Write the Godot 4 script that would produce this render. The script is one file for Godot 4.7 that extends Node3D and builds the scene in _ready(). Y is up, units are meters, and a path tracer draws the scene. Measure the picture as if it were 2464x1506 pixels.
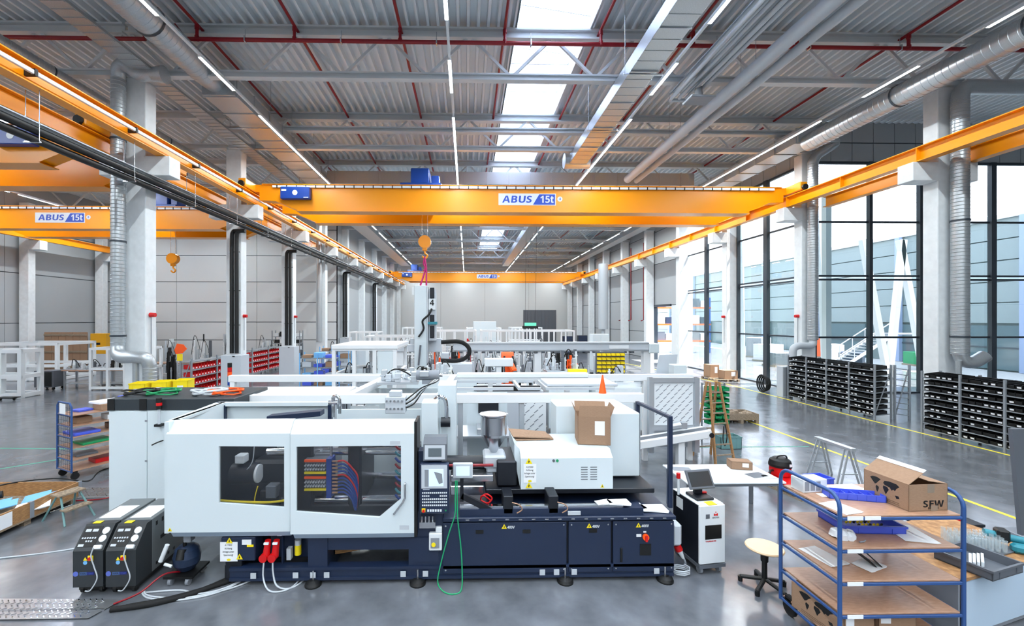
extends Node3D
# An assembly hall. Metres; x to the right, y up, and d = -z the distance into the hall.

var org := Vector3.ZERO      # the base of the thing being built
var M := {}                  # materials
var taken := {}              # names in use at top level
var rng := RandomNumberGenerator.new()
var here: Node3D             # the thing being built

# ---------------------------------------------------------------- shapes
func V(x: float, y: float, d: float) -> Vector3:
	return Vector3(x, y, -d)

func st() -> SurfaceTool:
	var s := SurfaceTool.new()
	s.begin(Mesh.PRIMITIVE_TRIANGLES)
	return s

func tri(s: SurfaceTool, a: Vector3, b: Vector3, c: Vector3, n: Vector3) -> void:
	var pts := [a, b, c]
	if (c - a).cross(b - a).dot(n) < 0.0:
		pts = [a, c, b]
	for p in pts:
		s.set_normal(n)
		s.add_vertex(p)

func quad(s: SurfaceTool, a: Vector3, b: Vector3, c: Vector3, e: Vector3, n: Vector3) -> void:
	tri(s, a, b, c, n)
	tri(s, a, c, e, n)

# a box of the given size round c (in the thing's own axes when turned by t), its edges chamfered by bev
func boxc(s: SurfaceTool, c: Vector3, size: Vector3, bev := 0.0, t := Basis.IDENTITY) -> void:
	c -= org
	var h := size * 0.5
	bev = min(bev, min(h.x, min(h.y, h.z)) * 0.9)
	for ax in 3:
		var u := (ax + 1) % 3
		var v := (ax + 2) % 3
		for sg in [-1.0, 1.0]:
			var n := Vector3.ZERO
			n[ax] = sg
			var k := []
			for w in [[-1, -1], [1, -1], [1, 1], [-1, 1]]:
				var p := Vector3.ZERO
				p[ax] = sg * h[ax]
				p[u] = w[0] * (h[u] - bev)
				p[v] = w[1] * (h[v] - bev)
				k.append(c + t * p)
			quad(s, k[0], k[1], k[2], k[3], t * n)
		if bev > 0.0:
			for su in [-1.0, 1.0]:
				for sv in [-1.0, 1.0]:
					var k := []
					for w in [[-1, 0], [1, 0], [1, 1], [-1, 1]]:
						var p := Vector3.ZERO
						p[ax] = w[0] * (h[ax] - bev)
						p[u] = su * (h[u] - (0.0 if w[1] == 0 else bev))
						p[v] = sv * (h[v] - (bev if w[1] == 0 else 0.0))
						k.append(c + t * p)
					var n := Vector3.ZERO
					n[u] = su * 0.7071
					n[v] = sv * 0.7071
					quad(s, k[0], k[1], k[2], k[3], t * n)
	if bev > 0.0:
		for sx in [-1.0, 1.0]:
			for sy in [-1.0, 1.0]:
				for sz in [-1.0, 1.0]:
					var g := Vector3(sx, sy, sz)
					var a := c + t * (g * Vector3(h.x, h.y - bev, h.z - bev))
					var b := c + t * (g * Vector3(h.x - bev, h.y, h.z - bev))
					var e := c + t * (g * Vector3(h.x - bev, h.y - bev, h.z))
					tri(s, a, b, e, t * g.normalized())

# a box between x0..x1, y0..y1 and d0..d1
func box(s: SurfaceTool, x0: float, x1: float, y0: float, y1: float, d0: float, d1: float, bev := 0.0) -> void:
	boxc(s, Vector3((x0 + x1) / 2, (y0 + y1) / 2, -(d0 + d1) / 2), Vector3(abs(x1 - x0), abs(y1 - y0), abs(d1 - d0)), bev)

# a bar of rectangular section from a to b
func bar(s: SurfaceTool, a: Vector3, b: Vector3, w: float, h: float, bev := 0.0) -> void:
	var z := (b - a).normalized()
	var up := Vector3.UP if abs(z.y) < 0.95 else Vector3.FORWARD
	var x := up.cross(z).normalized()
	boxc(s, (a + b) / 2, Vector3(w, h, a.distance_to(b)), bev, Basis(x, z.cross(x), z))

func ring(a: Vector3, z: Vector3, r: float, n: int) -> Array:
	var up := Vector3.UP if abs(z.y) < 0.9 else Vector3.RIGHT
	var x := up.cross(z).normalized()
	var y := z.cross(x)
	var out := []
	for i in n:
		var f := TAU * (i + 0.5) / n
		out.append([a + (x * cos(f) + y * sin(f)) * r, x * cos(f) + y * sin(f)])
	return out

func smooth_quad(s: SurfaceTool, p: Array, n: Array) -> void:
	var flip: bool = (p[2] - p[0]).cross(p[1] - p[0]).dot(n[0] + n[1] + n[2] + n[3]) < 0.0
	for i in ([0, 2, 1, 0, 3, 2] if flip else [0, 1, 2, 0, 2, 3]):
		s.set_normal(n[i])
		s.add_vertex(p[i])

# a round bar or cone from a to b
func cyl(s: SurfaceTool, a: Vector3, b: Vector3, r0: float, r1 := -1.0, n := 12, caps := true) -> void:
	if r1 < 0.0:
		r1 = r0
	a -= org
	b -= org
	var z := (b - a).normalized()
	var p := ring(a, z, r0, n)
	var q := ring(b, z, r1, n)
	var lean: Vector3 = z * (r0 - r1) / maxf(a.distance_to(b), 0.001)
	for i in n:
		var j := (i + 1) % n
		smooth_quad(s, [p[i][0], p[j][0], q[j][0], q[i][0]], [(p[i][1] + lean).normalized(), (p[j][1] + lean).normalized(), (q[j][1] + lean).normalized(), (q[i][1] + lean).normalized()])
		if caps:
			if r0 > 0.0:
				tri(s, a, p[i][0], p[j][0], -z)
			if r1 > 0.0:
				tri(s, b, q[i][0], q[j][0], z)

# a round tube swept through points
func tube(s: SurfaceTool, pts: Array, r: float, n := 8) -> void:
	var rows := []
	var side := Vector3.ZERO
	for i in pts.size():
		var z: Vector3 = (pts[min(i + 1, pts.size() - 1)] - pts[max(i - 1, 0)]).normalized()
		if i == 0:
			side = (Vector3.UP if abs(z.y) < 0.9 else Vector3.RIGHT).cross(z).normalized()
		else:
			side = (side - z * side.dot(z)).normalized()
		var y := z.cross(side)
		var row := []
		for k in n:
			var f := TAU * k / n
			var e: Vector3 = side * cos(f) + y * sin(f)
			row.append([pts[i] - org + e * r, e])
		rows.append(row)
	for i in rows.size() - 1:
		for k in n:
			var j := (k + 1) % n
			var a = rows[i][k]
			var b = rows[i][j]
			var c = rows[i + 1][j]
			var e = rows[i + 1][k]
			smooth_quad(s, [a[0], b[0], c[0], e[0]], [a[1], b[1], c[1], e[1]])
	for k in n:
		var j := (k + 1) % n
		tri(s, pts[0] - org, rows[0][k][0], rows[0][j][0], pts[0] - pts[1])
		tri(s, pts[-1] - org, rows[-1][k][0], rows[-1][j][0], pts[-1] - pts[-2])

# points of a smooth line through the given ones
func curve(pts: Array, steps := 6) -> Array:
	var out := []
	for i in pts.size() - 1:
		var a: Vector3 = pts[max(i - 1, 0)]
		var b: Vector3 = pts[i]
		var c: Vector3 = pts[i + 1]
		var e: Vector3 = pts[min(i + 2, pts.size() - 1)]
		for k in steps:
			out.append(b.cubic_interpolate(c, a, e, float(k) / steps))
	out.append(pts[-1])
	return out

# a turned shape: profile of (radius, height) from the top or bottom, round a vertical axis at c
func lathe(s: SurfaceTool, c: Vector3, profile: Array, n := 20, t := Basis.IDENTITY) -> void:
	c -= org
	for i in profile.size() - 1:
		var a: Vector2 = profile[i]
		var b: Vector2 = profile[i + 1]
		var e := (b - a)
		var out := Vector2(e.y, -e.x).normalized()
		for k in n:
			var f0 := TAU * k / n
			var f1 := TAU * (k + 1) / n
			var p := []
			var m := []
			for w in [[a, f0], [a, f1], [b, f1], [b, f0]]:
				p.append(c + t * Vector3(w[0].x * cos(w[1]), w[0].y, w[0].x * sin(w[1])))
				m.append(t * Vector3(out.x * cos(w[1]), out.y, out.x * sin(w[1])))
			if a.x < 0.0001:
				tri(s, p[0], p[2], p[3], (m[2] + m[3]).normalized())
			elif b.x < 0.0001:
				tri(s, p[0], p[1], p[2], (m[0] + m[1]).normalized())
			else:
				smooth_quad(s, p, m)

# a flat outline (x, y) given thickness: from d0 to d1, or in the plane of t
func slab(s: SurfaceTool, poly: Array, d0: float, d1: float, t := Transform3D.IDENTITY) -> void:
	var pk := PackedVector2Array(poly)
	var ix := Geometry2D.triangulate_polygon(pk)
	var mid := Vector2.ZERO
	for p in pk:
		mid += p / pk.size()
	for i in range(0, ix.size(), 3):
		for e in [d0, d1]:
			var w := []
			for k in 3:
				w.append(t * Vector3(pk[ix[i + k]].x, pk[ix[i + k]].y, -e) - org)
			tri(s, w[0], w[1], w[2], t.basis * Vector3(0, 0, (1.0 if e == min(d0, d1) else -1.0)))
	var turn := 1.0 if Geometry2D.is_polygon_clockwise(pk) else -1.0
	for i in pk.size():
		var a := pk[i]
		var b := pk[(i + 1) % pk.size()]
		var o := Vector2(-(b - a).y, (b - a).x) * turn
		quad(s, t * Vector3(a.x, a.y, -d0) - org, t * Vector3(b.x, b.y, -d0) - org, t * Vector3(b.x, b.y, -d1) - org, t * Vector3(a.x, a.y, -d1) - org, (t.basis * Vector3(o.x, o.y, 0)).normalized())

# the same with the outline in (d, y), from x0 to x1
func slab_x(s: SurfaceTool, poly: Array, x0: float, x1: float) -> void:
	slab(s, poly, -x0, -x1, Transform3D(Basis(Vector3(0, 0, -1), Vector3.UP, Vector3(1, 0, 0)), Vector3.ZERO))

# ---------------------------------------------------------------- objects
func part(called: String, s: SurfaceTool, m: Material, par: Node3D = null) -> MeshInstance3D:
	var o := MeshInstance3D.new()
	o.mesh = s.commit()
	o.mesh.surface_set_material(0, m)
	o.name = called
	(here if par == null else par).add_child(o, true)
	return o

func numbered(called: String) -> String:
	var n: int = taken.get(called, 0)
	taken[called] = n + 1
	return called if n == 0 else "%s_%03d" % [called, n]

const ORDER := ["first", "second", "third", "fourth", "fifth", "sixth", "seventh", "eighth", "ninth", "tenth", "eleventh", "twelfth", "thirteenth", "fourteenth", "fifteenth", "sixteenth", "seventeenth", "eighteenth", "nineteenth", "twentieth", "twenty-first", "twenty-second", "twenty-third", "twenty-fourth", "twenty-fifth", "twenty-sixth", "twenty-seventh", "twenty-eighth", "twenty-ninth", "thirtieth"]

func metas(o: Node, label: String, category: String, group := "") -> void:
	o.set_meta("label", label)
	o.set_meta("category", category)
	if group != "":
		o.set_meta("group", group)

# a thing: a node at its base; shapes that follow are given in the hall's metres
func thing(called: String, label: String, category: String, at := Vector3.ZERO, group := "") -> Node3D:
	var o := Node3D.new()
	o.name = numbered(called)
	o.position = at
	add_child(o)
	metas(o, label, category, group)
	here = o
	org = at
	return o

# a thing built in its own axes, then set down at a place and turned
func own(called: String, label: String, category: String, at: Vector3, turn := 0.0, group := "") -> Node3D:
	var o := thing(called, label, category, at, group)
	o.rotation_degrees.y = turn
	org = Vector3.ZERO
	return o

func again(o: Node3D, at: Vector3, turn := 0.0, label := "", group := "") -> Node3D:
	var c: Node3D = o.duplicate()
	var base := String(o.name)
	if base.length() > 4 and base[-4] == "_" and base.right(3).is_valid_int():
		base = base.left(-4)
	c.name = numbered(base)
	c.position = at
	c.rotation_degrees.y = turn
	add_child(c)
	if label != "":
		c.set_meta("label", label)
	if group != "":
		c.set_meta("group", group)
	return c

# one mesh that is a whole thing
func single(called: String, s: SurfaceTool, m: Material, label: String, category: String, group := "") -> MeshInstance3D:
	here = self
	var o := part(numbered(called), s, m)
	metas(o, label, category, group)
	return o

func building(called: String, s: SurfaceTool, m: Material, par: Node3D = null) -> MeshInstance3D:
	here = self
	var o := part(called, s, m, par)
	if par == null:
		o.set_meta("kind", "structure")
	return o

func words(text: String, h: float, m: Material, at: Vector3, par: Node3D = null, called := "lettering", turn := Basis.IDENTITY, bold := 700, squeeze := 1.0, slant := 0.0, thick := 0.004) -> MeshInstance3D:
	var f := SystemFont.new()
	f.font_names = PackedStringArray(["Droid Sans"])
	f.font_weight = bold
	var t := TextMesh.new()
	t.font = f
	t.text = text
	t.font_size = 32
	t.pixel_size = h / 32.0 * 1.35
	t.depth = thick
	t.curve_step = 1.0
	t.material = m
	var o := MeshInstance3D.new()
	o.mesh = t
	o.name = called
	var b := turn * Basis(Vector3(squeeze, 0, 0), Vector3(slant, 1, 0), Vector3(0, 0, 1))
	o.transform = Transform3D(b, at - org)
	(here if par == null else par).add_child(o, true)
	return o

# ---------------------------------------------------------------- materials
func mat(c: Color, rough := 0.5, metal := 0.0) -> StandardMaterial3D:
	var m := StandardMaterial3D.new()
	m.albedo_color = c
	m.roughness = rough
	m.metallic = metal
	return m

func noise_tex(freq: float, ramp: Array, kind := FastNoiseLite.TYPE_SIMPLEX_SMOOTH, size := 512, sd := 1, oct := 4) -> NoiseTexture2D:
	var n := FastNoiseLite.new()
	n.noise_type = kind
	n.frequency = freq
	n.seed = sd
	n.fractal_octaves = oct
	var t := NoiseTexture2D.new()
	t.width = size
	t.height = size
	t.seamless = true
	t.noise = n
	var g := Gradient.new()
	g.offsets = PackedFloat32Array(ramp.map(func(e): return e[0]))
	g.colors = PackedColorArray(ramp.map(func(e): return e[1]))
	t.color_ramp = g
	return t

func grained(m: StandardMaterial3D, tex: Texture2D, scale := Vector3.ONE, rough_tex: Texture2D = null) -> StandardMaterial3D:
	m.albedo_texture = tex
	m.uv1_triplanar = true
	m.uv1_world_triplanar = true
	m.uv1_scale = scale
	if rough_tex:
		m.roughness_texture = rough_tex
	return m

func glow(c: Color, e: float) -> StandardMaterial3D:
	var m := mat(c, 0.6)
	m.emission_enabled = true
	m.emission = c
	m.emission_energy_multiplier = e
	return m

func materials() -> void:
	var g := func(a): return Color(a, a, a)
	M.floor = grained(mat(Color(0.92, 0.95, 0.99), 1.0), noise_tex(0.012, [[0.0, Color(0.37, 0.37, 0.375)], [0.35, Color(0.43, 0.43, 0.435)], [0.65, Color(0.47, 0.47, 0.475)], [1.0, Color(0.53, 0.53, 0.535)]], FastNoiseLite.TYPE_SIMPLEX_SMOOTH, 1024, 3, 7), Vector3(0.11, 0.11, 0.11), noise_tex(0.03, [[0.0, g.call(0.13)], [1.0, g.call(0.25)]], FastNoiseLite.TYPE_SIMPLEX_SMOOTH, 512, 8, 4))
	M.floor.metallic_specular = 1.0
	M.deck = mat(Color(0.86, 0.89, 0.91), 0.45)
	M.steel_paint = mat(Color(0.80, 0.82, 0.83), 0.4)
	M.concrete = grained(mat(Color(0.97, 0.99, 1.0), 0.75), noise_tex(0.02, [[0.0, g.call(0.88)], [1.0, g.call(0.93)]], FastNoiseLite.TYPE_SIMPLEX_SMOOTH, 256, 5), Vector3(0.5, 0.5, 0.5))
	M.wall = mat(Color(0.80, 0.81, 0.81), 0.6)
	M.wall_grey = mat(Color(0.66, 0.675, 0.685), 0.55)
	M.joint = mat(Color(0.36, 0.38, 0.40), 0.7)
	M.crane = mat(Color(0.96, 0.60, 0.0), 0.3)
	M.blue = mat(Color(0.05, 0.24, 0.58), 0.35)
	M.sign_blue = mat(Color(0.13, 0.29, 0.72), 0.4)
	M.white = mat(Color(0.87, 0.89, 0.90), 0.4)
	M.paper = mat(Color(0.92, 0.93, 0.94), 0.8)
	M.black = mat(Color(0.035, 0.04, 0.045), 0.5)
	M.rubber = mat(Color(0.05, 0.05, 0.055), 0.8)
	M.galv = grained(mat(Color(0.95, 0.98, 1.0), 0.33, 0.65), noise_tex(0.05, [[0.0, g.call(0.72)], [1.0, g.call(0.80)]], FastNoiseLite.TYPE_CELLULAR, 256, 6, 2), Vector3(3, 3, 3))
	M.steel = mat(Color(0.75, 0.76, 0.78), 0.22, 0.95)
	M.chrome = mat(Color(0.85, 0.86, 0.88), 0.1, 1.0)
	M.alu = mat(Color(0.78, 0.80, 0.82), 0.35, 0.7)
	M.red_pipe = mat(Color(0.55, 0.03, 0.10), 0.35)
	M.frame_dark = mat(Color(0.20, 0.235, 0.27), 0.4)
	M.grey = mat(Color(0.52, 0.54, 0.57), 0.5)
	M.mid_grey = mat(Color(0.36, 0.38, 0.41), 0.5)
	M.cabinet = mat(Color(0.74, 0.765, 0.79), 0.4)
	M.navy = mat(Color(0.10, 0.155, 0.26), 0.42)
	M.navy_deep = mat(Color(0.05, 0.07, 0.11), 0.45)
	M.guard = mat(Color(0.82, 0.86, 0.875), 0.32)
	M.guard_lip = mat(Color(0.60, 0.67, 0.74), 0.35)
	M.red = mat(Color(0.80, 0.04, 0.06), 0.4)
	M.orange = mat(Color(1.0, 0.36, 0.06), 0.5)
	M.yellow = mat(Color(0.96, 0.86, 0.08), 0.45)
	M.green = mat(Color(0.06, 0.55, 0.33), 0.45)
	M.line_yellow = mat(Color(0.90, 0.84, 0.25), 0.5)
	M.line_green = mat(Color(0.30, 0.60, 0.52), 0.55)
	M.card = grained(mat(Color(0.98, 0.94, 0.90), 0.85), noise_tex(0.03, [[0.0, Color(0.58, 0.48, 0.40)], [1.0, Color(0.64, 0.54, 0.455)]], FastNoiseLite.TYPE_SIMPLEX, 256, 11), Vector3(2, 14, 2))
	M.wood = grained(mat(Color(1, 1, 1), 0.6), noise_tex(0.03, [[0.0, Color(0.52, 0.36, 0.22)], [1.0, Color(0.76, 0.58, 0.38)]], FastNoiseLite.TYPE_SIMPLEX, 256, 12), Vector3(1, 9, 1))
	M.pallet = grained(mat(Color(1, 1, 1), 0.8), noise_tex(0.03, [[0.0, Color(0.42, 0.36, 0.30)], [1.0, Color(0.70, 0.63, 0.54)]], FastNoiseLite.TYPE_SIMPLEX, 256, 13), Vector3(1.5, 8, 1.5))
	M.beech = grained(mat(Color(1, 1, 1), 0.32), noise_tex(0.025, [[0.0, Color(0.63, 0.48, 0.38)], [1.0, Color(0.71, 0.56, 0.46)]], FastNoiseLite.TYPE_SIMPLEX, 256, 14), Vector3(1, 4, 4))
	M.seat_wood = mat(Color(0.90, 0.78, 0.62), 0.35)
	M.cart_blue = mat(Color(0.17, 0.31, 0.53), 0.35)
	M.bin_blue = mat(Color(0.28, 0.36, 0.82), 0.4)
	M.bin_black = mat(Color(0.035, 0.037, 0.045), 0.45)
	M.rack = mat(Color(0.56, 0.585, 0.61), 0.4, 0.2)
	M.sky_blue = mat(Color(0.45, 0.70, 0.90), 0.6)
	M.teal = mat(Color(0.16, 0.50, 0.56), 0.4)
	M.stair_green = mat(Color(0.42, 0.58, 0.58), 0.4)
	var glass := mat(Color(0.42, 0.55, 0.55, 0.22), 0.02)
	glass.transparency = BaseMaterial3D.TRANSPARENCY_ALPHA
	M.glass = glass
	var tint := mat(Color(0.10, 0.13, 0.18, 0.14), 0.03)
	tint.transparency = BaseMaterial3D.TRANSPARENCY_ALPHA
	M.guard_glass = tint
	var sky_pane := mat(Color(0.9, 0.92, 0.95), 0.5)
	sky_pane.backlight_enabled = true
	sky_pane.backlight = Color(0.92, 0.95, 1.0)
	M.sky_pane = sky_pane
	var film := mat(Color(0.92, 0.94, 0.95, 0.35), 0.3)
	film.transparency = BaseMaterial3D.TRANSPARENCY_ALPHA
	M.film = film
	var clear := mat(Color(0.80, 0.86, 0.88, 0.16), 0.04)
	clear.transparency = BaseMaterial3D.TRANSPARENCY_ALPHA
	M.clear_glass = clear
	M.led = glow(Color(0.97, 0.99, 1.0), 9.0)
	M.screen = glow(Color(0.72, 0.80, 0.88), 0.55)
	M.screen_dim = glow(Color(0.30, 0.34, 0.36), 0.25)

# ---------------------------------------------------------------- camera, sky, sun
func view_and_light() -> void:
	var cam := Camera3D.new()
	cam.projection = Camera3D.PROJECTION_FRUSTUM
	cam.near = 0.05
	cam.far = 400.0
	cam.size = 0.05 * 1506.0 / 1030.0
	cam.frustum_offset = Vector2(0.05 * 86.8 / 1030.0, 0.05 * 14.0 / 1030.0)
	cam.position = Vector3(0, 3.7, 0)
	cam.rotation_degrees = Vector3(0, -1.18, 0)
	add_child(cam)
	cam.make_current()
	var sm := ProceduralSkyMaterial.new()
	sm.sky_top_color = Color(0.80, 0.88, 1.0)
	sm.sky_horizon_color = Color(0.97, 0.985, 1.0)
	sm.sky_curve = 0.3
	sm.ground_bottom_color = Color(0.62, 0.64, 0.66)
	sm.ground_horizon_color = Color(0.9, 0.92, 0.94)
	sm.sky_energy_multiplier = 1.0
	sm.sun_angle_max = 0.0
	var sky := Sky.new()
	sky.sky_material = sm
	var env := Environment.new()
	env.background_mode = Environment.BG_SKY
	env.sky = sky
	env.background_energy_multiplier = 6.5
	env.tonemap_mode = Environment.TONE_MAPPER_LINEAR
	env.tonemap_exposure = 1.3
	env.sdfgi_enabled = true
	env.ssao_enabled = true
	env.ssil_enabled = true
	var we := WorldEnvironment.new()
	we.environment = env
	add_child(we)
	var sun := DirectionalLight3D.new()
	sun.name = "sun"
	sun.light_energy = 9.0
	sun.light_color = Color(1.0, 0.97, 0.92)
	sun.light_angular_distance = 0.6
	sun.shadow_enabled = true
	add_child(sun)
	sun.look_at_from_position(Vector3(20, 40, -20), Vector3(20, 40, -20) + Vector3(-0.50, -1.0, -0.12))

# ---------------------------------------------------------------- the building
const ROOF := 13.42      # underside of the corrugated deck

func deck(x0: float, x1: float, d0: float, d1: float) -> void:
	var s := st()
	var x := x0
	while x < x1 - 0.01:
		# one wave: low rib, flank, raised pan, flank
		var xs := [x, x + 0.085, x + 0.115, x + 0.305, x + 0.3333]
		var ys := [ROOF, ROOF, ROOF + 0.19, ROOF + 0.19, ROOF]
		for i in 4:
			var a := V(xs[i], ys[i], d0)
			var b := V(xs[i + 1], ys[i + 1], d0)
			var n := Vector3(ys[i + 1] - ys[i], -(xs[i + 1] - xs[i]), 0).normalized()
			quad(s, a, b, V(xs[i + 1], ys[i + 1], d1), V(xs[i], ys[i], d1), n)
		x += 0.3333
	box(s, x0, x1, ROOF + 0.195, ROOF + 0.4, d0, d1)
	building("ceiling", s, M.deck)

func skylight(x0: float, x1: float, d0: float, d1: float) -> void:
	var s := st()
	box(s, x0 - 0.06, x0, ROOF, ROOF + 0.75, d0, d1)
	box(s, x1, x1 + 0.06, ROOF, ROOF + 0.75, d0, d1)
	box(s, x0, x1, ROOF, ROOF + 0.75, d0 - 0.06, d0)
	box(s, x0, x1, ROOF, ROOF + 0.75, d1, d1 + 0.06)
	var root := building("window_%d" % taken.get("win", 1), s, M.white)
	taken["win"] = taken.get("win", 1) + 1
	var n := int((d1 - d0) / 2.1)
	for i in n:
		var a := d0 + (d1 - d0) * i / n
		var b := d0 + (d1 - d0) * (i + 1) / n
		s = st()
		box(s, x0, x1, ROOF + 0.70, ROOF + 0.71, a + 0.02, b - 0.02)
		part("pane", s, M.sky_pane, root)
		s = st()
		box(s, x0, x1, ROOF + 0.64, ROOF + 0.72, a - 0.02, a + 0.02)
		part("glazing_bar", s, M.alu, root)
		s = st()
		cyl(s, V(x0, ROOF + 0.35, (a + b) / 2 - 0.5), V(x1, ROOF + 0.35, (a + b) / 2), 0.012, -1, 6)
		part("brace_wire", s, M.alu, root)

# cladding: rows of boards between given heights, cut to lengths, with a shadow gap between them
func cladding(called: String, along_x: bool, at: float, out: float, a0: float, a1: float, heights: Array, length: float, m: Material) -> void:
	var s := st()
	if along_x:
		box(s, a0, a1, heights[0], heights[-1], at, at + 0.25 * out)
	else:
		box(s, at, at + 0.25 * out, heights[0], heights[-1], a0, a1)
	var root := building(called, s, M.joint)
	var n: int = max(1, int(round((a1 - a0) / length)))
	for r in heights.size() - 1:
		for i in n:
			var b := a0 + (a1 - a0) * i / n + 0.015
			var e := a0 + (a1 - a0) * (i + 1) / n - 0.015
			s = st()
			if along_x:
				box(s, b, e, heights[r] + 0.03, heights[r + 1] - 0.03, at - 0.04 * out, at + 0.01 * out)
			else:
				box(s, at - 0.04 * out, at + 0.01 * out, heights[r] + 0.03, heights[r + 1] - 0.03, b, e)
			part("wall_panel", s, m, root)

# a glazed bay: dark posts and rails with a pane in every field. along_x: the bay faces the camera; else it runs along the side
func glazing(along_x: bool, at: float, posts: Array, rails: Array) -> void:
	var s := st()
	var f := func(t: SurfaceTool, a0: float, a1: float, y0: float, y1: float, deep: float):
		if along_x:
			box(t, a0, a1, y0, y1, at - deep, at + 0.04, 0.006)
		else:
			box(t, at - deep, at + 0.04, y0, y1, a0, a1, 0.006)
	f.call(s, posts[0][0] - posts[0][1] / 2, posts[-1][0] + posts[-1][1] / 2, 0.0, 0.07, 0.12)
	var root := building("window_%d" % taken.get("win", 1), s, M.frame_dark)
	taken["win"] = taken.get("win", 1) + 1
	for p in posts:
		s = st()
		f.call(s, p[0] - p[1] / 2, p[0] + p[1] / 2, 0.0, 11.5, 0.16)
		part("post", s, M.frame_dark, root)
	for i in posts.size() - 1:
		var a: float = posts[i][0] + posts[i][1] / 2
		var b: float = posts[i + 1][0] - posts[i + 1][1] / 2
		for r in rails:
			s = st()
			f.call(s, a, b, r[0] - r[1] / 2, r[0] + r[1] / 2, 0.07)
			part("rail", s, M.frame_dark, root)
		var ys := [0.0] + rails.map(func(r): return r[0]) + [11.5]
		for k in ys.size() - 1:
			if ys[k + 1] - ys[k] < 0.5:
				continue
			s = st()
			if along_x:
				box(s, a, b, ys[k] + 0.04, ys[k + 1] - 0.04, at, at + 0.02)
			else:
				box(s, at, at + 0.02, ys[k] + 0.04, ys[k + 1] - 0.04, a, b)
			part("pane", s, M.glass, root)

func shell() -> void:
	var s := st()
	box(s, -32, 31, -0.3, 0.0, -26.5, 71)
	building("floor", s, M.floor)
	# painted lines
	var lines := building("trim_1", strip([[14.70, 4.0], [14.70, 24.0], [12.5, 40.0]], 0.10), M.line_yellow)
	part("line", strip([[10.18, 4.0], [10.18, 22.5], [13.9, 34.0]], 0.10), M.line_yellow, lines)
	var green := building("trim_2", strip([[-30.0, 13.35], [-9.2, 12.3]], 0.07), M.line_green)
	part("line", strip([[-16.0, 8.8], [-11.5, 10.8], [-8.6, 13.4]], 0.08), M.line_green, green)
	part("line", strip([[6.4, 12.2], [9.9, 12.2]], 0.05), M.line_green, green)
	# roof
	deck(-11.0, 1.56, -26, 71)
	deck(4.16, 17.3, -26, 71)
	deck(1.5, 4.2, -26, -21)
	deck(1.5, 4.2, 60, 71)
	deck(-31.5, -25.0, -26, 38)
	deck(-22.4, -11.0, -26, 38)
	deck(-25.1, -22.3, -26, -21)
	deck(-25.1, -22.3, 33, 38)
	deck(17.3, 31.0, -26, 21.2)
	skylight(1.6, 4.12, -21, 60)
	skylight(-25.0, -22.4, -21, 33)
	# walls
	cladding("wall_back", true, 70.0, 1.0, -11.5, 17.3, [0.0, 10.6, 13.5], 6.7, M.wall)
	cladding("wall_left_back", true, 37.0, 1.0, -31.5, -11.2, [0.0, 1.9, 3.42, 5.1, 6.85, 9.09, 11.3, 13.5], 6.7, M.wall)
	cladding("wall_left", false, -31.0, -1.0, -26, 37.2, [0.0, 3.4, 6.85, 10.0, 13.5], 7.5, M.wall_grey)
	cladding("wall_front", true, -26.0, -1.0, -31.5, 31, [0.0, 4.5, 9.0, 13.5], 6.0, M.wall)
	cladding("wall_right", false, 30.5, 1.0, -26, 21.2, [0.0, 4.5, 9.0, 13.5], 6.0, M.wall_grey)
	s = st()
	box(s, -11.5, -11.2, 0, 13.5, 37, 70.2)
	building("wall_divider", s, M.wall_grey)
	cladding("wall_side_back", false, 17.05, 1.0, 38.6, 70.2, [0.0, 2.5, 5.6, 8.6, 11.5, 13.5], 6.0, M.wall_grey)
	cladding("wall_side_mid", false, 17.05, 1.0, 33.4, 38.6, [4.85, 8.6, 11.5, 13.5], 5.2, M.wall_grey)
	cladding("wall_side_pier", false, 17.05, 1.0, 33.4, 35.3, [0.0, 4.85], 2.0, M.white)
	cladding("wall_side_head", false, 17.05, 1.0, 21.2, 33.4, [11.5, 12.5, 13.5], 1.05, M.wall_grey)
	cladding("wall_right_head", true, 20.95, 1.0, 17.0, 31.0, [11.5, 12.45, 13.5], 1.05, M.wall_grey)
	# glazing: the end of the bay on the right and the long side beyond it
	var rails := [[2.78, 0.09], [5.65, 0.09], [5.83, 0.09], [8.52, 0.09], [11.45, 0.12]]
	glazing(true, 20.95, [[17.2, 0.16], [20.02, 0.17], [22.58, 0.17], [26.27, 0.26], [29.9, 0.2]], rails)
	glazing(false, 16.98, [[21.1, 0.2], [23.85, 0.30], [26.5, 0.40], [29.9, 0.3], [33.3, 0.35]], rails)
	# the gate in the back wall and its jambs
	s = st()
	box(s, 9.2, 14.6, 0.0, 5.15, 69.90, 69.97)
	var door := building("door_1", s, M.mid_grey)
	for i in 9:
		s = st()
		box(s, 9.3 + i * 0.58, 9.3 + i * 0.58 + 0.55, 0.05, 5.05, 69.86, 69.91)
		part("door_slat", s, M.mid_grey, door)
	s = st()
	box(s, 16.9, 17.3, 4.75, 4.95, 35.3, 38.6)
	box(s, 16.9, 17.3, 0, 4.85, 38.5, 38.75)
	building("door_2", s, M.frame_dark)
	# low window strip in the left wall
	s = st()
	box(s, -30.97, -30.9, 2.4, 3.35, 19.0, 28.6)
	var lw := building("window_%d" % taken["win"], s, M.frame_dark)
	taken["win"] += 1
	for i in 3:
		s = st()
		box(s, -30.9, -30.88, 2.5, 3.25, 19.2 + i * 3.15, 22.0 + i * 3.15)
		part("pane", s, M.white, lw)

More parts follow.
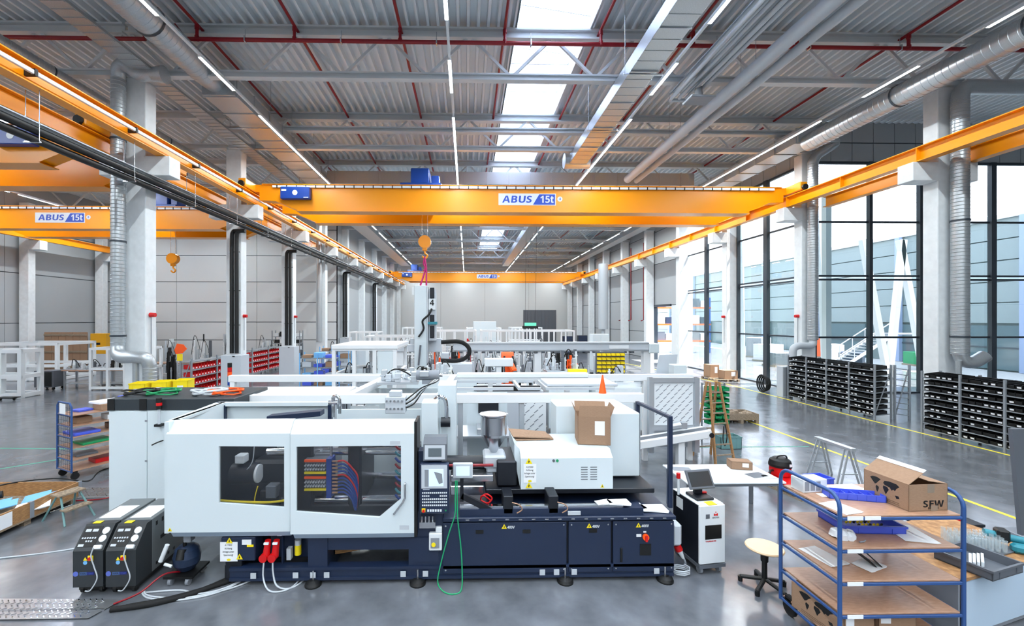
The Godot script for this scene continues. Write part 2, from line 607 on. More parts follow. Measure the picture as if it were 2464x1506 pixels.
# a painted line on the floor through points (x, d)
func strip(pts: Array, w: float) -> SurfaceTool:
	var s := st()
	for i in pts.size() - 1:
		var a := V(pts[i][0], 0.0015, pts[i][1])
		var b := V(pts[i + 1][0], 0.0015, pts[i + 1][1])
		bar(s, a, b, w, 0.003)
	return s

# ---------------------------------------------------------------- trusses, columns, rails
func truss(d: float, x0: float, x1: float, label: String) -> void:
	var t := thing("roof_truss", label, "truss", V((x0 + x1) / 2, 11.7, d), "roof trusses")
	var s := st()
	box(s, x0, x1, 13.36, 13.42, d - 0.15, d + 0.15)
	box(s, x0, x1, 13.14, 13.36, d - 0.03, d + 0.03)
	box(s, x0, x1, 13.08, 13.14, d - 0.15, d + 0.15)
	part("top_chord", s, M.steel_paint)
	s = st()
	box(s, x0, x1, 11.86, 11.91, d - 0.12, d + 0.12)
	box(s, x0, x1, 11.74, 11.86, d - 0.05, d + 0.05)
	box(s, x0, x1, 11.69, 11.74, d - 0.12, d + 0.12)
	part("bottom_chord", s, M.steel_paint)
	var n := int(round((x1 - x0) / 2.9))
	var w := (x1 - x0) / n
	for i in n:
		for k in 2:
			s = st()
			var a := x0 + w * i
			if k == 0:
				bar(s, V(a + 0.1, 13.1, d), V(a + w / 2 - 0.08, 11.9, d), 0.09, 0.09)
			else:
				bar(s, V(a + w / 2 + 0.08, 11.9, d), V(a + w - 0.1, 13.1, d), 0.09, 0.09)
			part("diagonal", s, M.steel_paint)

func column(x0: float, x1: float, d: float, label: String, group: String, corbels: Array) -> void:
	thing("column", label, "column", V((x0 + x1) / 2, 0, d + 0.25), group)
	var s := st()
	box(s, x0, x1, 0, 11.69, d, d + 0.5, 0.02)
	part("shaft", s, M.concrete)
	for c in corbels:
		s = st()
		box(s, c[0], c[1], 8.45, 9.09, d - 0.02, d + 0.52, 0.015)
		part("corbel", s, M.concrete)

func i_beam(s: SurfaceTool, x: float, y0: float, y1: float, d0: float, d1: float, w: float) -> void:
	box(s, x - w / 2, x + w / 2, y0, y0 + 0.03, d0, d1)
	box(s, x - w / 2, x + w / 2, y1 - 0.03, y1, d0, d1)
	box(s, x - 0.012, x + 0.012, y0 + 0.03, y1 - 0.03, d0, d1)

func frame() -> void:
	for k in 10:
		truss(14.4 + 6.0 * k, -11.2, 17.0, "grey steel lattice truss in the glazed hall, %s from the back wall" % ORDER[9 - k])
	for k in 4:
		truss(14.4 + 6.0 * k, -30.9, -11.3, "grey steel lattice truss in the second hall, %s from its back wall" % ORDER[3 - k])
	truss(14.4, 17.1, 30.4, "light grey steel lattice truss over the bay with the tall end window")
	var s := st()
	org = Vector3.ZERO
	box(s, -11.2, 17.0, 12.42, 12.47, 19.6, 19.9)
	box(s, -11.2, 17.0, 12.30, 12.42, 19.7, 19.8)
	box(s, -11.2, 17.0, 12.25, 12.30, 19.6, 19.9)
	single("tie_beam", s, M.steel_paint, "grey steel tie beam crossing the hall at mid height of a roof truss", "beam")
	for k in 10:
		var d := 14.4 + 6.0 * k
		column(-11.35, -10.65, d, "square white concrete column between the halls, %s from the back wall" % ORDER[9 - k], "columns between the halls", [[-12.15, -11.3], [-10.7, -9.85]])
	for k in 10:
		var d := 14.4 + 6.0 * k
		column(16.2, 16.9, d, "square white concrete column on the window side, %s from the back wall" % ORDER[9 - k], "columns along the window side", [[15.3, 16.25], [16.85, 17.6]] if k < 1 else [[15.3, 16.25]])
	for k in 3:
		column(-30.75, -30.1, 24.0 + 6.0 * k, "slim white column on the second hall's cladding, %s from its back wall" % ORDER[2 - k], "columns on the far cladding", [[-30.12, -29.3]])
	# crane runways
	thing("crane_runway", "orange crane runway beam with a white conductor line, on the columns between the halls", "crane rail", V(-10.1, 9.1, 40))
	s = st()
	i_beam(s, -10.15, 9.1, 9.6, -25, 69.5, 0.32)
	part("beam", s, M.crane)
	s = st()
	box(s, -10.18, -10.12, 9.6, 9.65, -25, 69.5)
	part("rail", s, M.steel)
	s = st()
	box(s, -9.97, -9.90, 9.30, 9.40, -25, 69.5, 0.01)
	part("conductor_line", s, M.white)
	for i in 22:
		s = st()
		var d := 4.0 + i * 3.0
		box(s, -10.14, -9.88, 9.27, 9.43, d, d + 0.07)
		part("conductor_clip", s, M.black)
	thing("crane_runway", "orange crane runway beam on the far side of the white columns between the halls", "crane rail", V(-11.9, 9.1, 20))
	s = st()
	i_beam(s, -11.9, 9.1, 9.6, -25, 36.5, 0.32)
	part("beam", s, M.crane)
	s = st()
	box(s, -11.93, -11.87, 9.6, 9.65, -25, 36.5)
	part("rail", s, M.steel)
	thing("crane_runway", "orange crane runway beam along the window side of the hall", "crane rail", V(15.6, 9.1, 40))
	s = st()
	i_beam(s, 15.6, 9.1, 9.6, -25, 69.5, 0.32)
	part("beam", s, M.crane)
	for i in 12:
		s = st()
		var d := 5.4 + i * 3.0
		box(s, 15.44, 15.6, 9.13, 9.57, d, d + 0.02)
		part("stiffener", s, M.crane)
	s = st()
	box(s, 15.57, 15.63, 9.6, 9.65, -25, 69.5)
	part("rail", s, M.steel)
	thing("crane_runway", "orange crane runway beam behind the window side columns, over the wide end bay", "crane rail", V(17.4, 9.1, 10))
	s = st()
	i_beam(s, 17.4, 9.1, 9.6, -25, 20.4, 0.32)
	part("beam", s, M.crane)
	thing("crane_runway", "slim orange crane runway along the grey cladding of the second hall", "crane rail", V(-29.6, 8.4, 25))
	s = st()
	i_beam(s, -29.5, 9.1, 9.6, -25, 36.3, 0.3)
	part("beam", s, M.crane)

# ---------------------------------------------------------------- bridge cranes
func girder(x0: float, x1: float, d0: float, d1: float) -> SurfaceTool:
	var s := st()
	slab(s, [Vector2(x0, 10.02), Vector2(x0, 9.68), Vector2(x0 + 0.36, 9.68), Vector2(x0 + 0.36, 9.30), Vector2(x0 + 1.1, 9.26), Vector2(x0 + 2.2, 8.80), Vector2(x1 - 2.2, 8.80), Vector2(x1 - 1.0, 9.30), Vector2(x1 - 0.30, 9.34), Vector2(x1 - 0.30, 9.68), Vector2(x1, 9.68), Vector2(x1, 10.02)], d0, d1)
	return s

func sign_plate(x: float, y: float, d: float, h: float) -> void:
	var w := h * 4.9
	var s := st()
	box(s, x, x + w, y, y + h, d - 0.012, d)
	var p := part("sign_plate", s, M.white)
	s = st()
	slab(s, [Vector2(x + w * 0.60, y + h * 0.06), Vector2(x + w * 0.71, y + h * 0.94), Vector2(x + w * 0.985, y + h * 0.94), Vector2(x + w * 0.985, y + h * 0.06)], d - 0.02, d - 0.012)
	part("sign_field", s, M.sign_blue, p)
	words("ABUS", h * 0.60, M.sign_blue, V(x + w * 0.33, y + h * 0.5, d - 0.016), p, "lettering", Basis.IDENTITY, 900, 1.25, 0.12, 0.01)
	words("15t", h * 0.62, M.white, V(x + w * 0.845, y + h * 0.5, d - 0.024), p, "lettering", Basis.IDENTITY, 700, 0.95, 0.0, 0.01)
	s = st()
	cyl(s, V(x + w + h * 0.35, y + h * 0.55, d - 0.012), V(x + w + h * 0.35, y + h * 0.55, d), h * 0.22, -1, 16)
	part("number_disc", s, M.white)

func crane(label: String, x0: float, x1: float, d: float, sign_x: float, hoist_x: float, box_x: float, number: String, lift: float) -> void:
	thing("bridge_crane", label, "crane", V((x0 + x1) / 2, 8.8, d))
	for k in 2:
		var e := d + 2.5 * k
		var g := part("girder", girder(x0, x1, e, e + 0.5), M.crane)
		var s := st()
		box(s, x0 + 0.5, x1 - 0.4, 10.02, 10.05, e - 0.08, e + 0.58)
		box(s, x0 + 2.1, x1 - 2.0, 8.77, 8.80, e - 0.08, e + 0.58)
		part("flange", s, M.crane, g)
	var s := st()
	box(s, x0 + 1.0, x1 - 0.8, 9.88, 9.98, d - 0.10, d - 0.06)
	var tray := part("cable_track", s, M.white)
	for i in int((x1 - x0 - 2.0) / 0.45):
		s = st()
		box(s, x0 + 1.2 + i * 0.45, x0 + 1.24 + i * 0.45, 9.87, 9.99, d - 0.12, d - 0.05)
		part("clip", s, M.black, tray)
	for k in 2:
		var x: float = [x0, x1][k]
		s = st()
		box(s, x - 0.17, x + 0.17, 9.67, 10.06, d - 0.9, d + 3.9, 0.03)
		var c := part("end_carriage", s, M.crane)
		for e in [d - 0.9, d + 3.9]:
			s = st()
			cyl(s, V(x, 9.80, e - 0.10), V(x, 9.80, e + 0.10), 0.13, -1, 14)
			part("buffer", s, M.black, c)
	if box_x > -90:
		s = st()
		box(s, box_x, box_x + 1.35, 9.30, 9.86, d - 0.30, d - 0.02, 0.02)
		var b := part("control_box", s, M.blue)
		s = st()
		cyl(s, V(box_x + 0.68, 9.58, d - 0.307), V(box_x + 0.68, 9.58, d - 0.30), 0.12, -1, 18)
		part("badge", s, M.white, b)
		s = st()
		box(s, box_x + 0.06, box_x + 0.28, 9.66, 9.74, d - 0.307, d - 0.30)
		box(s, box_x + 1.08, box_x + 1.3, 9.34, 9.38, d - 0.307, d - 0.30)
		part("sticker", s, M.white, b)
	sign_plate(sign_x, 9.12, d, 0.56)
	words(number, 0.12, M.sign_blue, V(sign_x + 0.56 * 5.25, 9.43, d - 0.02), null, "number")
	# the hoist on its trolley
	s = st()
	box(s, hoist_x - 1.1, hoist_x + 0.9, 10.06, 10.28, d + 0.3, d + 2.7, 0.03)
	var hoist := part("trolley", s, M.blue)
	s = st()
	box(s, hoist_x - 0.6, hoist_x + 0.3, 10.26, 11.05, d + 0.5, d + 2.0, 0.04)
	part("hoist_drum", s, M.blue, hoist)
	s = st()
	box(s, hoist_x + 0.4, hoist_x + 0.78, 10.26, 10.72, d + 0.6, d + 1.4, 0.03)
	part("motor", s, M.blue, hoist)
	s = st()
	for e in [-0.14, 0.14]:
		cyl(s, V(hoist_x + e, lift + 0.7, d + 1.4), V(hoist_x + e, 9.9, d + 1.4), 0.012, -1, 6)
	part("rope", s, M.steel, hoist)
	s = st()
	cyl(s, V(hoist_x, lift + 0.45, d + 1.25), V(hoist_x, lift + 0.45, d + 1.55), 0.32, -1, 20)
	box(s, hoist_x - 0.12, hoist_x + 0.12, lift, lift + 0.4, d + 1.3, d + 1.5, 0.03)
	var block := part("hook_block", s, M.crane, hoist)
	s = st()
	tube(s, curve([V(hoist_x, lift + 0.02, d + 1.4), V(hoist_x + 0.02, lift - 0.12, d + 1.4), V(hoist_x + 0.14, lift - 0.24, d + 1.4), V(hoist_x + 0.02, lift - 0.38, d + 1.4), V(hoist_x - 0.13, lift - 0.27, d + 1.4)]), 0.045, 8)
	part("hook", s, M.crane, hoist)

func cranes() -> void:
	crane("orange double girder bridge crane with blue control box, spanning the glazed hall", -10.15, 15.6, 20.4, 1.5, -2.15, -8.7, "4", 7.15)
	crane("distant orange bridge crane before the white back wall of the glazed hall", -10.15, 15.6, 57.5, 1.3, -7.0, -8.7, "5", 7.2)
	crane("orange bridge crane of the second hall with its yellow hook hanging free", -29.5, -11.9, 24.6, -24.3, -17.6, -99.0, "3", 6.85)
	crane("orange bridge crane of the second hall nearer the roof ducts, blue box at its end", -29.5, -11.9, 14.3, -27.0, -22.0, -15.3, "2", 8.0)

# ---------------------------------------------------------------- lamps
func lamp_line(x: float, y: float, spans: Array, label: String) -> void:
	# the carrier rail, then a lamp under it for every lit stretch
	org = Vector3.ZERO
	var s := st()
	box(s, x - 0.035, x + 0.035, y + 0.06, y + 0.13, spans[0][0] - 1.0, spans[-1][1] + 0.5)
	single("lamp_carrier_rail", s, M.white, "white carrier rail of the %s" % label, "rail")
	for i in spans.size():
		var p: Array = spans[i]
		var mid: float = (p[0] + p[1]) / 2
		var o := thing("strip_light", "%s strip lamp from the back, %s" % [ORDER[spans.size() - 1 - i], label], "lamp", V(x, y, mid), label)
		s = st()
		box(s, x - 0.05, x + 0.05, y + 0.012, y + 0.058, p[0], p[1])
		part("housing", s, M.white)
		s = st()
		box(s, x - 0.045, x + 0.045, y, y + 0.012, p[0] + 0.02, p[1] - 0.02)
		part("diffuser_light", s, M.led)
		var l := AreaLight3D.new()
		l.area_size = Vector2(0.09, p[1] - p[0] - 0.04)
		l.light_energy = 4.6 * (p[1] - p[0])
		l.light_color = Color(0.95, 0.985, 1.0)
		l.area_range = 90.0
		l.shadow_enabled = true
		l.position = Vector3(0, -0.02, 0)
		l.rotation_degrees = Vector3(-90, 0, 0)
		o.add_child(l)

func lamps() -> void:
	var lit := []
	for k in 8:
		lit.append([-21.0 + k * 3.6, -17.6 + k * 3.6])
	lit.append_array([[8.9, 10.93], [12.6, 14.45]])
	var d := 16.18
	while d < 67.0:
		lit.append([d, d + 3.4])
		d += 3.45 if d < 30.0 else 4.6
	lamp_line(-7.78, 11.3, lit, "lamp row beside the square duct by the columns")
	lamp_line(-0.52, 11.3, lit, "lamp row next to the skylight, away from ducts")
	lamp_line(6.25, 11.3, lit, "lamp row beside the flat galvanised duct")
	lamp_line(13.6, 11.3, lit, "lamp row beside the window side spiral duct")
	var far := []
	d = -20.0
	while d < 34.0:
		far.append([d, d + 3.4])
		d += 3.9
	lamp_line(-19.2, 11.3, far, "second hall's lamp row above its crane")
	lamp_line(-27.5, 11.3, far, "second hall's lamp row near the grey cladding")

# ---------------------------------------------------------------- ducts, pipes, trays
# a spiral-seamed round duct from a to b
func spiral(s: SurfaceTool, a: Vector3, b: Vector3, r: float, pitch := 0.16, n := 16) -> void:
	var z := (b - a).normalized()
	var up := Vector3.UP if abs(z.y) < 0.9 else Vector3.RIGHT
	var x := up.cross(z).normalized()
	var l := a.distance_to(b)
	var prof := [Vector2(r, 0)]
	var h := pitch * 0.5
	while h < l - pitch:
		prof.append_array([Vector2(r, h), Vector2(r + 0.012, h + 0.012), Vector2(r, h + 0.024)])
		h += pitch
	prof.append(Vector2(r, l))
	lathe(s, a, prof, n, Basis(x, z, x.cross(z)))

func clamp_ring(s: SurfaceTool, c: Vector3, z: Vector3, r: float) -> void:
	cyl(s, c - z * 0.03, c + z * 0.03, r + 0.015, -1, 18, false)

func ducts() -> void:
	var s := st()
	thing("spiral_duct", "large round galvanised spiral duct ending at the square duct by the columns", "duct", V(-8.85, 11.6, 8))
	spiral(s, V(-8.85, 12.0, 1.0), V(-8.85, 12.0, 14.6), 0.42, 0.2, 20)
	part("pipe", s, M.galv)
	s = st()
	cyl(s, V(-8.85, 12.0, 14.6), V(-8.85, 12.0, 15.3), 0.42, 0.34, 20)
	part("reducer", s, M.galv)
	for d in [6.5, 12.1]:
		s = st()
		clamp_ring(s, V(-8.85, 12.0, d), Vector3(0, 0, 1), 0.43)
		part("clamp", s, M.frame_dark)
	thing("square_duct", "flat grey rectangular duct hung beside the lamp row by the columns", "duct", V(-8.8, 11.6, 20))
	s = st()
	box(s, -9.3, -8.15, 11.55, 12.2, 15.2, 27.0, 0.01)
	part("casing", s, M.galv)
	for i in 10:
		s = st()
		box(s, -9.33, -8.12, 11.52, 12.23, 15.3 + i * 1.25, 15.34 + i * 1.25)
		part("joint_flange", s, M.galv)
	for d in [17.6, 19.7, 22.4, 24.8]:
		s = st()
		box(s, -9.7, -7.95, 11.44, 11.48, d, d + 0.05)
		for x in [-9.65, -8.0]:
			cyl(s, V(x, 11.46, d + 0.025), V(x, 13.4, d + 0.025), 0.008, -1, 6)
		part("hanger", s, M.steel)
	thing("spiral_duct", "slim round spiral duct over the second hall's crane runway", "duct", V(-13, 11.2, 15))
	s = st()
	spiral(s, V(-13.0, 11.4, 1.0), V(-13.0, 11.4, 24.0), 0.2, 0.16, 14)
	part("pipe", s, M.galv)
	for d in [8.2, 13.6, 18.8]:
		s = st()
		clamp_ring(s, V(-13.0, 11.4, d), Vector3(0, 0, 1), 0.205)
		part("clamp", s, M.frame_dark)
	thing("flat_duct", "bright flat galvanised duct along the skylight, rounded at its open end", "duct", V(5.35, 11.2, 12))
	s = st()
	box(s, 4.95, 5.78, 11.2, 11.65, 1.0, 20.6, 0.01)
	part("casing", s, M.galv)
	for i in 40:
		s = st()
		var d := 1.3 + i * 0.48
		box(s, 4.94, 5.79, 11.19 if i % 4 else 11.17, 11.2, d, d + 0.03)
		part("crease" if i % 4 else "joint_flange", s, M.galv)
	s = st()
	cyl(s, V(4.75, 11.43, 20.9), V(5.98, 11.43, 20.9), 0.36, -1, 20)
	part("end_bend", s, M.galv)
	for d in [4.0, 9.0, 12.9, 16.8]:
		s = st()
		box(s, 4.75, 5.98, 11.12, 11.16, d, d + 0.04)
		for x in [4.8, 5.93]:
			cyl(s, V(x, 11.14, d + 0.02), V(x, 13.4, d + 0.02), 0.008, -1, 6)
		part("hanger", s, M.steel)
	thing("cross_duct", "wide grey rectangular duct running across the hall behind the crane", "duct", V(3, 11.4, 25))
	s = st()
	box(s, -8.0, 13.2, 11.42, 12.15, 24.6, 25.6, 0.01)
	part("casing", s, M.galv)
	for i in 17:
		s = st()
		box(s, -7.6 + i * 1.25, -7.56 + i * 1.25, 11.39, 12.18, 24.57, 25.63)
		part("joint_flange", s, M.galv)
	thing("spiral_duct", "large spiral duct beside the window side lamp row", "duct", V(14.75, 11, 8))
	s = st()
	spiral(s, V(14.75, 11.3, 1.0), V(14.75, 11.3, 18.2), 0.36, 0.2, 20)
	part("pipe", s, M.galv)
	for d in [6.0, 10.8, 14.3]:
		s = st()
		clamp_ring(s, V(14.75, 11.3, d), Vector3(0, 0, 1), 0.37)
		part("clamp", s, M.frame_dark)
	thing("square_duct", "rectangular duct carrying on from the window side spiral duct", "duct", V(14.75, 11, 24))
	s = st()
	box(s, 14.3, 15.3, 11.34, 11.95, 18.2, 30.0, 0.01)
	part("casing", s, M.galv)
	for i in 9:
		s = st()
		box(s, 14.27, 15.33, 11.31, 11.98, 18.3 + i * 1.3, 18.34 + i * 1.3)
		part("joint_flange", s, M.galv)
	# far ducts behind the crane
	thing("square_duct", "far grey rectangular duct beyond the crane right of the skylight", "duct", V(5.9, 11.2, 40))
	s = st()
	box(s, 5.0, 5.9, 11.2, 11.8, 27.0, 61.0, 0.01)
	part("casing", s, M.galv)
	thing("square_duct", "far grey rectangular duct beyond the crane by the columns", "duct", V(-9, 11.2, 40))
	s = st()
	box(s, -9.5, -8.2, 11.3, 11.9, 29.0, 62.0, 0.01)
	part("casing", s, M.galv)
	thing("square_duct", "far rectangular duct beyond the crane on the window side", "duct", V(14.7, 11, 45))
	s = st()
	box(s, 14.6, 15.5, 11.4, 11.9, 32.0, 64.0, 0.01)
	part("casing", s, M.galv)
	# smooth grey pipes side by side
	for a in [[8.68, 11.25, 0.2, "thick grey ventilation pipe of the pair under the roof"], [9.16, 11.16, 0.13, "thin grey pipe of the pair under the roof"]]:
		thing("roof_pipe", a[3], "pipe", V(a[0], 11, 12))
		s = st()
		cyl(s, V(a[0], a[1], 1.0), V(a[0], a[1], 23.0), a[2], -1, 20)
		part("pipe", s, M.cabinet)
		for d in [6.0, 9.6, 13.4, 18.2]:
			s = st()
			cyl(s, V(a[0], a[1] + a[2], d), V(a[0], 13.4, d), 0.008, -1, 6)
			part("hanger", s, M.steel)
	thing("heating_panel", "grey looped radiant heating pipes hung beside the flat duct", "heater", V(7.4, 11.3, 9))
	for x in [7.05, 7.3, 7.55, 7.75]:
		s = st()
		cyl(s, V(x, 11.3, 1.0), V(x, 11.3, 14.6), 0.06, -1, 12)
		part("pipe", s, M.cabinet)
	s = st()
	box(s, 6.95, 7.85, 11.42, 11.45, 1.0, 14.5)
	part("reflector", s, M.galv)
	s = st()
	tube(s, [V(7.05, 11.3, 14.6), V(7.05, 11.3, 14.75), V(7.75, 11.3, 14.75), V(7.75, 11.3, 14.6)], 0.06, 10)
	part("return_bend", s, M.cabinet)
	s = st()
	cyl(s, V(7.6, 10.9, 13.9), V(7.6, 11.3, 13.9), 0.14, 0.10, 16)
	box(s, 7.2, 8.0, 10.84, 10.92, 13.6, 14.2, 0.02)
	part("burner", s, M.grey)
	# cable ladder
	thing("cable_ladder", "galvanised cable ladder with black cables above the crane runway", "cable tray", V(-10.2, 11.5, 15))
	for x in [-10.5, -9.9]:
		s = st()
		box(s, x - 0.012, x + 0.012, 11.52, 11.60, 0.5, 30.0)
		part("side_rail", s, M.galv)
	s = st()
	box(s, -10.49, -9.91, 11.515, 11.52, 0.5, 30.0)
	part("tray_floor", s, M.galv)
	for i in 92:
		s = st()
		box(s, -10.49, -9.91, 11.495, 11.515, 2.3 + i * 0.3, 2.36 + i * 0.3)
		part("rung", s, M.galv)
	s = st()
	tube(s, [V(-10.02, 11.58, 0.5), V(-10.02, 11.58, 30.0)], 0.03, 6)
	tube(s, [V(-10.12, 11.57, 0.5), V(-10.12, 11.57, 30.0)], 0.02, 6)
	part("cable", s, M.black)
	# sprinkler
	thing("sprinkler_pipe", "dark red sprinkler main crossing below the roof truss", "pipe", V(2, 12.7, 14))
	s = st()
	tube(s, [V(-16.0, 12.74, 14.05), V(-10.4, 12.74, 14.05), V(-10.3, 12.95, 13.7), V(-9.2, 12.95, 13.7), V(-9.1, 12.76, 14.05), V(17.5, 12.76, 14.05), V(28.0, 12.7, 14.05)], 0.065, 10)
	var main := part("main", s, M.red_pipe)
	for x in [-8.75, -5.62, -2.19, 1.24, 4.42, 7.49, 11.0, 14.8]:
		s = st()
		cyl(s, V(x, 12.76, 14.05), V(x, 13.2, 14.05), 0.05, -1, 10)
		cyl(s, V(x, 12.72, 14.05), V(x, 12.86, 14.05), 0.07, -1, 10)
		cyl(s, V(x, 13.08, 14.05), V(x, 13.2, 14.05), 0.07, -1, 10)
		part("riser", s, M.red_pipe)
		s = st()
		cyl(s, V(x, 13.24, 1.0), V(x, 13.24, 62.0), 0.05, -1, 8)
		part("branch", s, M.red_pipe)
	for i in 9:
		s = st()
		var x := -7.2 + i * 3.1
		cyl(s, V(x, 12.76, 14.05), V(x, 13.1, 14.05), 0.01, -1, 6)
		box(s, x - 0.02, x + 0.02, 12.68, 12.85, 13.97, 14.13)
		part("pipe_hanger", s, M.steel)
	# black compressed-air lines
	thing("black_pipe_run", "pair of thick black pipes hung under the crane runway", "pipe", V(-10.3, 8, 20))
	for y in [7.98, 8.17]:
		s = st()
		cyl(s, V(-10.32 + (y - 7.98) * 0.5, y, -2), V(-10.32 + (y - 7.98) * 0.5, y, 62), 0.095, -1, 12)
		part("pipe", s, M.black)
	s = st()
	box(s, -10.5, -10.1, 8.30, 8.33, -2, 62)
	part("tray", s, M.galv)
	for i in 20:
		s = st()
		var d := 7.4 + i * 2.9
		box(s, -10.44, -10.08, 7.86, 7.90, d, d + 0.05)
		for x in [-10.42, -10.1]:
			cyl(s, V(x, 7.88, d + 0.02), V(x, 9.1, d + 0.02), 0.01, -1, 6)
		part("hanger", s, M.steel)
	for k in [1, 2, 4, 6]:
		var d: float = 14.1 + 6.0 * k
		thing("black_riser_pipe", "thick black drop pipes down a white column into a grey cabinet", "pipe", V(-10.8, 2.0, d), "black drop pipes")
		for x in [-10.92, -10.70]:
			s = st()
			tube(s, curve([V(x, 2.1, d), V(x, 5.0, d), V(x, 7.3, d), V(x + 0.05, 7.72, d), V(x + 0.2, 7.78, d), V(-10.3, 7.78, d)], 4), 0.09, 10)
			part("pipe", s, M.black)
		for y in [3.4, 5.0, 6.8]:
			s = st()
			box(s, -11.1, -10.58, y, y + 0.03, d + 0.08, d + 0.12)
			part("bracket", s, M.steel)
	for k in [1, 2, 4, 6]:
		var d: float = 14.2 + 6.0 * k
		thing("control_cabinet", "light grey steel cabinet at the foot of a white column under black pipes", "cabinet", V(-10.8, 0, d - 0.35), "cabinets below the drop pipes")
		s = st()
		box(s, -11.15, -10.25, 0.0, 2.05, d - 0.6, d + 0.15, 0.015)
		part("body", s, M.cabinet)
		s = st()
		box(s, -10.62, -10.52, 1.98, 2.02, d - 0.62, d - 0.6)
		part("handle", s, M.black)
	# ducts down the columns
	thing("column_duct", "tall spiral duct down the nearest column, bending across it at head height", "duct", V(-11.3, 0, 14.1))
	s = st()
	spiral(s, V(-11.3, 2.75, 14.1), V(-11.3, 11.6, 14.1), 0.2, 0.12, 16)
	part("pipe", s, M.galv)
	s = st()
	tube(s, curve([V(-11.3, 2.8, 14.1), V(-11.22, 2.58, 14.0), V(-11.0, 2.48, 13.9), V(-10.6, 2.48, 13.9), V(-10.3, 2.42, 13.95), V(-10.22, 2.2, 14.0)], 4), 0.2, 14)
	part("bend", s, M.galv)
	s = st()
	spiral(s, V(-10.22, 0.0, 14.0), V(-10.22, 2.25, 14.0), 0.19, 0.12, 16)
	cyl(s, V(-10.62, 0.0, 13.95), V(-10.62, 2.35, 13.95), 0.09, -1, 12)
	part("lower_pipe", s, M.galv)
	for y in [3.15, 6.2, 9.5]:
		s = st()
		clamp_ring(s, V(-11.3, y, 14.1), Vector3.UP, 0.205)
		part("clamp", s, M.frame_dark)
	s = st()
	tube(s, curve([V(-11.3, 11.5, 14.1), V(-11.2, 11.75, 14.0), V(-10.9, 11.8, 13.9), V(-10.4, 11.45, 13.8), V(-10.0, 11.45, 13.8)], 4), 0.2, 12)
	cyl(s, V(-10.0, 11.45, 13.8), V(-9.6, 11.45, 13.8), 0.2, 0.28, 12)
	part("head_bend", s, M.galv)
	thing("column_duct", "tall spiral duct down the window side column behind the nearest black rack", "duct", V(16.55, 0, 14.1))
	s = st()
	spiral(s, V(16.6, 2.5, 14.08), V(16.6, 11.2, 14.08), 0.23, 0.12, 16)
	part("pipe", s, M.galv)
	s = st()
	tube(s, curve([V(16.6, 11.1, 14.08), V(16.68, 11.4, 14.08), V(16.95, 11.5, 14.08), V(17.6, 11.5, 14.08), V(20.5, 11.5, 14.08)], 4), 0.23, 14)
	part("head_bend", s, M.galv)
	s = st()
	tube(s, curve([V(16.6, 2.55, 14.08), V(16.68, 2.3, 14.05), V(16.95, 2.25, 14.0), V(17.35, 2.45, 14.0)], 4), 0.2, 14)
	cyl(s, V(16.45, 0.0, 14.0), V(16.45, 2.3, 14.0), 0.08, -1, 12)
	part("foot_bend", s, M.galv)
	for y in [3.1, 7.0]:
		s = st()
		clamp_ring(s, V(16.6, y, 14.08), Vector3.UP, 0.235)
		part("clamp", s, M.frame_dark)
	thing("column_duct", "spiral duct down the window side column between the two black racks", "duct", V(16.45, 0, 20.1))
	s = st()
	spiral(s, V(16.5, 2.7, 20.1), V(16.5, 11.2, 20.1), 0.22, 0.12, 16)
	part("pipe", s, M.galv)
	s = st()
	tube(s, curve([V(16.5, 11.1, 20.1), V(16.6, 11.45, 20.0), V(17.0, 11.75, 19.8), V(17.3, 12.0, 19.8), V(16.6, 12.05, 19.6), V(15.4, 11.6, 19.4)], 4), 0.22, 14)
	part("head_bend", s, M.galv)
	s = st()
	tube(s, curve([V(16.5, 2.75, 20.1), V(16.45, 2.5, 20.05), V(16.2, 2.42, 20.0), V(15.75, 2.42, 20.0), V(15.5, 2.3, 20.0), V(15.45, 2.0, 20.0), V(15.45, 1.5, 20.0)], 4), 0.16, 14)
	part("foot_bend", s, M.cabinet)
	thing("column_duct", "far slim duct down a white column between the halls", "duct", V(-11.0, 0, 32))
	s = st()
	cyl(s, V(-11.0, 2.0, 32.1), V(-11.0, 11.2, 32.1), 0.2, -1, 14)
	part("pipe", s, M.galv)
	for a in [[-10.55, 20.4, 1.0], [-10.55, 26.4, 1.0], [16.1, 20.4, -1.0], [-10.55, 14.4, 1.0], [16.1, 26.4, -1.0]]:
		thing("alarm_beacon", "small red alarm beacon with a thin conduit on a white column", "beacon", V(a[0], 2.2, a[1] + 0.2), "alarm beacons on the columns")
		s = st()
		cyl(s, V(a[0] - 0.09 * a[2], 3.83, a[1] + 0.2), V(a[0] + 0.08 * a[2], 3.83, a[1] + 0.2), 0.08, 0.07, 14)
		part("beacon", s, M.red)
		s = st()
		cyl(s, V(a[0] - 0.06 * a[2], 2.2, a[1] + 0.2), V(a[0] - 0.06 * a[2], 3.8, a[1] + 0.2), 0.015, -1, 6)
		part("conduit", s, M.grey)

# ---------------------------------------------------------------- the injection moulding machine
func warning(x: float, y: float, d: float, h: float, par: Node3D = null) -> void:
	var s := st()
	slab(s, [Vector2(x - h * 0.58, y), Vector2(x, y + h), Vector2(x + h * 0.58, y)], d - 0.003, d)
	var o := part("warning_sign", s, M.yellow, par)
	s = st()
	slab(s, [Vector2(x - h * 0.10, y + h * 0.36), Vector2(x + h * 0.02, y + h * 0.72), Vector2(x + h * 0.06, y + h * 0.46), Vector2(x + h * 0.14, y + h * 0.46), Vector2(x - h * 0.04, y + h * 0.1)], d - 0.005, d - 0.003)
	part("flash", s, M.black, o)

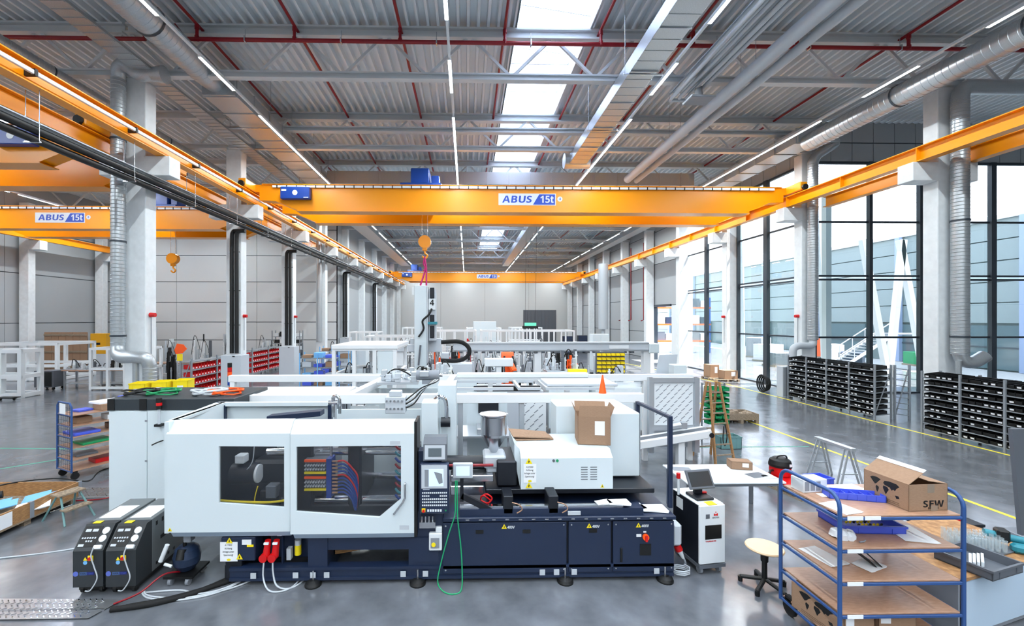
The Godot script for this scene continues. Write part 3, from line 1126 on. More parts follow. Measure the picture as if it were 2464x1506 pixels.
func note(x: float, y: float, d: float, w: float, h: float, par: Node3D = null, lines := ["4 27000", "Achtung", "Anlage unter", "Spannung!"]) -> void:
	var s := st()
	box(s, x, x + w, y, y + h, d - 0.003, d)
	var o := part("notice", s, M.paper, par)
	for i in lines.size():
		words(lines[i], h * 0.085, M.black, V(x + w * 0.48, y + h * (0.84 - 0.17 * i), d - 0.004), o, "lettering", Basis.IDENTITY, 400, 0.9, 0.0, 0.002)
	s = st()
	lathe(s, V(x + w * 0.5, y + h * 0.09, d - 0.003), [Vector2(0.0, 0.002), Vector2(h * 0.1, 0.002), Vector2(h * 0.1, 0.0)], 14, Basis(Vector3.RIGHT, Vector3(0, 0, 1), Vector3(0, -0.6, 0)))
	part("stamp", s, M.yellow, o)

func wire(pts: Array, r: float, m: Material, called: String, par: Node3D = null) -> MeshInstance3D:
	var s := st()
	tube(s, curve(pts, 6), r, 6)
	return part(called, s, m, par)

func machine() -> void:
	thing("injection_moulding_machine", "long white and navy injection moulding machine with windowed safety doors and hopper", "machine", V(-0.6, 0, 6.7))
	var s := st()
	# --- the lower frame
	box(s, -3.3, 2.93, 0.06, 0.10, 6.0, 6.14)
	box(s, -3.3, 2.93, 0.10, 0.20, 6.02, 6.06)
	box(s, -3.3, 2.93, 0.20, 0.24, 6.0, 6.14)
	box(s, -3.3, 2.93, 0.06, 0.24, 7.5, 7.64)
	for x in [-3.3, -2.1, -0.7, 1.4, 2.75]:
		box(s, x, x + 0.15, 0.06, 0.24, 6.1, 7.55)
	var base := part("base_frame", s, M.navy)
	for x in [-3.0, -2.42, -2.18, -1.99, -0.93, -0.62, 1.02, 1.22, 1.47, 2.64]:
		s = st()
		box(s, x, x + 0.075, 0.10, 0.175, 5.99, 6.0)
		part("socket_cap", s, M.cabinet, base)
	for x in [-2.14, -0.69, 1.38, 2.8]:
		for d in [6.0, 7.5]:
			s = st()
			lathe(s, V(x, 0, d), [Vector2(0.0, 0.075), Vector2(0.05, 0.075), Vector2(0.10, 0.05), Vector2(0.115, 0.02), Vector2(0.115, 0.0)], 18)
			var f := part("levelling_foot", s, M.black, base)
			s = st()
			cyl(s, V(x, 0.07, d), V(x, 0.2, d), 0.014, -1, 8)
			part("bolt", s, M.steel, f)
	# --- cabinets on the right half
	s = st()
	box(s, -0.34, 2.93, 0.24, 0.86, 6.04, 7.6)
	part("cabinet_body", s, M.navy_deep)
	for a in [[-0.34, 1.40], [1.43, 2.03], [2.06, 2.93]]:
		s = st()
		box(s, a[0], a[1], 0.13, 0.84, 6.0, 6.03, 0.006)
		var door := part("cabinet_door", s, M.navy)
		for x in [a[0] + 0.04, a[1] - 0.04]:
			for y in [0.18, 0.80]:
				s = st()
				cyl(s, V(x, y, 5.995), V(x, y, 6.0), 0.012, -1, 8)
				part("screw", s, M.steel, door)
		if a[0] < 2.0:
			for x in ([0.12, 0.78] if a[0] < 0 else [1.72]):
				s = st()
				box(s, x, x + 0.11, 0.69, 0.74, 5.992, 6.0)
				part("recessed_grip", s, M.black, door)
		else:
			s = st()
			box(s, 2.16, 2.19, 0.27, 0.47, 5.985, 6.0, 0.004)
			part("handle", s, M.black, door)
			s = st()
			box(s, 2.44, 2.6, 0.36, 0.52, 5.994, 6.0)
			part("vent", s, M.black, door)
			s = st()
			cyl(s, V(2.52, 0.62, 5.97), V(2.52, 0.62, 6.0), 0.045, -1, 16)
			var sw := part("main_switch", s, M.orange, door)
			s = st()
			box(s, 2.505, 2.535, 0.57, 0.65, 5.95, 5.97)
			part("knob", s, M.red, sw)
			s = st()
			box(s, 2.39, 2.46, 0.62, 0.66, 5.995, 6.0)
			box(s, 2.49, 2.53, 0.68, 0.70, 5.995, 6.0)
			part("sticker", s, M.white, door)
	for x in [0.52, 1.72, 2.42]:
		warning(x, 0.755, 5.998, 0.065)
		words("400V", 0.038, M.white, V(x + 0.095, 0.775, 5.997), null, "lettering", Basis.IDENTITY, 700, 0.9, 0.1, 0.002)
	# --- bed above the cabinets
	s = st()
	box(s, -0.34, 2.95, 0.86, 0.92, 5.98, 7.62, 0.01)
	box(s, -0.1, 2.5, 0.92, 1.02, 6.02, 6.2)
	box(s, -0.1, 2.9, 0.92, 1.08, 7.2, 7.5)
	part("bed", s, M.navy)
	s = st()
	for i in 16:
		box(s, -0.02 + i * 0.185, 0.03 + i * 0.185, 0.885, 0.9, 5.972, 5.98)
	part("bolt_row", s, M.steel)
	s = st()
	box(s, -0.1, 2.22, 1.02, 1.05, 6.05, 6.13)
	box(s, -0.1, 2.8, 1.08, 1.11, 7.3, 7.38)
	part("guide_rail", s, M.chrome)
	s = st()
	box(s, 1.42, 1.60, 0.935, 0.985, 6.0, 6.02)
	part("rating_plate", s, M.cabinet)
	for x in [0.58, 1.22]:
		s = st()
		box(s, x - 0.07, x + 0.07, 0.95, 1.2, 6.02, 6.35, 0.01)
		var g := part("carriage_guide", s, M.navy_deep)
		wire([V(x + 0.05, 1.12, 6.0), V(x + 0.15, 1.1, 5.97), V(x + 0.19, 1.03, 5.98), V(x + 0.12, 0.97, 6.0)], 0.008, M.beech, "grease_line", g)
	# --- injection unit: barrel, feed block, hopper, cover
	s = st()
	box(s, 0.28, 2.82, 1.08, 1.155, 6.38, 7.4, 0.01)
	box(s, 0.45, 0.75, 1.17, 1.55, 6.45, 7.2, 0.02)
	part("injection_carriage", s, M.navy_deep)
	s = st()
	cyl(s, V(-0.45, 1.42, 6.8), V(0.5, 1.42, 6.8), 0.11, -1, 18)
	part("barrel", s, M.navy_deep)
	s = st()
	box(s, -0.25, 0.40, 1.24, 1.34, 6.45, 6.7, 0.01)
	box(s, -0.25, 0.25, 1.06, 1.20, 6.4, 6.6, 0.01)
	part("tie_plate", s, M.steel)
	s = st()
	cyl(s, V(-0.4, 1.47, 6.52), V(0.4, 1.47, 6.52), 0.022, -1, 10)
	part("tie_rod", s, M.red_pipe)
	s = st()
	box(s, 0.25, 0.6, 1.40, 1.60, 6.55, 6.95, 0.03)
	box(s, 0.30, 0.55, 1.33, 1.42, 6.58, 6.9, 0.02)
	part("feed_block", s, M.cabinet)
	s = st()
	lathe(s, V(0.42, 0, 6.75), [Vector2(0.02, 1.58), Vector2(0.05, 1.60), Vector2(0.195, 1.86), Vector2(0.205, 1.90), Vector2(0.205, 2.17), Vector2(0.222, 2.185), Vector2(0.222, 2.205), Vector2(0.205, 2.207)], 28)
	var hop := part("hopper", s, M.steel)
	s = st()
	lathe(s, V(0.42, 0, 6.75), [Vector2(0.207, 2.203), Vector2(0.15, 2.212), Vector2(0.0, 2.218)], 28)
	part("lid", s, M.alu, hop)
	s = st()
	slab_x(s, [Vector2(6.36, 1.16), Vector2(6.36, 1.62), Vector2(6.50, 1.72), Vector2(7.35, 1.72), Vector2(7.35, 1.16)], 0.80, 2.18)
	slab(s, [Vector2(0.80, 1.16), Vector2(0.80, 1.72), Vector2(0.72, 1.80), Vector2(0.72, 1.6)], 6.5, 7.35)
	var cover := part("injection_cover", s, M.guard)
	s = st()
	for i in 6:
		box(s, 1.70, 1.80, 1.30 + i * 0.036, 1.309 + i * 0.036, 6.355, 6.36)
		box(s, 1.84, 1.94, 1.30 + i * 0.036, 1.309 + i * 0.036, 6.355, 6.36)
	part("louvre", s, M.mid_grey, cover)
	for k in 2:
		s = st()
		cyl(s, V(1.29 + k * 0.055, 1.585, 6.35), V(1.29 + k * 0.055, 1.585, 6.36), 0.02, -1, 12)
		part("button", s, M.green if k else M.mid_grey, cover)
	warning(0.92, 1.54, 6.357, 0.09, cover)
	warning(0.92, 1.18, 6.357, 0.09, cover)
	warning(2.02, 1.18, 6.357, 0.05, cover)
	note(0.84, 1.26, 6.357, 0.19, 0.28, cover)
	s = st()
	box(s, 1.55, 2.76, 1.1, 2.20, 7.40, 7.95, 0.02)
	box(s, 2.22, 2.76, 1.18, 2.20, 6.78, 7.40, 0.02)
	part("electric_cabinet", s, M.guard)
	# --- guard rail on the right end
	s = st()
	box(s, 2.96, 3.02, 0.92, 2.27, 6.22, 6.28, 0.006)
	box(s, 2.92, 2.98, 0.92, 2.27, 7.32, 7.38, 0.006)
	bar(s, V(2.99, 2.25, 6.23), V(2.95, 2.25, 7.36), 0.05, 0.05, 0.006)
	part("guard_rail", s, M.navy)
	# --- left half: lower frame
	s = st()
	box(s, -2.22, -1.95, 0.24, 0.70, 6.02, 6.3)
	box(s, -0.82, -0.34, 0.24, 0.98, 6.02, 6.3)
	box(s, -1.95, -0.82, 0.46, 0.70, 6.04, 6.3)
	box(s, -2.85, -2.22, 0.24, 0.70, 6.28, 6.34)
	box(s, -0.78, -0.4, 0.30, 0.64, 6.005, 6.02)
	part("leg_frame", s, M.navy)
	s = st()
	box(s, -3.6, -0.34, 0.26, 0.72, 7.3, 7.4)
	box(s, -3.9, -0.34, 0.70, 0.78, 6.1, 7.6)
	part("underbody", s, M.navy_deep)
	s = st()
	slab(s, [Vector2(-1.93, 0.26), Vector2(-1.93, 0.46), Vector2(-0.84, 0.46), Vector2(-0.84, 0.445), Vector2(-1.9, 0.26)], 6.3, 6.32)
	part("board", s, M.wood)
	# --- electric box, plugs, lubrication bottle under the guard
	s = st()
	box(s, -3.42, -2.95, 0.33, 0.66, 6.02, 6.25, 0.01)
	var eb := part("electric_box", s, M.navy)
	note(-3.43, 0.33, 6.018, 0.24, 0.27, eb)
	warning(-3.30, 0.585, 6.012, 0.08, eb)
	warning(-3.16, 0.36, 6.012, 0.08, eb)
	s = st()
	box(s, -3.13, -3.0, 0.56, 0.63, 6.015, 6.02)
	part("sticker", s, M.paper, eb)
	s = st()
	box(s, -3.06, -2.97, 0.53, 0.56, 6.012, 6.018)
	part("sticker", s, M.yellow, eb)
	s = st()
	box(s, -3.38, -3.15, 0.02, 0.33, 6.05, 6.3, 0.01)
	box(s, -3.40, -3.10, 0.0, 0.24, 6.08, 6.25)
	part("box_stand", s, M.navy_deep, eb)
	for x in [-2.79, -2.67]:
		s = st()
		cyl(s, V(x, 0.40, 6.0), V(x + 0.02, 0.62, 6.02), 0.05, 0.04, 14)
		cyl(s, V(x - 0.02, 0.40, 5.94), V(x - 0.02, 0.40, 6.04), 0.055, -1, 16)
		var plug := part("power_plug", s, M.red)
		s = st()
		box(s, x - 0.015, x + 0.05, 0.585, 0.61, 5.955, 5.98)
		part("plug_band", s, M.paper, plug)
	s = st()
	box(s, -2.66, -2.60, 0.66, 0.72, 6.05, 6.1)
	part("cable_entry", s, M.white)
	s = st()
	cyl(s, V(-2.42, 0.33, 6.18), V(-2.42, 0.47, 6.18), 0.045, -1, 14)
	part("lubricant_bottle", s, M.yellow)
	s = st()
	cyl(s, V(-2.42, 0.47, 6.18), V(-2.42, 0.54, 6.18), 0.044, -1, 14)
	box(s, -2.56, -2.50, 0.28, 0.44, 6.12, 6.2)
	part("pump_glass", s, M.cabinet)
	for x in [-2.62, -2.16]:
		s = st()
		box(s, x, x + 0.02, 0.24, 0.7, 6.1, 6.16)
		part("edge_post", s, M.navy)
	# --- the fixed safety guard, left
	var D := 5.95
	s = st()
	box(s, -4.12, -3.41, 0.77, 2.12, D, D + 0.04)
	box(s, -2.52, -2.44, 0.77, 2.12, D, D + 0.04)
	slab(s, [Vector2(-3.41, 1.95), Vector2(-3.41, 2.12), Vector2(-2.52, 2.12), Vector2(-2.52, 1.94)], D, D + 0.04)
	slab(s, [Vector2(-3.41, 0.77), Vector2(-3.41, 1.17), Vector2(-2.52, 1.10), Vector2(-2.52, 0.77)], D, D + 0.04)
	slab_x(s, [Vector2(D, 2.12), Vector2(D + 0.14, 2.28), Vector2(D + 0.2, 2.28), Vector2(D + 0.04, 2.12)], -4.12, -2.44)
	box(s, -4.16, -4.10, 0.75, 2.28, D + 0.02, 7.35)
	bar(s, V(-4.12, 2.26, D + 0.15), V(-4.2, 2.26, 7.4), 0.14, 0.04)
	box(s, -4.25, -2.3, 2.22, 2.28, 7.32, 7.42)
	var guard := part("fixed_guard", s, M.guard)
	s = st()
	slab_x(s, [Vector2(D, 0.77), Vector2(D + 0.05, 0.69), Vector2(D + 0.09, 0.69), Vector2(D + 0.04, 0.77)], -4.06, -2.44)
	part("guard_lip", s, M.guard_lip, guard)
	s = st()
	slab(s, [Vector2(-3.41, 1.95), Vector2(-2.52, 1.94), Vector2(-2.52, 1.10), Vector2(-3.41, 1.17)], D + 0.03, D + 0.038)
	part("pane", s, M.guard_glass, guard)
	warning(-4.07, 0.79, D - 0.002, 0.05, guard)
	# back panels of the clamp unit
	s = st()
	box(s, -4.2, -2.3, 1.0, 2.22, 7.40, 7.44)
	box(s, -2.3, -0.8, 0.8, 2.1, 7.6, 7.64)
	part("rear_guard", s, M.guard)
	s = st()
	for x in [-4.15, -2.36]:
		box(s, x, x + 0.06, 0.8, 2.24, 7.30, 7.38)
	part("guard_post", s, M.navy)
	s = st()
	slab(s, [Vector2(-3.2, 1.8), Vector2(-3.2, 2.14), Vector2(-2.35, 2.22), Vector2(-2.35, 2.14), Vector2(-3.0, 2.08), Vector2(-3.0, 1.8)], 6.9, 7.1)
	part("clamp_hood", s, M.navy)
	# --- the sliding safety door
	s = st()
	D = 5.91
	box(s, -2.42, -2.34, 0.75, 2.12, D, D + 0.04)
	box(s, -0.91, -0.73, 0.75, 2.12, D, D + 0.04)
	slab(s, [Vector2(-2.34, 1.95), Vector2(-2.34, 2.12), Vector2(-0.91, 2.12), Vector2(-0.91, 1.955)], D, D + 0.04)
	slab(s, [Vector2(-2.34, 0.75), Vector2(-2.34, 1.06), Vector2(-1.21, 0.97), Vector2(-0.91, 1.22), Vector2(-0.91, 0.75)], D, D + 0.04)
	slab_x(s, [Vector2(D, 2.12), Vector2(D + 0.14, 2.28), Vector2(D + 0.2, 2.28), Vector2(D + 0.04, 2.12)], -2.42, -0.73)
	var door := part("safety_door", s, M.guard)
	s = st()
	slab_x(s, [Vector2(D, 0.75), Vector2(D + 0.05, 0.67), Vector2(D + 0.09, 0.67), Vector2(D + 0.04, 0.75)], -2.38, -0.73)
	part("door_lip", s, M.guard_lip, door)
	s = st()
	slab(s, [Vector2(-2.34, 1.95), Vector2(-0.91, 1.955), Vector2(-0.91, 1.22), Vector2(-1.21, 0.97), Vector2(-2.34, 1.06)], D + 0.03, D + 0.038)
	part("pane", s, M.guard_glass, door)
	s = st()
	tube(s, [V(-0.85, 1.44, D), V(-0.85, 1.43, D - 0.035), V(-0.85, 1.25, D - 0.04), V(-0.88, 1.19, D - 0.04), V(-1.0, 1.03, D - 0.035), V(-1.01, 1.02, D)], 0.014, 8)
	part("handle", s, M.steel, door)
	s = st()
	box(s, -0.93, -0.80, 0.80, 0.86, D - 0.003, D)
	box(s, -1.06, -0.92, 1.97, 2.02, D - 0.003, D)
	part("sticker", s, M.cabinet, door)
	s = st()
	box(s, -0.73, -0.69, 0.69, 2.28, 5.92, 6.3)
	part("door_seal", s, M.black, door)
	# --- clamp unit seen through the panes
	s = st()
	box(s, -3.9, -3.2, 0.8, 2.0, 6.5, 7.3, 0.03)
	box(s, -2.55, -2.25, 0.8, 2.02, 6.3, 7.2, 0.03)
	box(s, -1.75, -1.55, 0.9, 1.98, 6.3, 7.2, 0.03)
	box(s, -3.95, -0.7, 0.78, 0.98, 6.3, 7.4, 0.02)
	box(s, -3.2, -2.5, 1.25, 1.6, 6.4, 7.0, 0.05)
	box(s, -3.0, -2.7, 1.0, 1.22, 6.25, 6.4, 0.02)
	part("clamp_unit", s, M.navy_deep)
	s = st()
	cyl(s, V(-3.4, 1.45, 6.3), V(-3.05, 1.45, 6.3), 0.15, -1, 18)
	part("drive_motor", s, M.navy_deep)
	s = st()
	cyl(s, V(-3.06, 1.45, 6.3), V(-3.02, 1.45, 6.3), 0.13, -1, 18)
	box(s, -3.33, -3.20, 1.62, 1.74, 6.2, 6.35, 0.01)
	part("motor_ring", s, M.white)
	s = st()
	box(s, -2.87, -2.72, 1.14, 1.32, 6.15, 6.3, 0.01)
	part("junction_box", s, M.mid_grey)
	for a in [[1.70, 6.5], [1.02, 6.4], [1.62, 7.1], [1.12, 7.1]]:
		s = st()
		cyl(s, V(-3.0, a[0], a[1]), V(-0.7, a[0], a[1]), 0.055, -1, 16)
		part("tie_bar", s, M.chrome)
	wire([V(-3.95, 1.13, 6.2), V(-3.2, 1.1, 6.15), V(-2.8, 1.09, 6.15), V(-2.45, 1.12, 6.2)], 0.018, M.yellow, "hose")
	wire([V(-3.0, 1.3, 6.2), V(-3.04, 1.15, 6.2), V(-3.05, 1.02, 6.2)], 0.008, M.yellow, "wire")
	wire([V(-3.1, 1.85, 6.3), V(-3.08, 1.65, 6.2), V(-3.2, 1.52, 6.2), V(-3.4, 1.58, 6.25)], 0.006, M.cabinet, "wire")
	# mould with water manifolds and hoses
	s = st()
	box(s, -2.33, -2.0, 1.18, 1.72, 6.35, 6.9, 0.01)
	part("mould", s, M.steel)
	for r in 2:
		var y := 1.24 + r * 0.24
		s = st()
		box(s, -2.33, -2.02, y, y + 0.2, 6.2, 6.35)
		var mf := part("valve_manifold", s, M.mid_grey)
		s = st()
		box(s, -2.33, -2.02, y, y + 0.03, 6.17, 6.2)
		part("yellow_strip", s, M.yellow, mf)
		s = st()
		box(s, -2.33, -2.02, y + 0.17, y + 0.2, 6.17, 6.2)
		part("orange_strip", s, M.orange, mf)
		s = st()
		for i in 8:
			cyl(s, V(-2.31 + i * 0.038, y + 0.07, 6.15), V(-2.31 + i * 0.038, y + 0.07, 6.2), 0.013, -1, 8)
			cyl(s, V(-2.31 + i * 0.038, y + 0.125, 6.15), V(-2.31 + i * 0.038, y + 0.125, 6.2), 0.013, -1, 8)
		part("flow_knobs", s, M.cabinet, mf)
	s = st()
	box(s, -2.01, -1.94, 1.14, 1.70, 6.15, 6.35)
	part("water_bar", s, M.blue)
	for i in 10:
		var y := 1.20 + i * 0.05
		s = st()
		cyl(s, V(-1.94, y, 6.2), V(-1.86, y, 6.2), 0.014, -1, 8)
		part("fitting", s, M.beech)
		wire([V(-1.86, y, 6.2), V(-1.76, y + 0.01, 6.18), V(-1.66, y - 0.08, 6.18), V(-1.61 + i * 0.004, y - 0.25, 6.2), V(-1.60, 1.0 - i * 0.004, 6.22)], 0.013, M.red if i in [5, 9] else M.blue, "water_hose")
	for i in 9:
		wire([V(-1.05, 1.12 + i * 0.09, 6.3), V(-0.98, 1.08 + i * 0.09, 6.25), V(-0.88, 1.10 + i * 0.09, 6.25), V(-0.76, 1.14 + i * 0.09, 6.3)], 0.018, [M.blue, M.teal, M.red_pipe][i % 3], "water_hose")
	s = st()
	cyl(s, V(-1.97, 1.7, 6.25), V(-1.97, 1.96, 6.25), 0.02, -1, 10)
	cyl(s, V(-2.1, 1.93, 6.25), V(-1.97, 1.93, 6.25), 0.02, -1, 10)
	part("steel_pipe", s, M.chrome)
	# --- fixed platen covers behind the control panel
	s = st()
	box(s, -0.70, -0.45, 1.55, 2.42, 6.55, 6.9, 0.01)
	box(s, -0.48, -0.18, 1.3, 2.62, 7.0, 7.5, 0.01)
	part("platen_cover", s, M.guard)
	s = st()
	box(s, -0.68, -0.36, 0.98, 1.85, 6.0, 6.2)
	part("platen_post", s, M.navy)
	s = st()
	tube(s, curve([V(-0.55, 2.36, 6.85), V(-0.45, 2.45, 6.85), V(-0.36, 2.42, 6.85), V(-0.33, 2.3, 6.85), V(-0.33, 2.1, 6.85)], 4), 0.035, 10)
	part("exhaust_bend", s, M.chrome)
	s = st()
	cyl(s, V(-0.42, 2.05, 6.85), V(-0.27, 2.05, 6.85), 0.08, -1, 14)
	part("fan_motor", s, M.navy_deep)
	# --- control panel
	s = st()
	box(s, -0.64, -0.25, 1.05, 1.73, 5.82, 5.92, 0.012)
	var cp := part("control_panel", s, M.navy)
	s = st()
	box(s, -0.62, -0.27, 1.40, 1.715, 5.815, 5.82)
	var scr := part("screen_frame", s, M.cabinet, cp)
	s = st()
	box(s, -0.575, -0.32, 1.43, 1.66, 5.81, 5.815)
	var lit := part("screen", s, M.screen, scr)
	s = st()
	box(s, -0.575, -0.52, 1.43, 1.66, 5.808, 5.81)
	slab(s, [Vector2(-0.45, 1.63), Vector2(-0.34, 1.60), Vector2(-0.33, 1.48), Vector2(-0.38, 1.46), Vector2(-0.42, 1.55)], 5.808, 5.81)
	part("picture", s, M.grey, lit)
	s = st()
	for r in 5:
		for k in 13:
			if r == 1 and k > 3 and k < 9:
				continue
			box(s, -0.61 + k * 0.0265, -0.592 + k * 0.0265, 1.33 - r * 0.042, 1.348 - r * 0.042, 5.814, 5.82)
	for k in 6:
		box(s, -0.54 + k * 0.034, -0.516 + k * 0.034, 1.085, 1.115, 5.814, 5.82)
	part("keypad", s, M.white, cp)
	s = st()
	box(s, -0.615, -0.565, 1.08, 1.13, 5.812, 5.82)
	var es := part("emergency_plate", s, M.yellow, cp)
	s = st()
	cyl(s, V(-0.59, 1.10, 5.79), V(-0.59, 1.10, 5.812), 0.018, -1, 14)
	part("emergency_stop", s, M.red, es)
	s = st()
	cyl(s, V(-0.29, 1.10, 5.81), V(-0.29, 1.10, 5.82), 0.011, -1, 10)
	part("start_button", s, M.green, cp)
	s = st()
	box(s, -0.60, -0.51, 1.378, 1.388, 5.818, 5.82)
	part("name_plate", s, M.cabinet, cp)
	# the small display above it
	s = st()
	slab_x(s, [Vector2(5.86, 1.76), Vector2(5.88, 1.98), Vector2(5.96, 2.06), Vector2(6.1, 2.06), Vector2(6.1, 1.76)], -0.60, -0.28)
	var td := part("top_display", s, M.mid_grey)
	s = st()
	slab_x(s, [Vector2(5.852, 1.78), Vector2(5.870, 1.97), Vector2(5.874, 1.97), Vector2(5.858, 1.78)], -0.58, -0.30)
	part("bezel", s, M.cabinet, td)
	s = st()
	slab_x(s, [Vector2(5.85, 1.82), Vector2(5.862, 1.93), Vector2(5.866, 1.93), Vector2(5.856, 1.82)], -0.53, -0.35)
	part("screen", s, M.screen_dim, td)
	# second, small touch panel
	s = st()
	box(s, -0.20, 0.08, 1.47, 1.68, 5.98, 6.04, 0.01)
	var tp := part("touch_panel", s, M.cabinet)
	s = st()
	box(s, -0.155, 0.035, 1.51, 1.64, 5.972, 5.98)
	part("screen", s, M.screen, tp)
	s = st()
	box(s, -0.10, -0.05, 1.12, 1.5, 6.04, 6.1)
	bar(s, V(-0.08, 1.2, 6.07), V(0.35, 0.98, 6.07), 0.06, 0.08)
	part("panel_arm", s, M.navy_deep, tp)
	# pneumatics and socket box below the panel
	s = st()
	box(s, -0.66, -0.44, 0.80, 0.88, 5.94, 6.02)
	for i in 4:
		cyl(s, V(-0.63 + i * 0.05, 0.88, 5.98), V(-0.63 + i * 0.05, 0.95, 5.98), 0.012, -1, 8)
	part("valve_block", s, M.steel)
	s = st()
	box(s, -0.53, -0.35, 0.48, 0.72, 5.95, 6.02, 0.01)
	box(s, -0.44, -0.35, 0.72, 0.80, 5.96, 6.02, 0.01)
	var sb := part("socket_box", s, M.white)
	s = st()
	box(s, -0.505, -0.385, 0.52, 0.66, 5.942, 5.95)
	part("socket_frame", s, M.grey, sb)
	s = st()
	cyl(s, V(-0.465, 0.57, 5.935), V(-0.465, 0.57, 5.942), 0.03, -1, 14)
	part("socket_lid", s, M.yellow, sb)
	# bits on the bed
	s = st()
	tube(s, curve([V(0.2, 1.1, 6.25), V(0.28, 1.16, 6.2), V(0.36, 1.1, 6.2), V(0.3, 1.03, 6.2), V(0.2, 1.06, 6.25), V(0.24, 1.14, 6.2), V(0.34, 1.06, 6.22)], 6), 0.012, 6)
	part("red_cable_bundle", s, M.red)
	# --- upper tool side: valve blocks on the mould top
	s = st()
	box(s, -1.30, -0.98, 2.2, 2.46, 6.8, 7.0, 0.01)
	box(s, -1.24, -1.05, 2.46, 2.55, 6.82, 6.98, 0.01)
	part("valve_block", s, M.cabinet)
	s = st()
	for i in 5:
		cyl(s, V(-1.27 + i * 0.06, 2.28, 6.78), V(-1.27 + i * 0.06, 2.28, 6.8), 0.016, -1, 8)
		cyl(s, V(-1.27 + i * 0.06, 2.40, 6.78), V(-1.27 + i * 0.06, 2.40, 6.8), 0.016, -1, 8)
	part("fittings", s, M.steel)
	for i in 5:
		wire([V(-0.98, 2.28 + i * 0.03, 6.85), V(-0.85, 2.34 + i * 0.04, 6.9), V(-0.75, 2.48 + i * 0.02, 7.1), V(-0.62 + i * 0.02, 2.62, 7.3), V(-0.60 + i * 0.02, 2.58, 7.9)], 0.012, M.cabinet if i % 2 else M.black, "hose")
	s = st()
	cyl(s, V(-2.05, 2.2, 6.6), V(-2.05, 2.5, 6.6), 0.03, -1, 10)
	tube(s, curve([V(-2.05, 2.5, 6.6), V(-2.0, 2.52, 6.6), V(-1.95, 2.45, 6.6), V(-1.95, 2.25, 6.6)], 4), 0.025, 8)
	cyl(s, V(-2.12, 2.42, 6.6), V(-1.98, 2.42, 6.6), 0.035, -1, 10)
	part("valve", s, M.chrome)

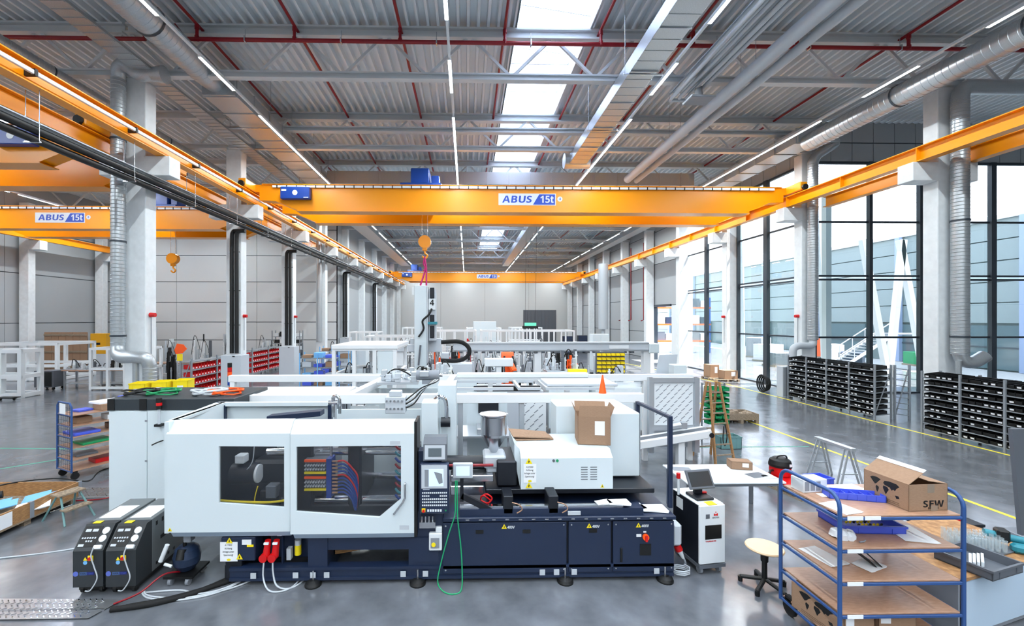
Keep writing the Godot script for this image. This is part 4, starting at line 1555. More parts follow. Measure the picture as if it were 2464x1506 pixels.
# things lying on and around the machine
func machine_extras() -> void:
	var s := st()
	# open carton on the injection cover
	carton("open brown cardboard carton with a white label on the injection cover", V(2.02, 1.725, 6.88), -8.0, 0.50, 0.44, 0.44, true, 0.17)
	thing("flattened_carton", "flattened brown cardboard lying on the injection cover beside the hopper", "cardboard", V(1.05, 1.725, 7.1))
	s = st()
	slab(s, [Vector2(-0.32, -0.2), Vector2(0.36, -0.14), Vector2(0.34, 0.16), Vector2(-0.30, 0.24)], 0.0, 0.018, Transform3D(Basis(Vector3.RIGHT, Vector3(0, 0, -1), Vector3.UP), V(1.05, 1.745, 7.1)))
	part("lower_sheet", s, M.card)
	s = st()
	slab(s, [Vector2(-0.30, -0.16), Vector2(0.30, -0.17), Vector2(0.28, 0.14), Vector2(-0.34, 0.26)], 0.0, 0.015, Transform3D(Basis(Vector3(1, -0.03, 0), Vector3(0, 0.06, -1), Vector3.UP), V(1.05, 1.79, 7.1)))
	part("upper_sheet", s, M.card)
	org = Vector3.ZERO
	var g := 0
	for a in [[1.96, 6.14, 0.22, 0.14, 8.0, "small grey papers"], [2.18, 6.2, 0.3, 0.18, -6.0, "white paper sheets"], [2.46, 6.24, 0.3, 0.2, 4.0, "white printed papers"], [2.72, 6.2, 0.36, 0.24, -10.0, "open white folder"]]:
		s = st()
		for k in 3:
			boxc(s, Vector3(0, 0.004 + k * 0.006, 0), Vector3(a[2], 0.004, a[3]), 0.0, Basis(Vector3.UP, deg_to_rad(k * 5.0)))
		var o := single("paper_stack", s, M.paper, a[5] + " lying on the navy machine bed", "paper")
		o.position = V(a[0], 1.055 if a[0] < 2.4 else 0.925, a[1])
		if a[0] < 2.4:
			o.position.z = -6.11
		o.rotation_degrees.y = a[4]
		g += 1
	# green cable looping down from the panel
	s = st()
	tube(s, curve([V(-0.16, 1.46, 5.93), V(-0.165, 1.2, 5.92), V(-0.17, 1.0, 5.9), V(-0.26, 0.72, 5.88), V(-0.36, 0.35, 5.86), V(-0.40, 0.12, 5.84), V(-0.33, 0.02, 5.80), V(-0.2, 0.012, 5.74), V(-0.08, 0.03, 5.80), V(-0.07, 0.3, 5.86), V(-0.09, 0.6, 5.9), V(-0.13, 0.95, 5.92), V(-0.14, 1.46, 5.93)], 8), 0.009, 6)
	single("green_cable", s, mat(Color(0.1, 0.62, 0.4), 0.4), "thin green network cable looping from the small touch panel to the floor", "cable")
	# grey power cables on the floor under the guard
	for a in [
		[[V(-2.80, 0.36, 5.96), V(-2.80, 0.15, 5.94), V(-2.70, 0.03, 5.86), V(-2.55, 0.012, 5.84), V(-2.40, 0.012, 5.95), V(-2.35, 0.012, 6.3)], "pale grey cable hanging from the outer red plug"],
		[[V(-2.68, 0.36, 5.96), V(-2.67, 0.2, 5.95), V(-2.60, 0.06, 5.9), V(-2.45, 0.012, 5.9), V(-2.32, 0.012, 6.05), V(-2.28, 0.012, 6.4)], "pale grey cable hanging from the inner red plug"],
		[[V(-2.9, 0.012, 6.3), V(-3.2, 0.012, 5.95), V(-3.7, 0.012, 5.74), V(-4.1, 0.012, 5.76), V(-4.3, 0.012, 5.82), V(-4.38, 0.03, 5.9)], "pale grey cable curving on the floor from the machine to the tank"],
		[[V(-3.0, 0.012, 6.5), V(-3.3, 0.012, 5.9), V(-3.75, 0.012, 5.70), V(-4.2, 0.012, 5.74), V(-4.4, 0.012, 5.88)], "second pale cable on the floor below the electric box"],
		[[V(-4.35, 0.012, 5.86), V(-3.9, 0.012, 5.9), V(-3.6, 0.012, 5.82), V(-3.3, 0.012, 5.95), V(-3.1, 0.012, 6.3)], "third pale cable between the castors and the box stand"]]:
		s = st()
		tube(s, curve(a[0], 6), 0.012, 6)
		single("floor_cable", s, M.cabinet, a[1], "cable", "cables under the machine guard")
	s = st()
	tube(s, curve([V(-4.35, 0.03, 5.55), V(-3.8, 0.03, 5.75), V(-3.2, 0.03, 6.2), V(-2.8, 0.03, 6.9)], 6), 0.03, 8)
	single("rubber_hose", s, M.rubber, "thick black hose along the floor by the checker plate end", "hose")
	s = st()
	tube(s, curve([V(-4.5, 0.03, 5.50), V(-4.0, 0.03, 5.62), V(-3.5, 0.03, 5.95), V(-3.0, 0.03, 6.7)], 6), 0.035, 8)
	single("rubber_hose", s, M.rubber, "second thick black hose beside the pale cables", "hose")
	s = st()
	tube(s, curve([V(-4.56, 0.02, 5.62), V(-4.3, 0.1, 5.72), V(-4.15, 0.2, 5.95), V(-4.0, 0.1, 6.2), V(-3.9, 0.02, 6.5)], 6), 0.012, 6)
	single("rubber_hose", s, M.red_pipe, "thin dark red hose arching beside the temperature unit", "hose")

# a carton in its own axes: w along x, h up, dp along d; open shows a raised flap
func carton(label: String, at: Vector3, turn: float, w: float, h: float, dp: float, open := false, flap := 0.2, tape := false, group := "") -> Node3D:
	var o := own("carton", label, "carton", at, turn, group)
	var s := st()
	var t := 0.006
	box(s, -w / 2, w / 2, 0, t, -dp / 2, dp / 2)
	box(s, -w / 2, w / 2, 0, h, -dp / 2, -dp / 2 + t)
	box(s, -w / 2, w / 2, 0, h, dp / 2 - t, dp / 2)
	box(s, -w / 2, -w / 2 + t, 0, h, -dp / 2, dp / 2)
	box(s, w / 2 - t, w / 2, 0, h, -dp / 2, dp / 2)
	if not open:
		box(s, -w / 2, w / 2, h - t, h, -dp / 2, dp / 2)
	part("body", s, M.card)
	if open:
		for k in 4:
			s = st()
			var lean := 0.35
			if k == 0:
				slab(s, [Vector2(-w / 2 + 0.01, 0), Vector2(-w / 2 + 0.03, flap), Vector2(w / 2 - 0.01, flap), Vector2(w / 2, 0)], 0, t, Transform3D(Basis(Vector3.RIGHT, -0.12), Vector3(0, h, dp / 2)))
			elif k == 1:
				slab(s, [Vector2(-w / 2, 0), Vector2(-w / 2, flap), Vector2(w / 2, flap), Vector2(w / 2, 0)], 0, t, Transform3D(Basis(Vector3.RIGHT, -0.5), Vector3(0, h, -dp / 2)))
			else:
				var sg := -1.0 if k == 2 else 1.0
				slab_x_flap(s, sg * w / 2, h, dp, flap, lean * sg)
			part("flap", s, M.card)
	s = st()
	box(s, w * 0.02, w * 0.32, h * 0.35, h * 0.85, -dp / 2 - 0.002, -dp / 2)
	part("label_sticker", s, M.paper)
	return o

func slab_x_flap(s: SurfaceTool, x: float, h: float, dp: float, flap: float, lean: float) -> void:
	boxc(s, Vector3(x + sin(lean) * flap / 2, h + cos(lean) * flap / 2, 0), Vector3(0.006, flap, dp * 0.97), 0.0, Basis(Vector3(0, 0, 1), -lean))

# ---------------------------------------------------------------- things to the right of the machine
func castor(s: SurfaceTool, c: Vector3, r: float) -> void:
	cyl(s, c + Vector3(-0.02, 0, 0), c + Vector3(0.02, 0, 0), r, -1, 14)
	box(s, c.x - 0.03, c.x + 0.03, c.y + r * 0.4, c.y + r * 1.35, -c.z - r * 0.5, -c.z + r * 0.5)

func right_things() -> void:
	var s := st()
	# hot runner controller
	own("controller_cabinet", "white and black wheeled controller cabinet with a tilted touch screen", "controller", V(3.5, 0, 6.45), 8.0)
	s = st()
	box(s, -0.2, 0.2, 0.14, 1.0, -0.30, 0.30, 0.01)
	part("body", s, M.navy_deep)
	s = st()
	box(s, -0.205, 0.205, 0.16, 1.005, -0.34, -0.30, 0.01)
	box(s, -0.2, 0.2, 1.0, 1.01, -0.3, 0.3)
	var front := part("front_panel", s, M.white)
	s = st()
	box(s, -0.12, 0.14, 0.52, 0.72, -0.345, -0.34)
	part("vent_window", s, M.black, front)
	s = st()
	slab(s, [Vector2(0.02, 0.85), Vector2(0.02, 0.89), Vector2(0.05, 0.87), Vector2(0.08, 0.89), Vector2(0.08, 0.85), Vector2(0.05, 0.86)], -0.345, -0.34)
	cyl(s, Vector3(0.05, 0.905, 0.34), Vector3(0.05, 0.905, 0.345), 0.008, -1, 8)
	part("logo", s, M.red, front)
	words("MASTERS", 0.022, M.mid_grey, Vector3(0.05, 0.825, 0.342), front, "lettering", Basis.IDENTITY, 400, 0.9, 0.0, 0.002)
	words("TempMaster M2", 0.018, M.red, Vector3(-0.03, 0.49, 0.342), front, "lettering", Basis.IDENTITY, 700, 0.9, 0.0, 0.002)
	s = st()
	box(s, -0.11, -0.05, 0.82, 0.88, -0.344, -0.34)
	part("sticker", s, M.mid_grey, front)
	s = st()
	box(s, -0.207, -0.2, 0.78, 0.94, 0.05, 0.2)
	part("side_plate", s, M.white)
	s = st()
	box(s, -0.21, 0.21, 0.10, 0.15, -0.34, 0.32)
	part("plinth", s, M.mid_grey)
	for x in [-0.15, 0.15]:
		for d in [-0.26, 0.26]:
			s = st()
			castor(s, V(x, 0.05, d), 0.05)
			part("castor", s, M.grey)
	s = st()
	box(s, -0.14, 0.14, 1.01, 1.05, -0.2, 0.08, 0.01)
	box(s, -0.06, 0.06, 1.05, 1.2, -0.05, 0.02, 0.01)
	var stand := part("screen_stand", s, M.navy_deep)
	s = st()
	boxc(s, Vector3(0, 1.28, 0.06), Vector3(0.42, 0.28, 0.03), 0.012, Basis(Vector3.RIGHT, -0.5))
	var sc := part("touch_screen", s, M.mid_grey, stand)
	s = st()
	boxc(s, Vector3(0, 1.289, 0.0745), Vector3(0.35, 0.21, 0.004), 0.0, Basis(Vector3.RIGHT, -0.5))
	part("screen_glass", s, mat(Color(0.20, 0.22, 0.23), 0.15), sc)
	s = st()
	cyl(s, V(-0.24, 1.0, 0.1), V(-0.24, 1.25, 0.1), 0.018, -1, 10)
	var bc := part("signal_post", s, M.white)
	s = st()
	cyl(s, V(-0.24, 1.25, 0.1), V(-0.24, 1.33, 0.1), 0.03, -1, 12)
	part("red_lamp_cap", s, M.red, bc)
	s = st()
	box(s, -0.06, 0.08, 1.006, 1.012, -0.335, -0.22)
	part("note_slip", s, M.yellow)
	s = st()
	box(s, 0.06, 0.14, 1.05, 1.08, -0.05, 0.0, 0.01)
	part("stop_button", s, M.red, stand)
	# plug and white connector at the end of the machine
	thing("power_connector", "white and red industrial connector hanging at the machine's end", "connector", V(3.04, 0.2, 6.2))
	s = st()
	box(s, 2.96, 3.10, 0.42, 0.74, 6.1, 6.3, 0.03)
	part("housing", s, M.cabinet)
	s = st()
	cyl(s, V(3.06, 0.40, 6.2), V(3.10, 0.32, 6.2), 0.055, -1, 14)
	part("collar", s, M.red)
	s = st()
	cyl(s, V(3.10, 0.32, 6.2), V(3.16, 0.20, 6.2), 0.045, 0.02, 14)
	part("gland", s, M.white)
	wire([V(3.16, 0.22, 6.2), V(3.22, 0.1, 6.25), V(3.25, 0.012, 6.35)], 0.014, M.cabinet, "cord")
	org = Vector3.ZERO
	s = st()
	var loop := []
	for i in 26:
		var f := TAU * i / 8.0
		loop.append(V(3.1 + 0.13 * cos(f), 0.02 + i * 0.003, 6.15 + 0.10 * sin(f)))
	tube(s, loop, 0.011, 6)
	single("coiled_cable", s, M.cabinet, "coil of pale cable on the floor at the machine's end", "cable")
	# --- work table
	thing("work_table", "white topped work table with slim steel legs", "table", V(4.95, 0, 8.1))
	s = st()
	box(s, 3.95, 5.76, 0.72, 0.755, 7.60, 8.58, 0.008)
	part("table_top", s, M.white)
	s = st()
	box(s, 4.0, 5.72, 0.66, 0.72, 7.66, 7.70)
	box(s, 4.0, 5.72, 0.66, 0.72, 8.46, 8.50)
	part("frame_rail", s, M.grey)
	for x in [4.02, 5.70]:
		for d in [7.68, 8.48]:
			s = st()
			box(s, x - 0.03, x + 0.03, 0.0, 0.72, d - 0.03, d + 0.03, 0.004)
			part("leg", s, M.grey)
	carton("small closed cardboard box on the white work table", V(5.38, 0.757, 8.35), -12, 0.38, 0.15, 0.24)
	org = Vector3.ZERO
	for a in [[5.45, 7.95, 0.34, 0.22, 15.0, M.mid_grey, "dark printed sheet near the small box on the work table"], [5.62, 7.85, 0.22, 0.15, -10.0, M.cabinet, "grey paper beside the dark sheet on the work table"], [4.7, 7.95, 0.5, 0.36, 5.0, M.paper, "white drawing spread on the work table"], [4.2, 8.3, 0.34, 0.2, -8.0, M.grey, "grey tablet on the far end of the work table"]]:
		s = st()
		boxc(s, Vector3(0, 0.003, 0), Vector3(a[2], 0.006, a[3]))
		var o := single("paper_sheet", s, a[5], a[6], "paper")
		o.position = V(a[0], 0.756, a[1])
		o.rotation_degrees.y = a[4]
	# --- stool
	own("work_stool", "round light wood work stool on a black five star base", "stool", V(4.1, 0, 5.82), 20)
	s = st()
	lathe(s, Vector3(0, 0.55, 0), [Vector2(0.0, -0.03), Vector2(0.15, -0.035), Vector2(0.225, -0.015), Vector2(0.235, 0.0), Vector2(0.225, 0.015), Vector2(0.17, 0.01), Vector2(0.0, 0.0)], 28)
	part("seat", s, M.seat_wood)
	s = st()
	cyl(s, Vector3(0, 0.1, 0), Vector3(0, 0.36, 0), 0.035, 0.032, 14)
	cyl(s, Vector3(0, 0.36, 0), Vector3(0, 0.5, 0), 0.045, 0.05, 14)
	cyl(s, Vector3(0, 0.5, 0), Vector3(0, 0.525, 0), 0.1, -1, 14)
	part("column", s, M.black)
	for k in 5:
		s = st()
		var f := TAU * k / 5.0 + 0.3
		bar(s, Vector3(0, 0.115, 0), Vector3(cos(f) * 0.29, 0.065, sin(f) * 0.29), 0.05, 0.045, 0.012)
		cyl(s, Vector3(cos(f) * 0.285, 0.0, sin(f) * 0.285), Vector3(cos(f) * 0.285, 0.07, sin(f) * 0.285), 0.028, 0.03, 12)
		part("base_arm", s, M.black)
	trolley()
	bench()
	# --- vacuum cleaner and pallet
	pallet("wooden pallet with a red board under the vacuum cleaner", V(7.15, 0, 9.2), 10, 1.0, 1.2)
	thing("red_board", "glossy red board lying on the pallet behind the work table", "board", V(7.15, 0.16, 9.2))
	s = st()
	boxc(s, V(7.15, 0.175, 9.15), Vector3(0.85, 0.025, 1.1), 0.004, Basis(Vector3.UP, deg_to_rad(10)))
	part("board", s, M.red)
	own("vacuum_cleaner", "red drum vacuum cleaner with a black head standing on the red board", "vacuum cleaner", V(7.05, 0.19, 9.5), 0)
	s = st()
	lathe(s, Vector3.ZERO, [Vector2(0.0, 0.0), Vector2(0.19, 0.0), Vector2(0.21, 0.03), Vector2(0.21, 0.2)], 24)
	part("drum", s, M.red)
	s = st()
	lathe(s, Vector3(0, 0.2, 0), [Vector2(0.225, 0.0), Vector2(0.225, 0.05), Vector2(0.20, 0.14), Vector2(0.13, 0.19), Vector2(0.0, 0.2)], 24)
	part("head", s, M.black)
	s = st()
	tube(s, curve([Vector3(-0.12, 0.36, 0.05), Vector3(-0.08, 0.44, 0.06), Vector3(0.08, 0.44, 0.06), Vector3(0.12, 0.36, 0.05)], 5), 0.016, 8)
	part("handle", s, M.black)
	s = st()
	tube(s, curve([Vector3(-0.2, 0.12, 0.05), Vector3(-0.3, 0.12, 0.1), Vector3(-0.32, 0.04, 0.14), Vector3(-0.22, 0.0, 0.25)], 5), 0.025, 8)
	part("hose", s, M.black)
	s = st()
	boxc(s, Vector3(0.08, 0.27, 0.218), Vector3(0.06, 0.06, 0.006))
	part("sticker", s, M.paper)
	crate_box("blue plastic crate on the pallet beside the vacuum cleaner", V(7.55, 0.19, 9.05), 8, 0.42, 0.13, 0.32, M.bin_blue)
	# --- trestle
	own("trestle", "grey aluminium folding trestle on the bare floor", "trestle", V(8.42, 0, 9.65), 0)
	s = st()
	boxc(s, Vector3(0, 0.84, 0), Vector3(0.12, 0.07, 1.0), 0.01)
	part("top_beam", s, M.alu)
	for k in 4:
		var sx := -1.0 if k % 2 else 1.0
		var sz := -1.0 if k < 2 else 1.0
		s = st()
		for e in [0.0, 0.10]:
			bar(s, Vector3(sx * 0.04, 0.82, sz * (0.42 - e)), Vector3(sx * 0.26, 0.0, sz * (0.46 - e)), 0.035, 0.02)
		part("leg", s, M.alu)
	for sz in [-0.4, 0.4]:
		s = st()
		bar(s, Vector3(-0.18, 0.28, sz), Vector3(0.18, 0.28, sz), 0.025, 0.025)
		part("brace", s, M.alu)
	# --- wooden step ladder
	own("step_ladder", "worn brown wooden double step ladder standing open", "ladder", V(6.45, 0, 11.1), 10)
	for side in [-1.0, 1.0]:
		for x in [-1.0, 1.0]:
			s = st()
			bar(s, Vector3(x * 0.14, 2.05, side * 0.05), Vector3(x * 0.28, 0.0, side * 0.42), 0.035, 0.07, 0.005)
			part("stile", s, M.wood)
		for i in 7:
			var f := 0.12 + i * 0.125
			s = st()
			var w := lerpf(0.28, 0.14, f)
			bar(s, Vector3(-w, 2.05 * f, side * lerpf(0.42, 0.05, f)), Vector3(w, 2.05 * f, side * lerpf(0.42, 0.05, f)), 0.03, 0.03)
			part("rung", s, M.pallet)
	s = st()
	tube(s, curve([Vector3(0.1, 1.0, 0.3), Vector3(0.14, 0.7, 0.32), Vector3(0.1, 0.45, 0.3), Vector3(0.04, 0.6, 0.3), Vector3(0.06, 0.95, 0.3)], 5), 0.012, 6)
	part("rope_loop", s, M.black)
	# --- green bin stand with a black trolley below
	thing("bin_stand", "stand of green storage bins behind the wooden ladder", "shelf", V(7.5, 0, 12.9))
	s = st()
	for x in [7.15, 7.85]:
		box(s, x - 0.02, x + 0.02, 0, 1.75, 12.88, 12.92)
	for y in [0.1, 1.7]:
		box(s, 7.15, 7.85, y, y + 0.03, 12.88, 12.92)
	part("frame", s, M.grey)
	for r in 7:
		for k in 3:
			thing("green_bin", "green plastic storage bin in the stand behind the ladder", "bin", V(7.3 + k * 0.2, 0.55 + r * 0.165, 12.8), "green bins on the stand")
			s = st()
			var x := 7.2 + k * 0.215
			var y := 0.55 + r * 0.165
			open_bin(s, x, x + 0.2, y, y + 0.12, 12.62, 12.87)
			part("tray", s, M.green)
	thing("tool_trolley", "black tool trolley with red tools on top beside the film covered panels", "trolley", V(6.7, 0, 13.3))
	s = st()
	box(s, 6.3, 7.1, 0.15, 1.05, 13.0, 13.6, 0.01)
	part("body", s, M.black)
	s = st()
	box(s, 6.28, 7.12, 1.05, 1.09, 12.98, 13.62)
	part("top_tray", s, M.mid_grey)
	for x in [6.4, 7.0]:
		for d in [13.1, 13.5]:
			s = st()
			castor(s, V(x, 0.075, d), 0.075)
			part("castor", s, M.rubber)
	for r in 3:
		s = st()
		box(s, 6.35, 7.05, 0.25 + r * 0.27, 0.48 + r * 0.27, 12.985, 13.0)
		part("drawer", s, M.black)
	own("red_tools", "red hand tools and rags on the black tool trolley", "tools", V(6.7, 1.09, 13.3))
	for k in 4:
		s = st()
		boxc(s, Vector3(-0.25 + k * 0.15, 0.06, 0.05 * (k % 2)), Vector3(0.1, 0.12, 0.16), 0.03, Basis(Vector3.UP, k * 0.8))
		part("tool", s, M.red if k != 2 else M.white)
	crate_box("green plastic tub under the tool trolley's end", V(7.5, 0.0, 12.2), 0, 0.6, 0.35, 0.4, M.stair_green)
	# --- crate pallet farther on
	pallet("weathered pallet crate with rope and straps standing on the yellow line", V(9.7, 0, 15.3), 0, 1.2, 0.8)
	thing("low_crate", "low wooden frame on the pallet crate by the yellow line", "crate", V(9.7, 0.145, 15.3))
	s = st()
	box(s, 9.1, 10.3, 0.145, 0.34, 14.9, 14.93)
	part("board", s, M.pallet)
	s = st()
	box(s, 9.1, 10.3, 0.145, 0.34, 15.67, 15.7)
	part("board", s, M.pallet)
	s = st()
	box(s, 9.1, 9.13, 0.145, 0.34, 14.93, 15.67)
	part("board", s, M.pallet)
	s = st()
	box(s, 10.27, 10.3, 0.145, 0.34, 14.93, 15.67)
	part("board", s, M.pallet)
	thing("rag_heap", "heap of pale rags and straps inside the pallet crate", "rags", V(9.7, 0.15, 15.3))
	s = st()
	for k in 9:
		lathe(s, V(9.3 + (k % 4) * 0.26, 0.22, 15.1 + (k % 3) * 0.2), [Vector2(0.0, -0.07), Vector2(0.14, -0.02), Vector2(0.10, 0.12), Vector2(0.0, 0.17)], 9)
	part("heap", s, M.pallet)
	# --- cartons by the column
	pallet("flat wooden pallet under the cartons at the window column", V(15.3, 0, 25.6), 0, 1.4, 1.6)
	carton("tall brown carton on the pallet by the window column", V(15.0, 0.146, 26.0), 0, 0.55, 0.75, 0.7)
	carton("low brown carton with a white top on the pallet by the window column", V(15.55, 0.146, 25.2), 0, 0.8, 0.5, 0.6)
	thing("grey_cabinet", "tall narrow grey cabinet at the end of the middle black rack", "cabinet", V(15.2, 0, 20.0))
	s = st()
	box(s, 14.85, 15.35, 0, 1.45, 19.85, 20.25, 0.01)
	part("body", s, M.cabinet)
	s = st()
	box(s, 14.88, 15.32, 0.05, 1.40, 19.84, 19.85)
	part("door", s, M.grey)
	own("hose_reel", "black coiled hose leaning by the grey cabinet at the window", "hose", V(15.0, 0.0, 21.2))
	s = st()
	for k in 4:
		var c := []
		for i in 17:
			var f := TAU * i / 16.0
			c.append(Vector3(0.08 * k - 0.2, 0.46 + (0.42 - k * 0.03) * sin(f), (0.36 - k * 0.03) * cos(f)))
		tube(s, c, 0.035, 8)
	part("coil", s, M.rubber)
	racks()
	# --- tall grey board at the right edge
	thing("grey_screen_panel", "tall grey steel screen panel standing at the floor line behind the bench", "panel", V(9.3, 0, 7.0))
	s = st()
	slab(s, [Vector2(9.15, 1.85), Vector2(9.6, 1.85), Vector2(9.6, 0.0), Vector2(9.32, 0.0)], 7.0, 7.06)
	part("sheet", s, M.mid_grey)
	s = st()
	box(s, 9.3, 9.62, 0.0, 0.06, 6.8, 7.3, 0.01)
	part("foot", s, M.grey)

func pallet(label: String, at: Vector3, turn: float, w: float, dp: float) -> Node3D:
	var o := own("pallet", label, "pallet", at, turn)
	for k in 5:
		var s := st()
		box(s, -w / 2, w / 2, 0.122, 0.144, -dp / 2 + k * (dp - 0.1) / 4, -dp / 2 + k * (dp - 0.1) / 4 + 0.1)
		part("deck_board", s, M.pallet)
	for x in [-w / 2, -0.05, w / 2 - 0.1]:
		var s := st()
		box(s, x, x + 0.1, 0.1, 0.122, -dp / 2, dp / 2)
		part("stringer", s, M.pallet)
		for d in [-dp / 2, -0.07, dp / 2 - 0.14]:
			s = st()
			box(s, x, x + 0.1, 0.022, 0.1, d, d + 0.14)
			part("block", s, M.pallet)
		s = st()
		box(s, x, x + 0.1, 0.0, 0.022, -dp / 2, dp / 2)
		part("skid", s, M.pallet)
	return o

func open_bin(s: SurfaceTool, x0: float, x1: float, y0: float, y1: float, d0: float, d1: float, t := 0.006) -> void:
	box(s, x0, x1, y0, y0 + t, d0, d1)
	box(s, x0, x1, y0, y0 + (y1 - y0) * 0.6, d0, d0 + t)
	box(s, x0, x1, y0, y1, d1 - t, d1)
	box(s, x0, x0 + t, y0, y1 * 0.9 + y0 * 0.1, d0, d1)
	box(s, x1 - t, x1, y0, y1 * 0.9 + y0 * 0.1, d0, d1)

func crate_box(label: String, at: Vector3, turn: float, w: float, h: float, dp: float, m: Material, called := "plastic_crate") -> Node3D:
	var o := own(called, label, "crate", at, turn)
	var s := st()
	var t := 0.012
	box(s, -w / 2, w / 2, 0, t, -dp / 2, dp / 2)
	box(s, -w / 2, w / 2, 0, h, -dp / 2, -dp / 2 + t)
	box(s, -w / 2, w / 2, 0, h, dp / 2 - t, dp / 2)
	box(s, -w / 2, -w / 2 + t, 0, h, -dp / 2, dp / 2)
	box(s, w / 2 - t, w / 2, 0, h, -dp / 2, dp / 2)
	part("body", s, m)
	s = st()
	box(s, -w / 2 - 0.012, w / 2 + 0.012, h - 0.025, h, -dp / 2 - 0.012, -dp / 2)
	box(s, -w / 2 - 0.012, w / 2 + 0.012, h - 0.025, h, dp / 2, dp / 2 + 0.012)
	box(s, -w / 2 - 0.012, -w / 2, h - 0.025, h, -dp / 2, dp / 2)
	box(s, w / 2, w / 2 + 0.012, h - 0.025, h, -dp / 2, dp / 2)
	part("rim", s, m)
	for x in [-w * 0.28, w * 0.28]:
		s = st()
		box(s, x - 0.008, x + 0.008, 0.01, h - 0.025, -dp / 2 - 0.008, -dp / 2)
		part("rib", s, m)
	return o

# the blue shelf trolley in the foreground
func trolley() -> void:
	var x0 := 3.97
	var x1 := 5.32
	var d0 := 4.48
	var d1 := 5.34
	thing("shelf_trolley", "blue tubular shelf trolley with beech boards in the foreground", "trolley", V(4.64, 0, 4.9))
	for x in [x0, x1]:
		var s := st()
		var pts := [V(x, 0.16, d0), V(x, 1.68, d0)]
		for k in 5:
			var f := PI / 2 * k / 4.0
			pts.append(V(x, 1.68 + 0.14 * sin(f), d0 + 0.14 - 0.14 * cos(f)))
		for k in 5:
			var f := PI / 2 * k / 4.0
			pts.append(V(x, 1.68 + 0.14 * cos(f), d1 - 0.14 + 0.14 * sin(f)))
		pts.append(V(x, 0.16, d1))
		tube(s, pts, 0.021, 12)
		part("end_frame", s, M.cart_blue)
	for y in [0.2, 0.548, 0.896, 1.245, 1.594]:
		var s := st()
		box(s, x0 + 0.03, x1 - 0.03, y - 0.012, y + 0.008, d0 + 0.005, d1 - 0.005, 0.003)
		var b := part("shelf_board", s, M.beech)
		s = st()
		box(s, x0 + 0.02, x1 - 0.02, y - 0.042, y - 0.012, d0 - 0.012, d0 + 0.012, 0.004)
		box(s, x0 + 0.02, x1 - 0.02, y - 0.042, y - 0.012, d1 - 0.012, d1 + 0.012, 0.004)
		box(s, x0 - 0.01, x0 + 0.012, y - 0.042, y - 0.012, d0, d1, 0.004)
		box(s, x1 - 0.012, x1 + 0.01, y - 0.042, y - 0.012, d0, d1, 0.004)
		part("edge_tube", s, M.cart_blue, b)
		for k in (2 if y > 1.5 else 1):
			s = st()
			box(s, x0 + 0.07 + k * 0.19, x0 + 0.24 + k * 0.19, y - 0.035, y + 0.005, d0 - 0.018, d0 - 0.012)
			var l := part("label_strip", s, M.paper, b)
	for x in [x0 + 0.06, x1 - 0.06]:
		for d in [d0 + 0.08, d1 - 0.08]:
			var s := st()
			castor(s, V(x, 0.1, d), 0.1)
			part("castor", s, M.rubber)
	# --- what stands on it
	var top := 1.603
	var c := sew_box("large printed cardboard box with a half raised lid on the trolley's top board", V(5.02, top, 4.82), 3.0, 0.46, 0.29, 0.50, true)
	own("parts_tray", "long violet blue divided plastic tray on the trolley's top board", "tray", V(4.52, top, 4.92), -14)
	var s := st()
	box(s, -0.28, 0.28, 0, 0.008, -0.08, 0.08)
	box(s, -0.28, 0.28, 0, 0.075, -0.08, -0.072)
	box(s, -0.28, 0.28, 0, 0.075, 0.072, 0.08)
	box(s, -0.28, -0.272, 0, 0.075, -0.08, 0.08)
	box(s, 0.272, 0.28, 0, 0.075, -0.08, 0.08)
	part("body", s, M.bin_blue)
	for k in 5:
		s = st()
		box(s, -0.19 + k * 0.093, -0.184 + k * 0.093, 0.008, 0.06, -0.075, 0.075)
		box(s, -0.19 + k * 0.093, -0.182 + k * 0.093, 0.005, 0.07, -0.086, -0.08)
		part("divider", s, M.bin_blue)
	own("device_carton", "white printed device box at the back of the trolley's top board", "box", V(4.2, top, 5.18), 6)
	s = st()
	box(s, -0.16, 0.16, 0, 0.15, -0.09, 0.09, 0.003)
	part("body", s, M.white)
	for k in 3:
		s = st()
		box(s, -0.14 + k * 0.075, -0.08 + k * 0.075, 0.02, 0.13, -0.092, -0.09)
		part("print", s, M.grey)
	org = Vector3.ZERO
	for a in [[4.13, top, 4.66, 0.22, 0.30, 12.0, "white paper hanging over the trolley's front corner"], [4.24, top, 5.0, 0.12, 0.1, 0.0, "small white slip behind the violet tray"], [4.62, top, 5.2, 0.5, 0.2, 3.0, "wide white sheet behind the violet tray"], [5.02, 1.255, 4.78, 0.30, 0.42, -14.0, "printed drawing sheets on the trolley's second board"], [4.18, 0.906, 4.95, 0.24, 0.4, 10.0, "loose curled sheet on the trolley's third board"], [4.55, 0.906, 4.76, 0.28, 0.2, 20.0, "clear bag sheet under the black bracket"]]:
		s = st()
		for k in 3:
			boxc(s, Vector3(0.01 * k, 0.002 + 0.002 * k, 0), Vector3(a[3], 0.0015, a[4]), 0.0, Basis(Vector3.UP, 0.03 * k))
		var o := single("loose_sheet", s, M.paper, a[6], "paper")
		o.position = V(a[0], a[1], a[2])
		o.rotation_degrees.y = a[5]
	crate_box("blue tray of yellow cable connectors on the trolley's second board", V(4.66, 1.254, 4.98), -4, 0.66, 0.09, 0.42, M.bin_blue, "connector_tray")
	for i in 14:
		own("cable_connector", "small yellow cable connector lying in the blue tray", "connector", V(4.52 + (i % 7) * 0.045, 1.27, 4.86 + (i / 7) * 0.14), 35, "connectors in the blue tray")
		s = st()
		bar(s, Vector3(-0.05, 0.02, 0), Vector3(0.05, 0.04, 0), 0.02, 0.02, 0.003)
		part("body", s, M.yellow if i % 3 else M.black)
	own("plastic_bag", "crumpled clear plastic bag draped over the blue tray", "bag", V(4.2, 1.256, 4.72), 0)
	s = st()
